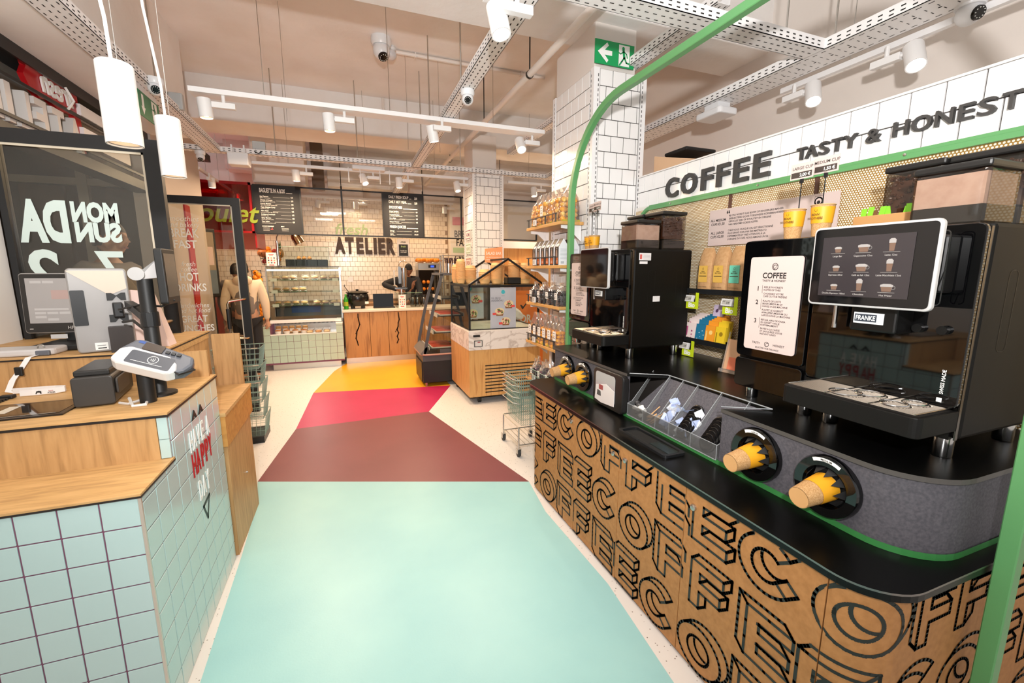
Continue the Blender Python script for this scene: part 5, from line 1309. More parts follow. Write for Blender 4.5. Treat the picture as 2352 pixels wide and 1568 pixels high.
for j in range(4):
    x = CX0 + tw + .10 + j * .125; q = thing('dessert_cup', (x, CY + .08, .576), 'clear cup of yoghurt and granola in the lower well, number %s from the left' % ('one', 'two', 'three', 'four')[j], 'dessert cup', 'dessert cups in the lower well')
    M().lathe([(0, 0), (.036, 0), (.048, .06)], (x, CY + .08, .576), 16).build('cup', mat('yoghurt', 'ece6de', .5), q, smooth=True); M().lathe([(.048, .055), (.04, .074), (0, .08)], (x, CY + .08, .576), 16).build('granola', mat('granola', 'a9713a', .7, noise=(60, '7b4a22', 2)), q, smooth=True)
for j in range(6):
    x = CX0 + tw + .56 + (j % 3) * .13; y = CY + .08 + (j // 3) * .14
    q = thing('pastry_box', (x, y, .576), 'clear box with a pastry in the lower well, %s row, number %s from the left' % (('front', 'back')[j // 3], ('one', 'two', 'three')[j % 3]), 'pastry box', 'pastry boxes in the lower well')
    M().ball((x, y, .60), .045, 10, 6, (1.1, .9, .5)).build('pastry', bread if j % 2 else breadl, q, smooth=True); M().box(x - .055, y - .05, .577, x + .055, y + .05, .635).build('box', wrap, q)
for j in range(5):
    x = CX0 + tw + .08 + j * .1; q = thing('snack_bag', (x, CY + .28, .576), 'small brown snack bag at the back of the lower well, %s from the left' % ('first', 'second', 'third', 'fourth', 'fifth')[j], 'snack bag', 'snack bags in the lower well')
    M().box(x - .04, CY + .26, .577, x + .04, CY + .30, .69).build('bag', bread, q, bevel=.015); M().rect(YN(x - .03, CY + .2595, .60), 0, 0, .06, .05).build('label_card', mat('snack_label', 'e2d9cf', .6), q)
# things on top of the case
q = thing('heat_lamp', (-1.03, 7.95, 1.65), 'chrome gooseneck heat lamp with bell shade on the pastry case', 'lamp')
x0, y0 = -1.035, 7.95
M().cyl((x0, y0, 1.65), (x0, y0, 2.06), .021, n=14).lathe([(.045, 0), (.045, .012), (.021, .02)], (x0, y0, 1.65), 16).build('post', chrome, q, smooth=True)
pts = [(x0, y0, 2.04)] + [(x0 + .15 - .15 * cos(radians(a)), y0, 2.08 + .15 * sin(radians(a))) for a in range(0, 131, 10)]
M().tube(pts, .009, 8).build('gooseneck', chrome, q, smooth=True)
e_ = Vector(pts[-1]); ax = Vector((.48, 0, -.88)).normalized()
M().lathe([(.012, -.01), (.03, 0), (.06, .03), (.075, .07), (.08, .12), (.083, .185), (.078, .185), (.07, .08), (0, .03)], e_, 22, ax).build('shade', mat('bronze_chrome', 'a98c6c', .18, 1), q, smooth=True)
q = thing('menu_card', (-1.12, 7.9, 1.65), 'white picture menu card in a stand on the pastry case', 'menu card')
def menu_card(fr, w, h, q):
    M().fbox(fr, 0, 0, -.006, w, h, 0).build('card', mat('card_white', 'efe8e6', .6), q); m = M(); a = M(); b = M()
    m.rect(fr, w * .25, h * .84, w * .75, h * .88, .0008).rect(fr, w * .32, h * .78, w * .68, h * .81, .0008).rect(fr, w * .25, h * .08, w * .75, h * .15, .0008)
    for i in range(3):
        for j in range(3): (a, b, m)[(i + j) % 3].disc(fr, w * (.22 + .28 * i), h * (.28 + .17 * j), w * .085, .0008, 10)
    m.build('print', mat('card_red', 'cf4a4a', .6), q); a.build('print', mat('card_gold', 'c9a77a', .6), q); b.build('print', mat('card_dark', '565062', .6), q)
menu_card(YN(-1.20, 7.9, 1.655), .145, .22, q)
crm = mat('crate_black', '1f2022', .5)
for i in range(4):
    x = -.93 + i * .158
    q = thing('bread_crate', (x + .08, 8.05, 1.65), 'black ribbed plastic bread crate on the pastry case, number %s from the left' % ('one', 'two', 'three', 'four')[i], 'crate', 'black crates on the pastry case')
    m = M(); m.box(x, 7.92, 1.652, x + .15, 8.2, 1.67).box(x, 7.92, 1.67, x + .15, 7.93, 1.77).box(x, 8.19, 1.67, x + .15, 8.2, 1.77).box(x, 7.92, 1.67, x + .008, 8.2, 1.77).box(x + .142, 7.92, 1.67, x + .15, 8.2, 1.77).build('walls', crm, q)
    r_ = M()
    for k in range(7): r_.box(x + .006 + k * .022, 7.912, 1.66, x + .016 + k * .022, 7.92, 1.775)
    r_.build('ribs', crm, q)
for i in range(3): M().ball((-.74 + i * .08, 8.02, 1.79), .05, 10, 6, (.7, 1.4, .75)).build('bread_roll', bread, smooth=True, label='brown bread roll in the second crate, %s' % ('left one', 'middle one', 'right one')[i], cat='bread roll', group='bread rolls in the crate')
q = thing('sneeze_guard', (-.4, 7.85, 1.65), 'clear glass sneeze guard on the right of the pastry case', 'glass screen')
M().box(-1.0, 7.80, 1.655, -.27, 7.806, 1.97).box(-.276, 7.8, 1.655, -.27, 8.3, 1.97).build('pane', cglass, q); M().tube([(-1.0, 7.803, 1.97), (-.273, 7.803, 1.97), (-.273, 8.3, 1.97)], .003, 5).build('edge', mat('glass_edge', '7f9f86', .2), q)

# ------------------------------------------------------------------ fruit baskets on the back wall left of the case
orange = mat('orange_fruit', 'f08a14', .45); pine = mat('pineapple', 'a5742f', .6, noise=(40, '6b4a20', 2)); leaf = mat('leaf_green', '4f6b34', .5); mango = mat('mango', 'c7763a', .45); apple = mat('apple_red', 'b2352a', .4)
FX, FY_ = -1.34, 8.85
q = thing('fruit_basket', (FX + .07, FY_, 1.70), 'black wire fruit basket hanging at the left end of the tiled wall', 'basket')
m = M()
for k in range(9): m.tube([(FX - .10 + k * .045, FY_ - .1, 1.90), (FX - .06 + k * .035, FY_ - .08, 1.70)], .003, 4)
for z, a in ((1.90, 0), (1.80, .02), (1.70, .04)): m.tube([(FX - .1 + a, FY_ - .1, z), (FX + .26 - a, FY_ - .1, z), (FX + .26 - a, FY_ + .1, z), (FX - .1 + a, FY_ + .1, z)], .004, 4, closed=True)
m.build('wire', blackm, q)
for x in (FX - .05, FX + .2): M().tube([(x, FY_ + .1, 1.9), (x, 9.495, 1.9)], .006, 5).build('wall_arm', blackm, q)
rr = random.Random(9)
for i, (x, y, z, r, mm, nm) in enumerate(((-.05, -.02, 1.90, .075, mango, 'mango'), (.03, .03, 1.97, .05, orange, 'orange'), (.06, -.05, 1.90, .05, orange, 'orange'), (.14, .0, 1.93, .048, apple, 'apple'), (.2, -.05, 1.90, .05, orange, 'orange'), (.07, -.06, 1.80, .04, orange, 'orange'), (.08, -.06, 1.74, .04, orange, 'orange'), (.20, -.04, 1.79, .04, orange, 'orange'), (.0, 0, 1.78, .05, pine, 'fruit'), (-.03, -.04, 1.75, .04, apple, 'apple'))):
    M().ball((FX + x, FY_ + y, z), r, 12, 8, (1.15 if nm == 'mango' else 1, 1, .95)).build(nm, mm, smooth=True, label='%s in the hanging wire basket, %s' % (nm, ('large, at the left', 'topmost', 'upper middle', 'red, at the right of the top', 'at the right edge', 'low, in the middle', 'lowest in the middle', 'low, at the right', 'brown, deep at the left', 'dark red, low at the left')[i]), cat=nm, group='fruit in the hanging basket')
for i, x in enumerate((FX - .04, FX + .22)):
    p = thing('pineapple', (x, FY_ + .05, 1.9), 'pineapple with leafy crown standing at the %s of the wire basket' % ('left', 'right')[i], 'pineapple', 'pineapples in the hanging basket')
    M().ball((x, FY_ + .05, 1.90), .06, 12, 8, (1, 1, 1.4)).build('fruit', pine, p, smooth=True); l_ = M()
    for k in range(16): a = k * 2.4; r = .02 + .05 * (k % 4) / 4; l_.add([(x + .012 * cos(a + 1.57), FY_ + .05 + .012 * sin(a + 1.57), 1.97), (x - .012 * cos(a + 1.57), FY_ + .05 - .012 * sin(a + 1.57), 1.97), (x + r * cos(a), FY_ + .05 + r * sin(a), 2.07 + .03 * (k % 3))], [(0, 1, 2)])
    l_.build('crown', leaf, p)
gn = thing('hanging_rack', (-1.40, 8.1, .7), 'black vertical wire rack of oranges beside the pastry case', 'rack')
M().box(-1.46, 8.1, 0, -1.45, 8.11, 1.6).box(-1.33, 8.1, 0, -1.32, 8.11, 1.6).box(-1.46, 8.1, 1.59, -1.32, 8.11, 1.6).box(-1.46, 8.1, 1.2, -1.32, 8.2, 1.21).box(-1.46, 8.1, .78, -1.32, 8.2, .79).build('wire', blackm, gn)
for i in range(16):
    z = (1.56 - (i % 8) * .04) if i < 9 else (1.02 - (i - 9) * .035)
    M().ball((-1.40 + .045 * (i % 2) + rr.uniform(-.015, .015), 8.08, z), .042, 10, 7).build('orange', orange, smooth=True, label='orange in the %s cluster of the rack left of the pastry case' % ('upper' if i < 9 else 'lower'), cat='orange', group='oranges in the %s cluster' % ('upper' if i < 9 else 'lower'))

# ------------------------------------------------------------------ wooden kitchen counter
kc = thing('kitchen_counter', (.6, 8.15, 0), 'oak plank kitchen counter with dark cracks and pale top', 'counter')
M().box(-.10, 7.80, .12, 1.9, 8.45, .87).build('carcass', mat('carcass_dark', '2a2420', .8), kc)
pxs = [-.10, .31, .62, .94, 1.25, 1.6, 1.9]; wv = wood('rustic_oak', 'b3824f', '8d623b', (7, 7, .6), .5, 'b98a58'); crk = mat('crack', '2a1a10', .9)
rr = random.Random(12)
for a, b in zip(pxs, pxs[1:]):
    p = M().box(a + .003, 7.775, .10, b - .003, 7.80, .885).build('plank', wv, kc, bevel=.002, bseg=1)
    if a in (-.10, .62):
        f = YN(a, 7.7745, 0); x = (b - a) * .55; z = .86; pts = []
        while z > .3: pts.append((x, z)); x += rr.uniform(-.03, .03); z -= .06
        M().stroke(f, pts, .02, .0006).stroke(f, [(pts[4][0], pts[4][1]), (pts[4][0] - .05, pts[4][1] - .1)], .012, .0006).build('crack', crk, p)
M().box(-.12, 7.755, .89, 1.95, 8.5, .93).build('top', mat('stone_top', 'eadccd', .35), kc, bevel=.004)
M().box(-.10, 7.80, 0, 1.9, 8.3, .10).build('kick', steel, kc)
q = thing('soup_kettle', (.14, 8.1, .93), 'black soup kettle with lid on the wooden counter', 'kettle')
M().lathe([(0, .05), (.14, .05), (.185, .12), (.195, .19), (.18, .25), (.165, .262), (.19, .275), (.195, .285), (.13, .305), (0, .315)], (.14, 8.1, .93), 28).build('body', mat('kettle_black', '161514', .25), q, smooth=True)
for a in range(4): M().cyl((.14 + .12 * cos(a * pi / 2 + .7), 8.1 + .12 * sin(a * pi / 2 + .7), .93), (.14 + .12 * cos(a * pi / 2 + .7), 8.1 + .12 * sin(a * pi / 2 + .7), .99), .03, n=10).build('foot', blackm, q)
M().lathe([(.02, .31), (.028, .335), (0, .34)], (.14, 8.1, .93), 12).build('knob', blackm, q, smooth=True)
M().tube([(.0, 8.05, 1.22), (-.05, 8.02, 1.30), (-.07, 8.02, 1.33), (-.055, 8.02, 1.35)], .006, 6).build('ladle', blackm, q)
M().rect(YN(.255, 7.905, 1.02), 0, 0, .06, .04).build('dial', whiteink, q)
q = thing('juice_bottle', (-.055, 7.95, .93), 'green drink bottle on the counter beside the soup kettle', 'bottle')
M().lathe([(0, 0), (.036, 0), (.038, .02), (.036, .11), (.038, .16), (.025, .2), (.014, .225), (.014, .24)], (-.055, 7.95, .93), 18).build('bottle', mat('bottle_green', '2f9a24', .15), q, smooth=True)
M().cyl((-.055, 7.95, 1.168), (-.055, 7.95, 1.19), .016, n=14).build('cap', mat('cap_green', '4db02f', .4), q); M().lathe([(.0375, .06), (.0375, .13)], (-.055, 7.95, .93), 18).build('wrap_label', mat('bottle_label', 'a8b52a', .5), q)
q = thing('laptop', (.58, 8.1, .93), 'open black laptop on the wooden counter', 'laptop')
M().box(.40, 7.98, .931, .77, 8.2, .947).build('base', black, q); f = Fr((.40, 8.08, .945), (1, 0, 0), (0, .12, 1)); M().fbox(f, 0, 0, 0, .35, .235, .008).build('screen', gloss, q)
q = thing('small_sign', (.12, 9.2, .95), 'small white sign on a wire stalk behind the kettle', 'sign'); M().cyl((.06, 9.2, .95), (.06, 9.2, 1.37), .004, n=6).build('stalk', brass, q); M().box(.0, 9.2, 1.36, .10, 9.204, 1.46).build('card', mat('card_white', 'efe8e6', .6), q)
# glass screen and menu on the right of the counter
q = thing('counter_screen', (1.0, 7.9, .93), 'low glass screen with menu card on the wooden counter', 'glass screen')
M().box(.79, 7.86, .932, 1.24, 7.866, 1.20).box(.79, 7.86, .932, .796, 8.3, 1.20).build('pane', cglass, q); M().tube([(.793, 8.3, 1.2), (.793, 7.863, 1.2), (1.24, 7.863, 1.2)], .003, 5).build('edge', mat('glass_edge', '7f9f86', .2), q)
q = thing('menu_card', (.88, 7.84, .93), 'white picture menu card on the wooden counter beside the laptop', 'menu card'); menu_card(YN(.82, 7.845, .935), .125, .235, q)
q = thing('slicer_stand', (.92, 8.0, .93), 'tall chrome juicer press on the wooden counter', 'press')
M().cyl((.90, 8.05, .93), (.90, 8.05, 1.28), .03, n=14).box(.78, 8.0, 1.26, 1.0, 8.1, 1.29).build('base', chrome, q); M().box(.85, 8.0, 1.36, .90, 8.07, 1.66).build('column', chrome, q)
M().lathe([(.04, 0), (.055, .2), (.05, .34)], (.95, 8.03, 1.3), 16).build('cylinder', chrome, q, smooth=True); M().box(.77, 8.02, 1.33, .79, 8.06, 1.6).build('lever', brass, q)
M().tube([(.88 + .0, 8.05, 1.66)] + [(.95 - .08 * cos(radians(a)), 8.05, 1.68 + .08 * sin(radians(a))) for a in range(0, 150, 15)], .009, 8).build('handle', chrome, q, smooth=True)
for i, x in enumerate((1.10, 1.18, 1.30)):
    q = thing('glass_jug', (x, 8.05, .93), 'glass jug with dark lid on the counter, %s' % ('left of three', 'middle of three', 'right of three')[i], 'jug', 'glass jugs on the counter')
    M().lathe([(.05, 0), (.06, .08), (.05, .15), (.04, .18)], (x, 8.05, .932), 16).build('glass', glass('jug', 'b9ada0', .2), q, smooth=True); M().cyl((x, 8.05, 1.11), (x, 8.05, 1.15), .04, n=14).build('lid', black, q)
# orange juicing machine
jx, jy = 1.55, 9.0
q = thing('juicing_machine', (jx, jy, .95), 'steel orange juicing machine with a basket of oranges on top', 'juicer')
M().box(jx - .20, jy - .05, .95, jx + .22, jy + .3, 1.62).build('cabinet', mat('juicer_dark', '2b2522', .3), q); M().box(jx - .21, jy - .09, 1.60, jx + .23, jy + .3, 1.74).build('head', steel, q, bevel=.01)
M().rect(YN(jx - .0, jy - .091, 1.645), 0, 0, .16, .06, .001).build('panel', black, q); M().rect(YN(jx + .045, jy - .091, 1.655), 0, 0, .07, .035, .002).build('readout', mat('led_blue', '2f55ff', .4, emit=1.5), q)
M().box(jx - .19, jy - .08, 1.0, jx + .21, jy - .06, 1.6).build('window', glass('juicer_win', 'b9a48f', .15), q); M().box(jx - .2, jy - .1, .95, jx + .22, jy + .1, 1.08).build('tray', blackm, q)
for k in range(5): M().ball((jx - .1 + (k % 3) * .09, jy - .055, 1.22 + (k // 3) * .14), .042, 10, 7).build('orange_half', orange, q, smooth=True)
m = M()
for z in (1.76, 1.84): m.tube([(jx - .22, jy - .08, z), (jx + .24, jy - .08, z), (jx + .24, jy + .25, z), (jx - .22, jy + .25, z)], .004, 4, closed=True)
m.build('basket', steel, q)
for k in range(24):
    M().ball((jx - .19 + (k % 8) * .056, jy - .04 + (k // 8) * .09, 1.785 + (k % 3) * .012), .04, 10, 7).build('orange', orange, smooth=True, label='orange in the basket on top of the juicing machine', cat='orange', group='oranges on the juicing machine')
M().box(-.05, 8.95, 0, 2.0, 9.45, .95).build('back_counter', mat('kitchen_brown', 'a97a4c', .5), label='long brown back counter carrying the juicing machine', cat='counter')
# steel rack between fridge and wall
q = thing('steel_rack', (2.2, 8.6, 0), 'steel wire shelf rack behind the display fridge', 'rack'); m = M()
for x in (1.78, 2.35):
    for y in (8.55, 8.8): m.cyl((x, y, 0), (x, y, 1.9), .016, n=8)
m.build('posts', steel, q)
for z in (1.35, 1.55, 1.78, 1.88): M().box(1.76, 8.53, z, 2.37, 8.82, z + .012).build('shelf', steel, q)
# poster on tiled wall
q = thing('wall_poster', (1.12, 9.49, 2.0), 'grey and black poster pinned on the tiles beside ATELIER', 'poster'); f = YN(1.01, 9.485, 1.885)
M().fbox(f, 0, 0, 0, .25, .36, .004).build('sheet', mat('poster_frame', 'd5d0cf', .6), q); M().rect(f, .03, .01, .22, .25, .005).build('field', mat('poster_black', '24262a', .6), q)
M().text(f, 'ATELIER', .125, .28, .042, align='C', sx=.7, bold=.03, w=.005).build('print', ink, q); M().text(f, 'fresh', .125, .19, .05, align='C', w=.006, bold=.02).build('print', mat('fresh_green', 'a9c37e', .6), q); M().text(f, 'Travaille avec', .125, .11, .025, align='C', w=.006, bold=.02).text(f, 'cette équipe', .125, .08, .025, align='C', w=.006, bold=.02).build('print', whiteink, q)
# cream wall lettering at the right: breakfast / great lunches
q = thing('wall_lettering', (2.6, 9.29, 2.4), 'dark BREAKFAST and GREAT LUNCHES lettering on the cream wall', 'sign'); f = YN(2.14, 9.298, 0)
t = M(); t.text(f, 'BREAK', .05, 2.30, .2, sx=.72, bold=.02, w=.001).text(f, 'FAST', .09, 2.12, .2, sx=.72, bold=.02, w=.001).text(f, 'GREAT', .05, 1.80, .17, sx=.72, bold=.02, w=.001).text(f, 'LUNCHES', .05, 1.63, .17, sx=.72, bold=.02, w=.001).build('print', mat('dark_letter', '3b332c', .6), q)
M().rect(f, .02, 2.55, .42, 2.72).build('pink_field', mat('pink_field', 'e48a98', .6), q); M().rect(f, .02, 1.97, .42, 2.08).build('green_field', mat('green_field', 'b9cfa0', .6), q)
# oak cabinet right of the far column
q = thing('oak_cabinet', (2.9, 6.9, 0), 'tall oak cabinet with a white top rail right of the far column', 'cabinet'); M().box(2.30, 6.75, .0, 4.2, 7.1, 1.95).build('panel', oakv, q); M().box(2.28, 6.70, 1.95, 4.2, 7.1, 2.06).build('top_rail', white, q)
for i in range(3):
    y_ = 6.72; p = M().box(2.30, 6.60, 1.0 + i * .33, 3.2, 6.75, 1.025 + i * .33).build('shelf', oak, q)

# ------------------------------------------------------------------ hanging menu frame
mf = thing('hanging_menu', (1.2, 7.9, 2.5), 'black hanging frame with two menu boards and clear panes', 'menu board')
bx = [-1.30, -.64, -.02, .63, 1.31, 2.0, 2.75, 3.5]; zt_, zb_ = 2.90, 2.17
m = M()
m.box(bx[0], 7.89, zt_ - .012, bx[-1], 7.91, zt_ + .012).box(bx[0], 7.89, zb_ - .012, bx[-1], 7.91, zb_ + .012)
for x in bx: m.box(x - .014, 7.888, zb_, x + .014, 7.912, zt_)
m.build('frame', blackm, mf)
for x in (-.02, 1.31, 2.75): M().cyl((x, 7.9, zt_), (x, 7.9, 3.86), .006, n=6).cyl((x, 7.9, zt_), (x, 7.9, zt_ + .06), .013, n=8).build('hanger', blackm, mf)
for a, b in ((-.64, -.02), (-.02, .63), (1.31, 2.0), (2.0, 2.75), (2.75, 3.5)): M().box(a + .014, 7.898, zb_, b - .014, 7.902, zt_).build('pane', glass('menu_glass', 'f6f6f4', .06, .03), mf)
bd = mat('menu_black', '1d1e22', .6)
B1 = M().box(-1.29, 7.885, zb_ + .005, -.65, 7.905, zt_ + .005).build('menu_board', bd, mf); f = YN(-1.29, 7.885, zb_); w_ = .64
t = M(); t.text(f, 'BAGUETTE IN A BOX', .08, .625, .085, sx=.5, bold=.035, w=.001, fit=.36).rect(f, .455, .622, .54, .63, .001)
for i, (a, b) in enumerate((('Egg Pleasure', 'egg salad, cress, tomatoes'), ('Cheese & Greens', 'gouda, eggs, tomatoes, salad, carrots'), ('Carrot Martino', 'veggie martino (carrots), tomatoes, salad'), ('Tasty Chicken Curry', 'chicken curry, salad'), ('All-in Club', 'gouda, ham, tomatoes, eggs, salad, carrots'), ('Indulgent Americain', 'beef tartare, salad'), ('Spicy Martino', 'martino, salad, onions, pickles'), ('Very Italian', 'mozza, sundried tomatoes, rucola'))):
    y = .555 - i * .054; t.text(f, a, .08, y, .028, bold=.014, w=.001, shear=.15, sx=.85).text(f, b, .08, y - .019, .014, bold=.01, w=.001).rect(f, .10 + len(a) * .0135, y, .50, y + .0018, .001).text(f, '4,95', .545, y - .003, .032, align='R', sx=.6, bold=.02, w=.001)
t.text(f, 'CHOOSE YOUR BREAD', .08, .105, .022, sx=.7, bold=.03, w=.001).text(f, 'PIMP IT', .34, .105, .022, sx=.7, bold=.03, w=.001)
for i in range(3): t.rect(f, .09, .083 - i * .018, .18, .086 - i * .018, .001).rect(f, .35, .083 - i * .018, .45, .086 - i * .018, .001)
t.build('print', whiteink, B1); M().disc(f, .215, .085, .008, .0011, 10).disc(f, .20, .066, .008, .0011, 10).disc(f, .222, .066, .008, .0011, 10).build('print', mat('card_red', 'cf4a4a', .6), B1)
B2 = M().box(.64, 7.885, zb_ + .005, 1.30, 7.905, zt_ + .005).build('menu_board', bd, mf); f = YN(.64, 7.885, zb_)
t = M()
for s_, y, fw, pr in (('DAILY FRESH SOUP', .645, .33, '2,00'), ('DAILY HOT MEAL', .565, .30, '5,00'), ('SMOOTHIES', .475, .22, None), ('FRESH JUICES', .15, .27, None)):
    t.text(f, s_, .09, y, .062, fit=fw, bold=.022, w=.001).rect(f, .09 + fw + .015, y - .003, .57 if not pr else .47, y + .005, .001)
    if pr: t.text(f, pr, .57, y - .004, .05, align='R', sx=.55, bold=.03, w=.001)
for i, (a, b) in enumerate((('Mango Sunshine', 'pineapple, banana, apple juice'), ('Tropical Paradise', 'mango, pineapple, papaya, orange juice'), ('Berry Blast', 'blackberry, raspberry, strawberry, apple juice'), ('Winter Warmer', 'pear, blackberry, honey, apple juice'))):
    y = .42 - i * .058; t.text(f, a, .09, y, .028, bold=.014, shear=.15, sx=.85, w=.001).text(f, b, .09, y - .019, .014, bold=.01, w=.001).rect(f, .11 + len(a) * .0135, y, .52, y + .0018, .001).text(f, '4,50', .57, y - .003, .03, align='R', sx=.6, bold=.02, w=.001)
for i, (a, b) in enumerate((('Orange', '200ml | 400 ml'), ('Apple', '200ml | 400 ml'))):
    y = .095 - i * .055; t.text(f, a, .09, y, .028, bold=.014, shear=.15, sx=.85, w=.001).text(f, b, .09, y - .018, .014, bold=.01, w=.001).rect(f, .2, y, .46, y + .003, .001).text(f, '2,50 | 3,50', .57, y - .003, .028, align='R', sx=.55, bold=.02, w=.001)
t.build('print', whiteink, B2)

# ------------------------------------------------------------------ red rotisserie corner (poulet) on the far left
redm = mat('red_wall', 'a01217', .3); redg = glass('red_glass', 'b5191c', .12)
q = thing('rotisserie_hood', (-1.75, 7.9, 2.2), 'red glazed rotisserie hood with green poulet script', 'hood')
m = M(); m.box(-2.7, 7.88, 2.89, -1.325, 7.92, 2.93).box(-2.7, 7.88, 2.17, -1.325, 7.92, 2.20).box(-1.355, 7.88, 2.17, -1.325, 7.92, 2.93).box(-2.03, 7.88, 2.17, -2.0, 7.92, 2.93)
m.build('frame', redm, q); M().box(-2.7, 7.895, 2.2, -1.34, 7.905, 2.9).build('pane', redg, q)
M().add([(-2.7, 7.92, 2.17), (-1.31, 7.92, 2.17), (-1.31, 8.7, 1.95), (-2.7, 8.7, 1.95)], [(0, 1, 2, 3)]).build('canopy', mat('red_metal', 'c22a1c', .25, .6), q); M().box(-1.33, 7.92, 1.95, -1.31, 8.7, 2.9).build('side', redm, q)
M().text(YN(-2.26, 7.878, 2.33), 'poulet', 0, 0, .40, bold=.015, shear=.3, sx=.95, ext=.012, w=.001).build('script', mat('lime_script', '8b9c2c', .5), q)
M().box(-2.9, 8.9, 0, -2.2, 9.3, 1.25).build('red_cabinet', redm, label='red cabinet below the rotisserie corner', cat='cabinet')
M().box(-2.75, 7.3, 0, -2.15, 7.6, 3.1).build('red_pillar', redm, label='tall red pillar behind the second glass door', cat='pillar')
q = thing('digital_display', (-1.85, 7.2, 1.2), 'black framed upright digital display beside the red pillar', 'screen')
f = Fr((-1.93, 7.12, 1.22), (.80, .60, 0), (0, 0, 1)); M().box(-1.86, 7.22, 0, -1.80, 7.28, 1.3).build('stand', black, q); M().fbox(f, 0, 0, -.05, .27, .95, 0).build('housing', black, q, bevel=.01); M().rect(f, .04, .05, .24, .90, .001).build('screen', mat('display_tan', '9b8a76', .25), q); M().rect(f, .12, .45, .22, .70, .002).build('notice', mat('notice_pink', 'd9bdb5', .6), q); M().rect(f, .04, .05, .24, .38, .0015).build('screen_lower', mat('display_blue', '6e7b86', .2), q)

M().box(-1.74, 3.36, 0, -1.20, 3.98, .13).build('added_step', blackm, label='low dark step added under the man standing in for the door reflection', cat='step')  # step added only to raise the figure that replaces the reflection
# ------------------------------------------------------------------ glass entrance doors, opened inwards
def glass_door(name, y, x0, x1, zt, hinge_stile=True):
    q = thing(name, ((x0 + x1) / 2, y, 0), None, None, kind='structure')
    m = M(); t = .075; d = .05
    m.box(x0, y - d / 2, zt - t, x1, y + d / 2, zt).box(x1 - t, y - d / 2, 0, x1, y + d / 2, zt - t).box(x0, y - d / 2, 0, x1 - t, y + d / 2, .30).box(x0, y - d / 2, .30, x0 + .03, y + d / 2, zt - t)
    m.build('frame', blackm, q)
    g_ = M(); e = .012
    g_.box(x0 + .03, y - .02, zt - t - e, x1 - t, y - .012, zt - t).box(x1 - t - e, y - .02, .30, x1 - t, y - .012, zt - t).box(x0 + .03, y - .02, .30, x1 - t, y - .012, .30 + e)
    g_.build('glazing_bead', mat('bead_cream', 'd8cdb8', .4), q)
    M().box(x0 + .03, y - .004, .30, x1 - t, y + .004, zt - t).build('glass', glass('door_glass', 'e8e8e2', .05), q)
    return q
d1 = glass_door('door_1', 3.26, -1.74, -1.0, 2.35)
d2 = glass_door('door_2', 5.466, -1.74, -1.03, 2.35)
dg = mat('door_letter_mint', 'd3e4df', .6)
f = YN(-1.0, 3.254, 0)
t = M()
t.text(f, 'MON', -.235, 1.878, .145, bold=.055, mirror=True, fit=.215, w=.001).text(f, 'SUN', -.237, 1.767, .142, bold=.055, mirror=True, fit=.212, w=.001)
t.text(f, 'DA', -.468, 1.768, .298, bold=.055, mirror=True, fit=.218, w=.001)
t.text(f, '7', -.236, 1.52, .27, bold=.02, mirror=True, w=.001).text(f, '-', -.38, 1.52, .27, bold=.03, mirror=True, w=.001).text(f, '2', -.54, 1.50, .30, bold=.03, mirror=True, w=.001)
t.build('lettering', dg, d1)
f = YN(-1.74, 5.44, 0); wl = whiteink
t = M(); k = .0005
for s_, z, sz, b, fw in (('smoothies', 2.095, .075, 0, .27), ('and bakery', 2.035, .075, 0, .27), ('BREAK', 1.935, .125, .018, .255), ('FAST', 1.825, .115, .018, .20), ('fresh', 1.64, .07, 0, .12), ('coffee', 1.585, .07, 0, .14), ('HOT', 1.49, .118, .018, .165), ('DRINKS', 1.382, .112, .018, .28), ('sandwiches', 1.21, .07, 0, .28), ('and hot food', 1.155, .07, 0, .29), ('GREAT', 1.055, .10, .018, .24), ('LUNCHES', .958, .095, .018, .34)):
    t.text(f, s_, .19, z, sz, bold=b, shear=0 if b else .25, w=k, align='C', fit=fw)
t.build('lettering', wl, d2)
def handle(y, x, par, s):
    m = M(); m.tube([(x, y, .86), (x - .02, y + .05 * s, .86), (x - .14, y + .10 * s, .88), (x - .155, y + .10 * s, .92), (x - .155, y + .10 * s, 1.24), (x - .14, y + .10 * s, 1.27), (x - .02, y + .05 * s, 1.29), (x, y, 1.29)], .011, 8)
    m.build('handle', brass, par, smooth=True); M().cyl((x - .155, y + .10 * s, .98), (x - .155, y + .10 * s, 1.19), .019, n=10).build('grip', black, par)
handle(5.44, -1.06, d2, -1); handle(5.49, -1.10, d2, 1)
handle(3.23, -1.04, d1, -1); handle(3.29, -1.06, d1, 1)
M().box(-1.22, 3.2, 2.355, -1.12, 3.26, 2.375).build('door_closer', white, d1)

# ------------------------------------------------------------------ facade sign seen from behind, mirrored
fs = thing('shopfront_sign', (-1.86, 4.0, 2.5), 'white ATELIER letters and red fresh banner above the entrance, seen from behind', 'sign')
m = M()
for z in (2.47, 2.69, 2.84): m.box(-1.75, 3.3, z - .010, -1.738, 5.4, z + .010)
m.build('rail', blackm, fs)
f = XP(-1.755, 0, 0)
y = 4.25; ls = mat('sign_letter_back', 'd8d3cf', .5)
for ch, w_ in zip('ATELIER', (.15, .13, .12, .11, .05, .12, .13)):
    M().text(f, ch, y, 2.455, .30, fit=w_, bold=.03, ext=.06, w=-.07, mirror=True).build('letter', ls, fs); y -= w_ + .045
bn = [(3.77, 2.73), (3.73, 2.79), (3.77, 2.85), (3.74, 2.90), (3.81, 2.94), (3.86, 2.94), (3.91, 2.90), (4.06, 2.89), (4.11, 2.91), (4.21, 2.90), (4.31, 2.92), (4.33, 2.46), (4.27, 2.46), (4.23, 2.70), (4.06, 2.68), (3.96, 2.71), (3.86, 2.69)]
M().poly(f, bn, -.06, -.03).build('banner', red, fs)
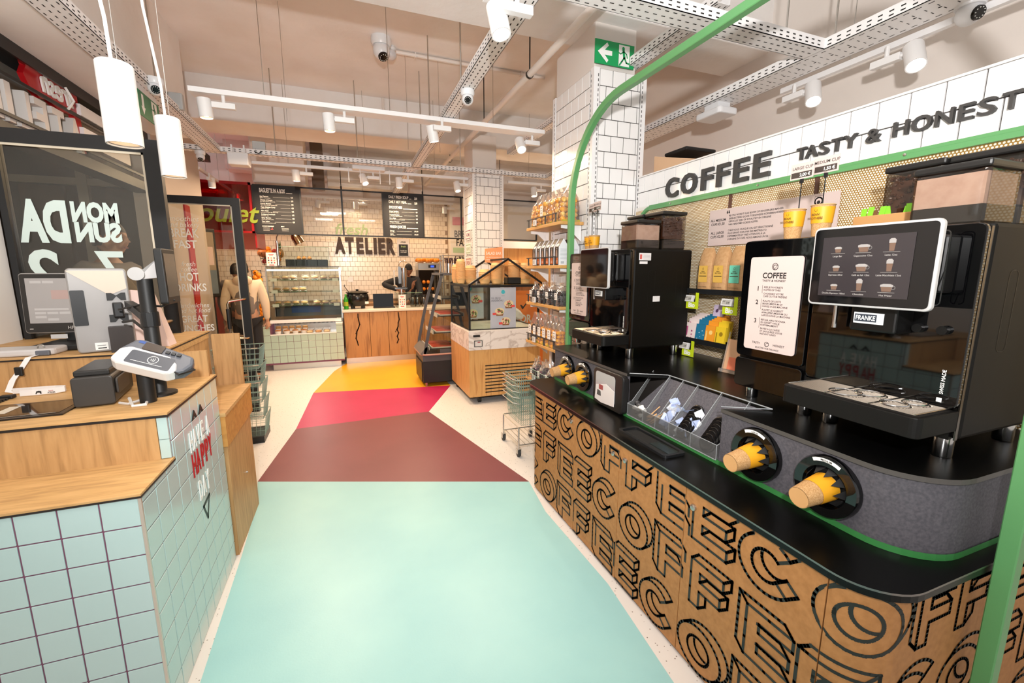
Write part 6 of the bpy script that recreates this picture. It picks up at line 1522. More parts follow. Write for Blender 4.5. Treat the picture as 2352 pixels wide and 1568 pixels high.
M().text(f, 'fresh', 4.23, 2.745, .2, bold=.015, shear=.2, mirror=True, ext=.01, w=-.028, sx=.85).build('script', whiteink, fs)
M().tube([(-1.73, 4.05, 2.83), (-1.70, 4.06, 2.75), (-1.71, 4.0, 2.68)], .008, 6).build('cable', white, fs)
M().box(-1.84, 4.28, 2.72, -1.76, 4.75, 2.80).box(-1.84, 4.28, 2.52, -1.76, 5.0, 2.64).build('light_box', wmetal, fs)
# wall bracket on the soffit
q = thing('soffit_bracket', (-1.78, 3.45, 3.05), 'small white bracket lamp under the facade soffit at far left', 'bracket')
M().tube([(-1.84, 3.38, 3.08), (-1.80, 3.45, 3.10), (-1.78, 3.6, 3.08)], .02, 6).build('arm', white, q); M().cyl((-1.85, 3.4, 3.02), (-1.85, 3.4, 3.07), .025, n=10).build('sensor', greyp, q)

# ------------------------------------------------------------------ checkout counter
gt = mat('mint_checkout_tile', 'b0cbc9', .22, coat=.3, noise=(1.1, 'b9d0ce', 2)); ok2 = wood('checkout_oak', 'd4aa74', 'b08858', (2.2, 18, 18), .5, 'c79d66'); ok3 = wood('checkout_oak_v', 'c89d69', 'a67e50', (15, 15, 1.4), .5, 'bd925f')
blk = mat('edge_black', '1c1512', .5)
ck = thing('checkout_counter', (-1.3, 2.2, 0), 'checkout counter with mint tiles, oak tops and HAVE A HAPPY DAY lettering', 'counter')
KX, KY = -.68, 1.654
M().box(-2.4, KY + .004, 0, KX - .004, 1.953, .862).build('low_block', purp, ck)
M().box(-1.31, 1.953, 0, KX - .004, 2.597, 1.045).build('high_block', purp, ck)
tiles = M()
def tile(fr, u0, v0, u1, v1):
    M().fbox(fr, u0 + .0022, v0 + .0022, 0, u1 - .0022, v1 - .0022, .012).build('tile', gt, ck, bevel=.0015, bseg=1)
pw_, ph_ = .1035, .105
f = YN(KX, KY + .012, 0)
for r in range(9):
    z1 = .868 - r * ph_; z0 = max(z1 - ph_, .0)
    for c in range(16): tile(f, -(c + 1) * pw_ - .006, z0, -c * pw_ - .006, z1)
f = XP(KX - .012, 0, 0)
for r in range(11):
    z1 = 1.048 - r * ph_; z0 = max(z1 - ph_, .0)
    if z1 < .02: continue
    y = 2.597
    while y > KY + .03:
        y0_ = max(y - pw_, KY + .004); lim = 1.957 if z1 > .869 else KY + .004
        if z0 >= .80 and z1 > .869 and y0_ < 1.957:
            if y > 1.957: tile(f, max(y0_, 1.957), z0, y, z1)
            if z0 < .84 and y0_ < 1.957: tile(f, y0_, z0, min(y, 1.955), .868)
        else: tile(f, y0_, z0, y, z1)
        y -= pw_
M().box(KX - .008, KY, 0, KX + .001, KY + .008, .868).build('corner_trim', mat('trim_alu', 'cfc6ba', .3, .6), ck)
M().fbox(YN(KX - .035, 1.953, .88), 0, 0, 0, .032, .075, .01).fbox(YN(KX - .035, 1.953, .957), 0, 0, 0, .032, .09, .01).build('tile', gt, ck)
# lower oak shelf
sh = M().poly(ZP(0, 0, 0), [(-2.4, KY - .006), (KX + .004, KY - .006), (KX + .004, 1.955), (-1.33, 1.955), (-1.6, 1.70), (-2.4, 1.70)], .8705, .878).build('low_top', ok2, ck)
M().poly(ZP(0, 0, 0), [(-2.4, KY - .007), (KX + .005, KY - .007), (KX + .005, 1.955), (-1.3, 1.955), (-2.4, 1.75)], .864, .8705).build('low_top_edge', blk, ck)
M().box(-1.33, 1.941, .878, KX - .037, 1.953, 1.048).build('wood_panel', ok3, ck)
M().fbox(Fr((-1.33, 1.941, 0), (-.735, -.678, 0), (0, 0, 1)), 0, .878, 0, .5, 1.048, -.012).build('wood_panel', ok3, ck)
# high top
hi = [(-2.4, 1.0), (-2.0, 1.33), (-1.60, 1.69), (-1.34, 1.935), (KX + .004, 1.935), (KX + .004, 2.602), (-2.4, 2.602)]
M().poly(ZP(0, 0, 0), hi, 1.055, 1.0625).build('high_top', ok2, ck); M().poly(ZP(0, 0, 0), [(x + (.001 if x > -.7 else 0), y - (.001 if y < 2 else 0)) for x, y in hi], 1.046, 1.055).build('high_top_edge', blk, ck)
# riser and upper shelf
M().box(-2.4, 2.553, 1.0625, KX - .015, 2.572, 1.196).build('riser_board', ok3, ck)
M().box(-2.4, 2.545, 1.196, -.868, 3.305, 1.203).build('upper_edge', blk, ck); M().box(-2.4, 2.546, 1.203, -.868, 3.305, 1.210).build('upper_shelf', ok2, ck)
# letters on the tiled side
lw = mat('letter_white', 'f1f1ee', .5); f = XP(KX, 0, 0)
lg = thing('counter_lettering', (-.675, 2.28, .5), 'raised HAVE A HAPPY DAY letters with small face on the mint tiles', 'lettering')
for s_, u, z, sz, mm, fw in (('HAVE A', 2.125, .82, .125, lw, .30), ('HAPPY', 2.125, .705, .15, red, .295), ('DAY', 2.165, .575, .13, lw, .165)):
    n_ = len(s_); x = u; adv = fw / n_
    for ch in s_:
        if ch != ' ':
            M().text(f, ch, x, z, sz, fit=adv * .74, bold=.012, ext=.003, w=.0006).build('letter', mm, lg)
        x += adv if ch != ' ' else adv * .7
for u in (2.185, 2.275): M().poly(f, [(u, .945), (u + .035, .985), (u + .065, .945), (u + .05, .945), (u + .035, .962), (u + .016, .945)], .0008, .004).build('eyebrow', black, lg)
M().stroke(f, [(2.20, .53), (2.29, .545), (2.24, .455), (2.20, .53)], .014, .0012).build('mouth', mat('dark_green_mark', '1d3a33', .5), lg)

# ------------------------------------------------------------------ oak units beyond the checkout
q = thing('oak_bag_unit', (-.95, 2.95, 0), 'low oak unit with drawer front beyond the checkout counter', 'cabinet')
M().box(-1.2, 2.62, 0, -.668, 3.2, .65).build('body', ok3, q); M().box(-1.2, 2.605, .655, -.66, 3.255, .825).build('drawer_front', wood('oak_h', 'cb9450', 'b27b3c', (1.6, 11, 11), .5, 'c48b46'), q)
M().box(-1.2, 2.60, .826, -.655, 3.262, .846).build('top', ok2, q); M().lathe([(.006, 0), (.006, .01)], (-.668, 2.95, .35), 8, (1, 0, 0)).build('knob', steel, q)
q = thing('oak_box_shelf', (-.95, 3.0, .846), 'oak box shelf behind the checkout riser', 'shelf')
M().box(-1.3, 2.61, .848, -.875, 3.28, 1.194).build('body', ok3, q); M().box(-.8749, 2.61, 1.165, -.870, 3.28, 1.194).build('edge_band', ok2, q)
q = thing('oak_end_board', (-.77, 3.30, .846), 'upright oak board standing at the far end of the bag unit', 'board')
M().box(-.86, 3.285, .835, -.70, 3.31, 1.185).build('board', ok3, q, bevel=.002, bseg=1)
# wire baskets beyond
for i in range(5):
    dup(b0, (-.98, 4.55, .06 + i * .16), 'wire basket in the stack behind the oak end board, %s' % ('lowest', 'second from the floor', 'middle', 'fourth from the floor', 'topmost')[i], 'wire baskets by the glass door', rotz=pi / 2)
M().box(-1.14, 4.4, 0, -.82, 4.72, .06).build('basket_stand', blackm, label='black base under the basket stack by the glass door', cat='stand')

# ------------------------------------------------------------------ till equipment
silver = mat('till_silver', '9b9896', .4, .2); tillw = mat('till_white', 'c9c5c3', .4)
q = thing('till_terminal', (-1.39, 2.80, 1.21), 'touch screen till facing left with grey buttons on its display', 'till screen')
f = Fr((-1.53, 2.86, 1.285), (.96, -.10, 0), (.10, .04, 1)); f.y = (f.y - f.x * f.x.dot(f.y)).normalized(); f.n = f.x.cross(f.y)
M().poly(f, rrect(0, 0, .37, .30, .014), -.02, 0).build('housing', silver, q, bevel=.004); M().poly(f, rrect(.004, .004, .366, .296, .012), .001).build('bezel', gloss, q)
M().rect(f, .025, .05, .345, .275, .0016).build('display', mat('till_display', '9d9997', .3, emit=.1), q)
t = M()
for u, v, w_, h_2 in ((.045, .25, .045, .012), (.095, .25, .045, .012), (.05, .115, .14, .010), (.20, .115, .05, .012), (.05, .095, .045, .012), (.10, .095, .045, .012), (.15, .095, .045, .012), (.20, .095, .05, .012), (.05, .075, .045, .012), (.10, .062, .045, .012), (.21, .057, .045, .010)): t.rect(f, u, v, u + w_, v + h_2, .0022)
t.build('button', mat('till_button', 'b3b0ae', .4, emit=.12), q); M().rect(f, .125, .17, .235, .215, .0022).build('message', mat('till_msg', 'ab938d', .4, emit=.1), q); M().text(f, 'HP', .19, .018, .022, align='C', w=.0018).rect(f, .02, .02, .035, .024, .0018).build('print', greyp, q)
M().box(-1.45, 2.70, 1.212, -1.22, 2.95, 1.24).box(-1.38, 2.86, 1.235, -1.30, 2.90, 1.36).build('foot', black, q, bevel=.006); M().rect(f, .10, -.03, .17, -.008, .001).build('label_card', tillw, q)
# customer facing till back
q = thing('till_monitor', (-1.12, 2.60, 1.21), 'silver till monitor seen from behind on a pole arm', 'till monitor')
f = Fr((-1.20, 2.56, 1.213), (.93, .40, 0), (-.02, -.04, 1)); f.y = (f.y - f.x * f.x.dot(f.y)).normalized(); f.n = f.x.cross(f.y); f.x = f.x * .76
M().poly(f, rrect(0, 0, .275, .395, .02), -.04, 0).build('housing', silver, q, bevel=.006)
M().poly(f, [(.0, .385), (.26, .385), (.265, .30), (.18, .27)], .001, .003).build('upper_cover', mat('till_cream', 'dcc8b6', .45), q)
M().poly(f, rrect(.005, .13, .068, .295, .006), .001, .003).build('side_cover', blackm, q)
M().poly(f, rrect(.15, -.03, .265, .12, .005), .002, .05).build('power_unit', mat('till_brown', '2b211c', .5), q); M().rect(f, .08, .01, .14, .045, .001).build('label_card', whiteink, q); M().rect(f, .092, .016, .132, .021, .0016).rect(f, .09, .03, .13, .032, .0016).build('print', ink, q)
for v in (.14, .245): M().poly(f, [(.165, v), (.19, v), (.21, v + .02), (.23, v), (.255, v), (.255, v + .035), (.235, v + .035), (.21, v + .022), (.188, v + .035), (.165, v + .035)], .001, .009).build('mount_plate', black, q)
M().fbox(f, .185, .165, .005, .235, .235, .05).build('mount_block', blackm, q, bevel=.006)
# poles
q = thing('display_pole', (-.81, 2.24, 1.062), 'black pole carrying the till arm and a small customer display', 'pole stand')
M().lathe([(0, 0), (.062, 0), (.062, .01), (.03, .014), (.027, .02), (.027, .50), (0, .50)], (-.80, 2.25, 1.0625), 22).build('pole', black, q, smooth=True)
M().lathe([(.031, .30), (.033, .302), (.033, .36), (.031, .362)], (-.80, 2.25, 1.0625), 20).build('collar', blackm, q)
M().tube([(-.82, 2.27, 1.40), (-.90, 2.40, 1.43), (-.98, 2.55, 1.44)], .022, 4).build('arm', blackm, q)
M().lathe([(0, -.010), (.027, -.010), (.027, .010), (0, .010)], (-.815, 2.22, 1.585), 20, (.3, -1, 0)).build('hinge', mat('hinge_grey', 'a5a2a0', .45), q, smooth=True)
M().add([(-.82, 2.235, 1.56), (-.80, 2.235, 1.60), (-.75, 2.28, 1.655), (-.75, 2.28, 1.57), (-.82, 2.255, 1.56), (-.80, 2.255, 1.60), (-.75, 2.30, 1.655), (-.75, 2.30, 1.57)], [(0, 1, 2, 3), (7, 6, 5, 4), (1, 5, 6, 2), (0, 3, 7, 4), (2, 6, 7, 3), (0, 4, 5, 1)]).build('bracket', tillw, q)
f = Fr((-.72, 2.23, 1.455), (-.03, 1, 0), (-.01, 0, 1)); f.y = (f.y - f.x * f.x.dot(f.y)).normalized(); f.n = f.x.cross(f.y)
M().poly(f, rrect(0, 0, .16, .235, .012), -.03, 0).build('display_housing', black, q, bevel=.004); M().rect(f, .012, .03, .148, .215, .001).build('display', mat('display_dim', '55504a', .2), q)
M().tube([(-.72, 2.30, 1.47), (-.76, 2.27, 1.445), (-.86, 2.33, 1.45), (-1.0, 2.5, 1.42)], .005, 6).tube([(-.82, 2.26, 1.34), (-.90, 2.36, 1.38), (-1.0, 2.52, 1.36)], .006, 6).build('cable', black, q)
# payment terminal
q = thing('payment_terminal', (-.80, 2.14, 1.062), 'white and grey card payment terminal on a short black post', 'payment terminal')
M().lathe([(0, .0), (.028, 0), (.028, .17), (.032, .17), (.032, .19), (0, .19)], (-.80, 2.13, 1.0635), 20).build('post', black, q, smooth=True)
ex = Vector((.205, -.02, -.075)).normalized(); ey0 = Vector((.10, .62, .50)); ey = (ey0 - ex * ex.dot(ey0)).normalized()
f = Fr((-.868, 2.06, 1.266), ex, ey)
prof = [(0, .0), (.02, -.012), (.19, -.012), (.235, .02), (.25, .06), (.235, .10), (.05, .125), (.02, .118), (-.005, .06)]
M().poly(f, prof, -.055, 0).build('body', mat('pay_grey', '5d6068', .4), q, bevel=.012)
M().poly(f, [(-.004, -.006), (.02, -.018), (.19, -.018), (.215, .005), (.20, .04), (.165, .065), (.03, .07), (0, .05)], -.05, .012).build('reader_shell', mat('pay_white', 'e3e1e1', .35), q, bevel=.010)
M().poly(f, rrect(.042, -.010, .192, .054, .008), .0135).build('contactless_pad', mat('pay_pad', '4a4d55', .4), q)
t = M(); t.stroke(f, [(.06, .004), (.165, .004)], .0016, .0145)
t.ring(f, .125, .026, .017, .002, .0145)
for k in range(3): t.stroke(f, [(.116 + k * .005 + .005 * cos(radians(a)), .026 + (.004 + k * .003) * sin(radians(a))) for a in range(-60, 61, 30)], .0016, .0145)
t.build('contactless_mark', whiteink, q)
M().poly(f, rrect(.06, .072, .13, .108, .004), .001, .006).build('screen', mat('pay_screen', '4d443e', .2), q)
for k in range(3): M().fbox(f, .14 + k * .02, .078, .001, .154 + k * .02, .09, .008).build('key', mat('pay_key', '2c2d30', .5), q)
M().rect(f, .035, .10, .06, .112, .0012).build('blue_strip', mat('pay_blue', '34508f', .4), q)
M().tube([(-.72, 2.1, 1.215), (-.65, 2.02, 1.19), (-.62, 2.10, 1.19), (-.69, 2.16, 1.21)], .004, 6).build('wire_loop', black, q)
M().tube([(-.87, 2.15, 1.08), (-.83, 2.07, 1.066), (-.79, 2.075, 1.067), (-.80, 2.12, 1.07)], .006, 6).build('cable', mat('cable_white', 'dcd8d4', .5), q)
# receipt printer / scale
q = thing('receipt_printer', (-.95, 2.25, 1.0625), 'dark grey receipt printer with curved lid on the checkout', 'printer')
dgry = mat('printer_grey', '35322f', .45)
f = Fr((-1.03, 2.11, 1.0635), (.98, .17, 0), (0, 0, 1))
M().poly(f, rrect(0, 0.004, .125, .122, .012), 0, -.30).build('body', dgry, q, bevel=.005)
M().fbox(f, .006, .121, -.02, .115, .145, -.29).build('lid', mat('printer_dark', '22201e', .4), q, bevel=.006)
g2 = Fr(f.p(.127, .02, -.02), -f.n, f.y); M().poly(g2, rrect(0, 0.02, .18, .085, .012), 0, .008).build('side_panel', mat('printer_mid', '413d3a', .4), q, bevel=.003); M().text(g2, 'WeighPoint', .06, .05, .016, w=.009).build('print', mat('printer_text', '5e5955', .5), q) if False else M().rect(g2, .06, .05, .14, .054, .009).build('mark', mat('printer_text', '5e5955', .5), q)
M().tube([(-.90, 2.14, 1.067), (-.86, 2.11, 1.067), (-.83, 2.16, 1.068)], .005, 6).build('cable', mat('cable_white', 'dcd8d4', .5), q)
# glass scanner plate
q = thing('scanner_plate', (-1.3, 2.18, 1.0625), 'dark glass scanner plate set in the oak checkout top', 'scanner')
f = Fr((-1.46, 2.0, 1.063), (1, .05, 0), (-.05, 1, 0)); M().fbox(f, 0, .02, 0, .43, .25, .006).build('plate', mat('scan_black', '17181b', .15), q); M().rect(f, .17, .04, .41, .23, .0066).build('window', mat('scan_glass', '2d2723', .05, coat=.4), q)
M().rect(f, .20, .10, .235, .20, .0072).rect(f, .24, .045, .40, .048, .0072).build('sticker', mat('scan_label', 'd2c6b4', .5), q)
m = M()
for k in range(7): m.box(-1.56 + .0, 2.25 + k * .018, 1.064, -1.36, 2.26 + k * .018, 1.072)
m.build('slats', blackm, q)
# lanyard with keys
q = thing('lanyard', (-1.40, 2.5, 1.07), 'white printed lanyard with black clip and keys hanging over the shelf edge', 'lanyard')
def ribbon(pts, w, side): 
    m = M(); vs = []
    for p in pts: vs += [Vector(p) - Vector(side) * w / 2, Vector(p) + Vector(side) * w / 2]
    return m.add(vs, [(2 * i, 2 * i + 1, 2 * i + 3, 2 * i + 2) for i in range(len(pts) - 1)])
ribbon([(-1.355, 2.60, 1.216), (-1.365, 2.54, 1.212), (-1.39, 2.52, 1.16), (-1.41, 2.50, 1.12), (-1.42, 2.48, 1.075), (-1.38, 2.47, 1.068)], .022, (1, 0, .1)).build('strap', mat('strap_white', 'eae6e4', .6), q, solid=.0015)
M().box(-1.405, 2.508, 1.135, -1.378, 2.522, 1.175).build('clip', black, q, bevel=.003)
rb = ribbon([(-1.40, 2.47, 1.078), (-1.33, 2.46, 1.08), (-1.25, 2.46, 1.08), (-1.21, 2.45, 1.08), (-1.205, 2.43, 1.08), (-1.23, 2.41, 1.08), (-1.30, 2.40, 1.08), (-1.34, 2.40, 1.08)], .024, (0, 0, 1)).build('loop', mat('strap_white', 'eae6e4', .6), q, solid=.0015)
M().text(YN(-1.265, 2.404, 1.074), 'fresh', .018, .006, .008, w=.0012).build('print', red, rb); M().text(YN(-1.265, 2.404, 1.074), 'ATELIER', .014, -.002, .009, sx=.8, bold=.02, w=.0012).poly(YN(-1.29, 2.402, 1.072), [(0, 0), (.004, .0), (.006, .006), (.014, .006), (.016, 0), (.02, 0), (.02, .012), (.012, .014), (.004, .012)], .0014).build('print', ink, rb)
M().box(-1.40, 2.38, 1.0635, -1.355, 2.41, 1.078).build('buckle', black, q, bevel=.003)
for k in range(2): M().tube([(-1.355 + .012 * cos(2 * pi * i / 14), 2.61 + .006 * k, 1.245 + .012 * sin(2 * pi * i / 14)) for i in range(14)], .0025, 6, closed=True).build('key_ring', steel, q)
q = thing('handset_cradle', (-1.46, 2.66, 1.21), 'white handheld scanner cradle on the upper shelf at far left', 'cradle')
M().poly(ZP(0, 0, 1.211), rrect(-1.58, 2.58, -1.30, 2.72, .03), 0, .03).build('body', tillw, q, bevel=.008); M().box(-1.36, 2.575, 1.212, -1.31, 2.66, 1.235).build('cap', mat('pay_grey', '5d6068', .4), q, bevel=.004)
q = thing('paper_bag', (-.96, 2.76, 1.21), 'folded pale pink paper bag leaning behind the display pole', 'paper bag')
M().add([(-1.06, 2.70, 1.211), (-.885, 2.68, 1.211), (-.945, 2.73, 1.49), (-1.045, 2.74, 1.50), (-1.06, 2.80, 1.211), (-.885, 2.78, 1.211), (-.945, 2.75, 1.49), (-1.045, 2.76, 1.50)], [(0, 1, 2, 3), (7, 6, 5, 4), (1, 5, 6, 2), (0, 3, 7, 4), (2, 6, 7, 3), (0, 4, 5, 1)]).build('bag', mat('bag_pink', 'e3c8bf', .7), q)
# ------------------------------------------------------------------ cable trays
slotm = mat('tray_slot', '2b2724', .9)
def tray(x0, y0, x1, y1, z, label, h=.055, wide=False):
    along_y = abs(y1 - y0) > abs(x1 - x0)
    q = thing('cable_tray', ((x0 + x1) / 2, (y0 + y1) / 2, z), label, 'cable tray', 'perforated white cable trays')
    M().box(x0, y0, z, x1, y1, z + .004).build('tray_base', wmetal, q)
    s = M()
    if along_y: s.box(x0, y0, z, x0 + .003, y1, z + h).box(x1 - .003, y0, z, x1, y1, z + h)
    else: s.box(x0, y0, z, x1, y0 + .003, z + h).box(x0, y1 - .003, z, x1, y1, z + h)
    s.build('tray_side', wmetal, q)
    m = M(); L_ = (y1 - y0) if along_y else (x1 - x0); W_ = (x1 - x0) if along_y else (y1 - y0)
    fb = Fr((x0, y0, z), (0, 1, 0), (1, 0, 0)) if along_y else Fr((x0, y1, z), (1, 0, 0), (0, -1, 0))
    rows = 4 if W_ > .15 else 3; n = int(L_ / .052)
    for k in range(n):
        u = .012 + k * .052
        for r in range(rows):
            v = W_ * (r + .5) / rows
            if wide:
                if r in (0, rows - 1): m.rect(fb, u, v - .003, u + .026, v + .003, .0006)
                else: m.rect(fb, u + .01, v - .012, u + .0145, v + .012, .0006)
            else: m.rect(fb, u + (.012 if r % 2 else 0), v - .0035, u + .024 + (.012 if r % 2 else 0), v + .0035, .0006)
        if wide and k % 2 == 0: m.disc(fb, u + .02, W_ / 2, .009, .0007, 10, .006)
    for fs_ in ((XN(x0, y1, z), XP(x1, y0, z)) if along_y else (YN(x0, y0, z), Fr((x1, y1, z), (-1, 0, 0), (0, 0, 1)))):
        for k in range(n):
            u = .012 + k * .052
            for v in (.017, .038): m.rect(fs_, u, v - .0035, u + .022, v + .0035, .0006)
    m.build('slot', slotm, q, kind='stuff')
    return q
tray(2.74, .2, 2.97, 5.865, 2.90, 'wide white perforated cable tray running along the right wall', .06, True)
tray(.95, 1.97, 2.74, 2.10, 2.90, 'white cable tray crossing above the coffee counter', .06)
tray(2.12, 2.2, 2.22, 5.8, 3.15, 'short white cable tray passing behind the near tiled column', .06)
tray(.84, 1.0, .95, 5.85, 2.90, 'narrow white cable tray along the middle of the ceiling')
tray(-1.40, 1.2, -1.24, 5.865, 2.90, 'white cable tray along the left facade')
tray(-1.70, 5.87, 5.0, 5.97, 2.90, 'white cable tray crossing the ceiling before the menu boards')
tray(.80, 6.0, .91, 9.4, 2.90, 'narrow tan lit cable tray over the kitchen')
rods = [(.86, 2.6), (.93, 3.6), (.86, 4.6), (.9, 5.4), (-1.32, 2.4), (-1.32, 4.4), (2.86, 2.0), (2.5, 2.04), (2.86, 1.3), (.2, 5.92), (1.5, 5.92), (-.7, 5.92)]
for x, y in rods:
    M().cyl((x, y, 2.955), (x, y, 3.85), .006, n=6).build('threaded_rod', steel, label='thin threaded rod hanging a cable tray from the ceiling', cat='rod', group='tray hanger rods')

# ------------------------------------------------------------------ lighting tracks and spotlights
lensm = mat('lamp_lens', 'fff1de', .4, emit=14); spw = mat('spot_white', 'e9e7e6', .4); spi = mat('spot_inner', 'b39b86', .3)
def track(p, q_, label):
    t = thing('lighting_track', ((p[0] + q_[0]) / 2, (p[1] + q_[1]) / 2, p[2]), label, 'lighting track', 'white lighting tracks')
    x0, x1 = sorted((p[0], q_[0])); y0, y1 = sorted((p[1], q_[1]))
    M().box(x0 - .017, y0 - .017, p[2], x1 + .017, y1 + .017, p[2] + .034).build('rail', wmetal, t)
    m = M(); n = 2
    for k in range(n + 1):
        x = x0 + (x1 - x0) * (k + .5) / (n + 1); y = y0 + (y1 - y0) * (k + .5) / (n + 1)
        m.cyl((x, y, p[2] + .034), (x, y, 3.85), .0025, n=5)
    m.build('wire', steel, t)
    return t
track((-.97, 3.92, 2.86), (1.79, 4.02, 2.86), 'white lighting track crossing the ceiling in front of the tiled column')
track((-1.06, 6.2, 2.86), (1.66, 6.2, 2.86), 'white lighting track before the menu boards')
track((3.05, -.2, 2.87), (3.05, 2.46, 2.87), 'white lighting track along the right wall above the coffee panel')
track((.705, .8, 2.88), (.705, 2.2, 2.88), 'white lighting track beside the middle cable tray')
track((-1.3, 8.6, 2.86), (2.0, 8.6, 2.86), 'white lighting track behind the menu frame')
track((-1.75, 7.0, 2.9), (-1.75, 9.0, 2.9), 'dark thin track over the red rotisherie corner'.replace('isherie', 'isserie'))
def spot(loc, d, label, box=None, r=.045, h=.13, power=0):
    q = thing('spotlight', loc, label, 'spotlight', 'white track spotlights'); c = Vector(loc); ax = Vector(d).normalized()
    M().lathe([(0, -h * .5), (r, -h * .5), (r, h * .5), (r - .006, h * .5), (r - .008, h * .42)], c, 22, ax).build('barrel', spw, q, smooth=True)
    M().lathe([(r - .006, h * .45), (r - .014, h * .36), (r - .014, h * .34)], c, 22, ax).build('reflector', spi, q, smooth=True)
    M().lathe([(r - .012, h * .36), (0, h * .36)], c, 20, ax).build('lens', lensm, q)
    bx_, by_ = box or (.10, 0)
    cx, cy = c.x + bx_, c.y + by_
    w, l = (.075, .02) if abs(bx_) >= abs(by_) else (.02, .075)
    M().box(cx - w, cy - l, c.z + .01, cx + w, cy + l, c.z + .05).build('driver_box', spw, q, bevel=.003)
    M().tube([(cx, cy, c.z + .04), (cx, cy, c.z + .11)], .012, 8).tube([(c.x, c.y, c.z + .03), (cx, cy, c.z + .035)], .01, 6).build('arm', spw, q)
    if power: lamp('SPOT', tuple(c + ax * (h * .6)), power, (1, .86, .68), .04, tuple(c + ax * 2), 80, .6)
    return q
spot((-.90, 3.93, 2.76), (.05, 0, -1), 'white spotlight at the left end of the front track', (.12, 0))
spot((-.07, 3.96, 2.765), (.05, 0, -1), 'white spotlight second from the left on the front track', (.12, 0))
spot((.76, 3.95, 2.765), (.22, .1, -1), 'white spotlight beside the middle tray, third on the front track', (.07, -.07))
spot((1.60, 4.0, 2.765), (-.05, -.75, -1), 'white lit spotlight at the right end of the front track near the column', (.12, 0), power=25)
spot((.735, 2.12, 2.76), (.12, -.25, -1), 'white lit spotlight hanging from the near middle track', (.07, -.06), .047, .14, power=18)
spot((3.0, 2.2, 2.77), (-.45, -.45, -1), 'white lit spotlight at the far end of the right wall track', (0, .14), .047, .15, power=35)
spot((3.0, 1.64, 2.765), (-.45, -.45, -1), 'white lit spotlight in the middle of the right wall track', (0, .14), .047, .15, power=35)
spot((-.53, 6.2, 2.76), (.05, 0, -1), 'white spotlight at the left of the track before the menu boards', (.12, 0))
spot((.27, 6.2, 2.77), (.35, -.5, -1), 'white lit spotlight by the emergency light before the menu boards', (.12, 0), power=20)
spot((.72, 6.2, 2.76), (.05, 0, -1), 'white spotlight right of the emergency light before the menu boards', (.12, 0))
spot((1.52, 6.2, 2.76), (.1, -.3, -1), 'white lit spotlight by the far tiled column', (.10, 0), power=20)
spot((-.42, 8.6, 2.76), (-.2, .2, -1), 'white spotlight behind the left clear menu pane', (.12, 0), power=10)
spot((.22, 8.6, 2.76), (0, .3, -1), 'white spotlight behind the middle clear menu pane', (.12, 0), power=10)
spot((1.85, 8.6, 2.76), (0, .1, -1), 'white spotlight behind the right clear menu pane', (.12, 0), power=12)
spot((-1.70, 7.35, 2.80), (0, 0, -1), 'small spotlight in front of the red hood, nearer one', (.0, -.1))
spot((-1.55, 8.3, 2.78), (0, 0, -1), 'small spotlight in front of the red hood, farther one', (.0, -.1))
track((2.3, 6.2, 2.86), (4.2, 6.2, 2.86), 'white lighting track right of the far column')
spot((2.7, 6.2, 2.76), (0, -.2, -1), 'white spotlight right of the far column', (.12, 0), power=20)

# pendants
def pendant(x, y, z0, h, r, label):
    q = thing('pendant_lamp', (x, y, z0), label, 'pendant lamp', 'white cylinder pendant lamps')
    M().lathe([(0, h), (r - .004, h), (r, h - .004), (r, 0), (r - .004, 0), (r - .006, h * .9)], (x, y, z0), 36).build('shade', mat('pendant_white', 'd6d6d6', .45), q, smooth=True)
    M().lathe([(r - .007, .006), (r * .62, .03), (0, .032)], (x, y, z0), 30).build('reflector', mat('pendant_inner', 'e7cdb4', .4), q, smooth=True)
    M().lathe([(r * .6, .028), (0, .028)], (x, y, z0), 24).build('bulb', mat('pendant_glow', 'fff0dc', .4, emit=6), q)
    M().tube([(x - .03, y, 3.85), (x - .05, y, z0 + h + .9), (x - .035, y, z0 + h + .4), (x - .008, y, z0 + h + .12), (x - .006, y, z0 + h)], .005, 8).build('cable', mat('cable_white', 'dcd8d4', .5), q, smooth=True)
    M().cyl((x + .008, y, z0 + h), (x + .008, y, 3.85), .0012, n=5).build('wire', steel, q)
    lamp('SPOT', (x, y, z0 + .02), 8, (1, .86, .70), .03, (x, y, 0), 95, .6)
pendant(-.611, 1.716, 1.975, .229, .045, 'nearer and larger white cylinder pendant lamp over the checkout')
pendant(-.652, 2.253, 1.982, .231, .043, 'farther white cylinder pendant lamp over the checkout')

# ------------------------------------------------------------------ cameras, detectors, boxes, pipes
camw = mat('camera_white', 'e6e6e8', .3); camb = mat('camera_lens', '0a0a0c', .1)
def dome_camera(loc, d, label, s=1.0, sensor=False):
    q = thing('dome_camera', loc, label, 'security camera', 'white security cameras'); c = Vector(loc)
    M().lathe([(0, 0), (.05 * s, 0), (.052 * s, -.025 * s), (.045 * s, -.04 * s), (.0, -.04 * s)], c, 20).build('base', camw, q, smooth=True)
    b_ = c + Vector((0, 0, -.062 * s)); M().ball(b_, .043 * s, 16, 10).build('ball', camw, q, smooth=True)
    a = Vector(d).normalized(); M().lathe([(.026 * s, .035 * s), (.024 * s, .044 * s), (0, .044 * s)], b_, 18, a).build('lens', camb, q)
    m = M()
    for k in range(10):
        o = a.orthogonal().normalized(); p = b_ + a * .0445 * s + (o * cos(k * .628) + a.cross(o) * sin(k * .628)) * .018 * s
        m.ball(p, .0024 * s, 5, 3)
    m.build('led', whiteink, q)
    return q
dome_camera((.90, 3.30, 2.90), (-.2, -1, -.5), 'white dome camera under the middle cable tray')
dome_camera((2.98, 1.42, 2.94), (-.3, -1, -.4), 'white dome camera on the right cable tray at the top right corner', 1.25)
dome_camera((-1.22, 4.05, 2.96), (.3, -1, -.5), 'white dome camera behind the nearer pendant lamp', 1.1)
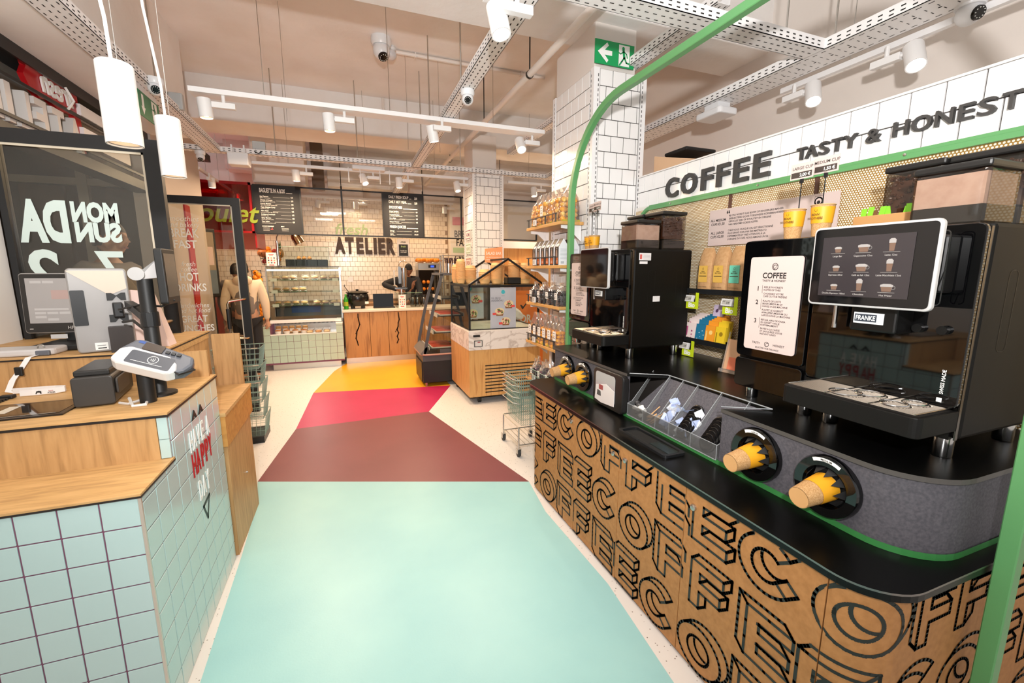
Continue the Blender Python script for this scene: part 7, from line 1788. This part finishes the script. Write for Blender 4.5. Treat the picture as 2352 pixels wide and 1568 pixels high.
dome_camera((.44, 4.80, 3.85), (.2, -.5, -1), 'white ceiling camera on the concrete slab', 1.9)
dome_camera((-1.45, 5.92, 2.90), (.1, -.6, -1), 'white dome camera under the far crossing tray at left')
q = thing('motion_sensor', (.54, 4.95, 3.85), 'round white motion sensor beside the ceiling camera', 'sensor')
M().lathe([(.05, 0), (.06, -.02), (.045, -.04)], (.54, 4.95, 3.85), 18).build('base', camw, q, smooth=True); M().ball((.54, 4.95, 3.78), .062, 16, 10, (1, 1, .85)).build('lens', mat('sensor_grey', 'd2d0d2', .3), q, smooth=True)
q = thing('emergency_light', (2.83, 2.87, 2.80), 'white rounded emergency light under the right cable tray', 'emergency light')
M().poly(ZP(0, 0, 2.80), rrect(2.74, 2.74, 2.93, 3.0, .03), 0, .05).build('housing', camw, q, bevel=.012); M().box(2.78, 2.8, 2.848, 2.90, 2.94, 2.90).build('mount', camw, q)
q = thing('emergency_light', (.28, 6.1, 2.9), 'white emergency light with hanging bars above the menu boards', 'emergency light')
M().box(.13, 6.02, 2.86, .53, 6.14, 2.91).build('housing', camw, q, bevel=.01)
for x in (.08, .22, .46, .58): M().box(x, 6.05, 2.70, x + .01, 6.06, 2.88).build('bar', camw, q)
for x, y, z, lb in ((-1.05, 5.75, 2.74, 'white projecting unit hanging under the far crossing tray'), (2.85, 4.1, 2.69, 'white wifi box hanging under the right tray beyond the column')):
    q = thing('hanging_unit', (x, y, z), lb, 'equipment box'); M().box(x - .10, y - .06, z, x + .10, y + .10, z + .13).build('box', camw, q, bevel=.012); M().box(x - .07, y, z + .12, x - .055, y + .02, z + .22).box(x + .05, y, z + .12, x + .065, y + .02, z + .22).build('bracket', camw, q)
q = thing('junction_box', (-.85, 5.88, 2.96), 'grey junction box with cables on the far crossing tray', 'junction box'); M().box(-.93, 5.89, 2.955, -.80, 5.94, 3.05).build('box', mat('jbox', 'b9bbbb', .5), q, bevel=.004); M().tube([(-.90, 5.885, 2.96), (-.91, 5.87, 2.93), (-.87, 5.865, 2.91), (-.83, 5.87, 2.94)], .006, 6).build('cable', black, q)
q = thing('floodlight', (-1.28, 4.65, 2.95), 'grey floodlight on the left tray behind the farther pendant', 'floodlight'); M().box(-1.33, 4.6, 2.93, -1.21, 4.66, 3.06).build('housing', mat('jbox', 'b9bbbb', .5), q, bevel=.01)
# exit signs
eg = mat('exit_green', '0f9d58', .4); egd = mat('exit_green_dark', '2b7a4d', .4)
def exit_sign(fr, W, H, arrow_left, label, g_, down=False):
    q = thing('exit_sign', fr.p(W / 2, 0, 0), label, 'exit sign')
    M().fbox(fr, 0, 0, 0, W, H, .006).build('panel', g_, q)
    m = M(); w = .0066; s = H
    u0 = W * .07
    if down: ar = [(.30, .10), (.10, .40), (.20, .40), (.20, .9), (.40, .9), (.40, .40), (.50, .40)]; m.poly(fr, [(a * s + u0 * .5, b * s) for a, b in ar], w)
    else: m.poly(fr, [(u0, s * .5), (u0 + .48 * s, s * .92), (u0 + .56 * s, s * .80), (u0 + .36 * s, s * .60), (u0 + .75 * s, s * .60), (u0 + .75 * s, s * .40), (u0 + .36 * s, s * .40), (u0 + .56 * s, s * .20), (u0 + .48 * s, s * .08)], w)
    d0 = W * .60
    m.rect(fr, d0, s * .06, d0 + .58 * s, s * .94, w); m.build('pictogram', whiteink, q)
    k = M(); w2 = .0072; X = lambda a: d0 + a * s
    k.disc(fr, X(.24), s * .80, s * .075, w2, 12)
    k.stroke(fr, [(X(.25), s * .70), (X(.30), s * .42)], s * .13, w2).stroke(fr, [(X(.30), s * .42), (X(.18), s * .26), (X(.06), s * .10)], s * .075, w2).stroke(fr, [(X(.31), s * .42), (X(.42), s * .22), (X(.56), s * .20)], s * .075, w2).stroke(fr, [(X(.25), s * .66), (X(.10), s * .56), (X(-.02), s * .60)], s * .05, w2).stroke(fr, [(X(.26), s * .68), (X(.42), s * .58), (X(.46), s * .44)], s * .05, w2)
    k.build('figure', g_, q); return q
exit_sign(YN(1.812, 3.052, 3.125), .345, .165, True, 'green exit sign with left arrow on the near column', eg)
exit_sign(Fr((-1.30, 3.95, 2.68), (0, 1, 0), (0, 0, 1)), .36, .17, True, 'green exit sign with down arrow under the left tray', egd, True)
M().box(-1.34, 3.96, 2.85, -1.30, 4.3, 2.90).build('sign_mount', camw, label='white mounting bar above the left exit sign', cat='mount')
# pipes
pw2 = mat('pipe_white', 'e7dfd8', .5)
q = thing('ceiling_pipe', (1.6, 5.0, 3.3), 'white painted pipe running along the ceiling with black clamps', 'pipe')
M().tube([(1.60, 1.2, 3.28), (1.58, 4.2, 3.28), (1.55, 9.0, 3.28)], .028, 12).build('pipe', pw2, q, smooth=True)
for y in (3.75, 5.1, 6.9): M().lathe([(.031, -.012), (.034, -.012), (.034, .012), (.031, .012)], (1.585, y, 3.28), 14, (0, 1, 0)).build('clamp', black, q); M().cyl((1.585, y, 3.31), (1.585, y, 3.85), .006, n=6).build('rod', blackm, q)
q = thing('ceiling_conduit', (1.3, 5.0, 3.82), 'thin white conduit crossing the ceiling beside the motion sensor', 'pipe')
M().tube([(.60, 4.98, 3.825), (2.3, 5.0, 3.825)], .018, 8).build('pipe', pw2, q, smooth=True)
for x in (.8, 1.4, 2.0): M().box(x - .006, 4.965, 3.80, x + .006, 5.02, 3.85).build('clip', pw2, q)
q = thing('beam_conduit', (1.2, 6.33, 3.6), 'thin white conduit bending down along the second ceiling beam', 'pipe')
M().tube([(.57, 6.33, 3.84), (.57, 6.33, 3.72), (.60, 6.33, 3.66), (.67, 6.33, 3.635), (1.66, 6.33, 3.61)], .018, 8).build('pipe', pw2, q, smooth=True)
for x, y in ((.70, 5.05), (1.05, 5.05), (-.42, 4.5)): M().cyl((x, y, 2.9), (x, y, 3.85), .002, n=5).build('wire', steel, label='thin steel wire hanging from the ceiling', cat='wire', group='thin ceiling wires')
# air unit and duct over the kitchen
q = thing('air_unit', (.35, 8.95, 3.3), 'white ceiling air unit behind the menu frame', 'air unit'); M().box(-.25, 8.9, 3.12, 1.2, 9.2, 3.42).build('housing', mat('air_white', 'e0ddd8', .5), q, bevel=.01)
for k in range(3): M().box(-.05, 8.895, 3.17 + k * .045, .95, 8.90, 3.19 + k * .045).build('louvre', white, q)
q = thing('ceiling_duct', (-.85, 8.2, 3.0), 'pale boxed duct above the baguette menu board', 'duct'); M().box(-1.30, 7.95, 2.95, -.55, 8.6, 3.86).build('box', wallm, q, bevel=.02)
M().box(-.50, 8.8, 3.05, -.30, 9.0, 3.86).build('column_duct', mat('duct_brown', '6b5a4c', .6), label='brown vertical duct beside the boxed duct', cat='duct')
# cardboard and black tray on top of the coffee panel
q = thing('cardboard_box', (2.6, 3.0, 2.342), 'cardboard box and papers on top of the coffee panel beside the column', 'box')
M().add([(2.36, 2.70, 2.25), (3.1, 2.70, 2.25), (3.1, 3.0, 2.25), (2.36, 3.0, 2.25), (2.36, 2.70, 2.42), (3.1, 2.70, 2.46), (3.1, 3.0, 2.50), (2.36, 3.0, 2.50)], [(0, 3, 2, 1), (4, 5, 6, 7), (0, 1, 5, 4), (1, 2, 6, 5), (2, 3, 7, 6), (3, 0, 4, 7)]).build('box', mat('cardboard', 'd7b08c', .8), q)
M().box(2.35, 2.35, 0, 3.2, 3.05, 2.249).build('storage_cabinet', white, label='white storage cabinet behind the coffee panel', cat='cabinet')
q = thing('black_tray', (2.8, 2.7, 2.5), 'black plastic tray lying on the cardboard box', 'tray'); M().box(2.45, 2.75, 2.50, 2.75, 3.0, 2.53).build('tray', black, q, bevel=.015)
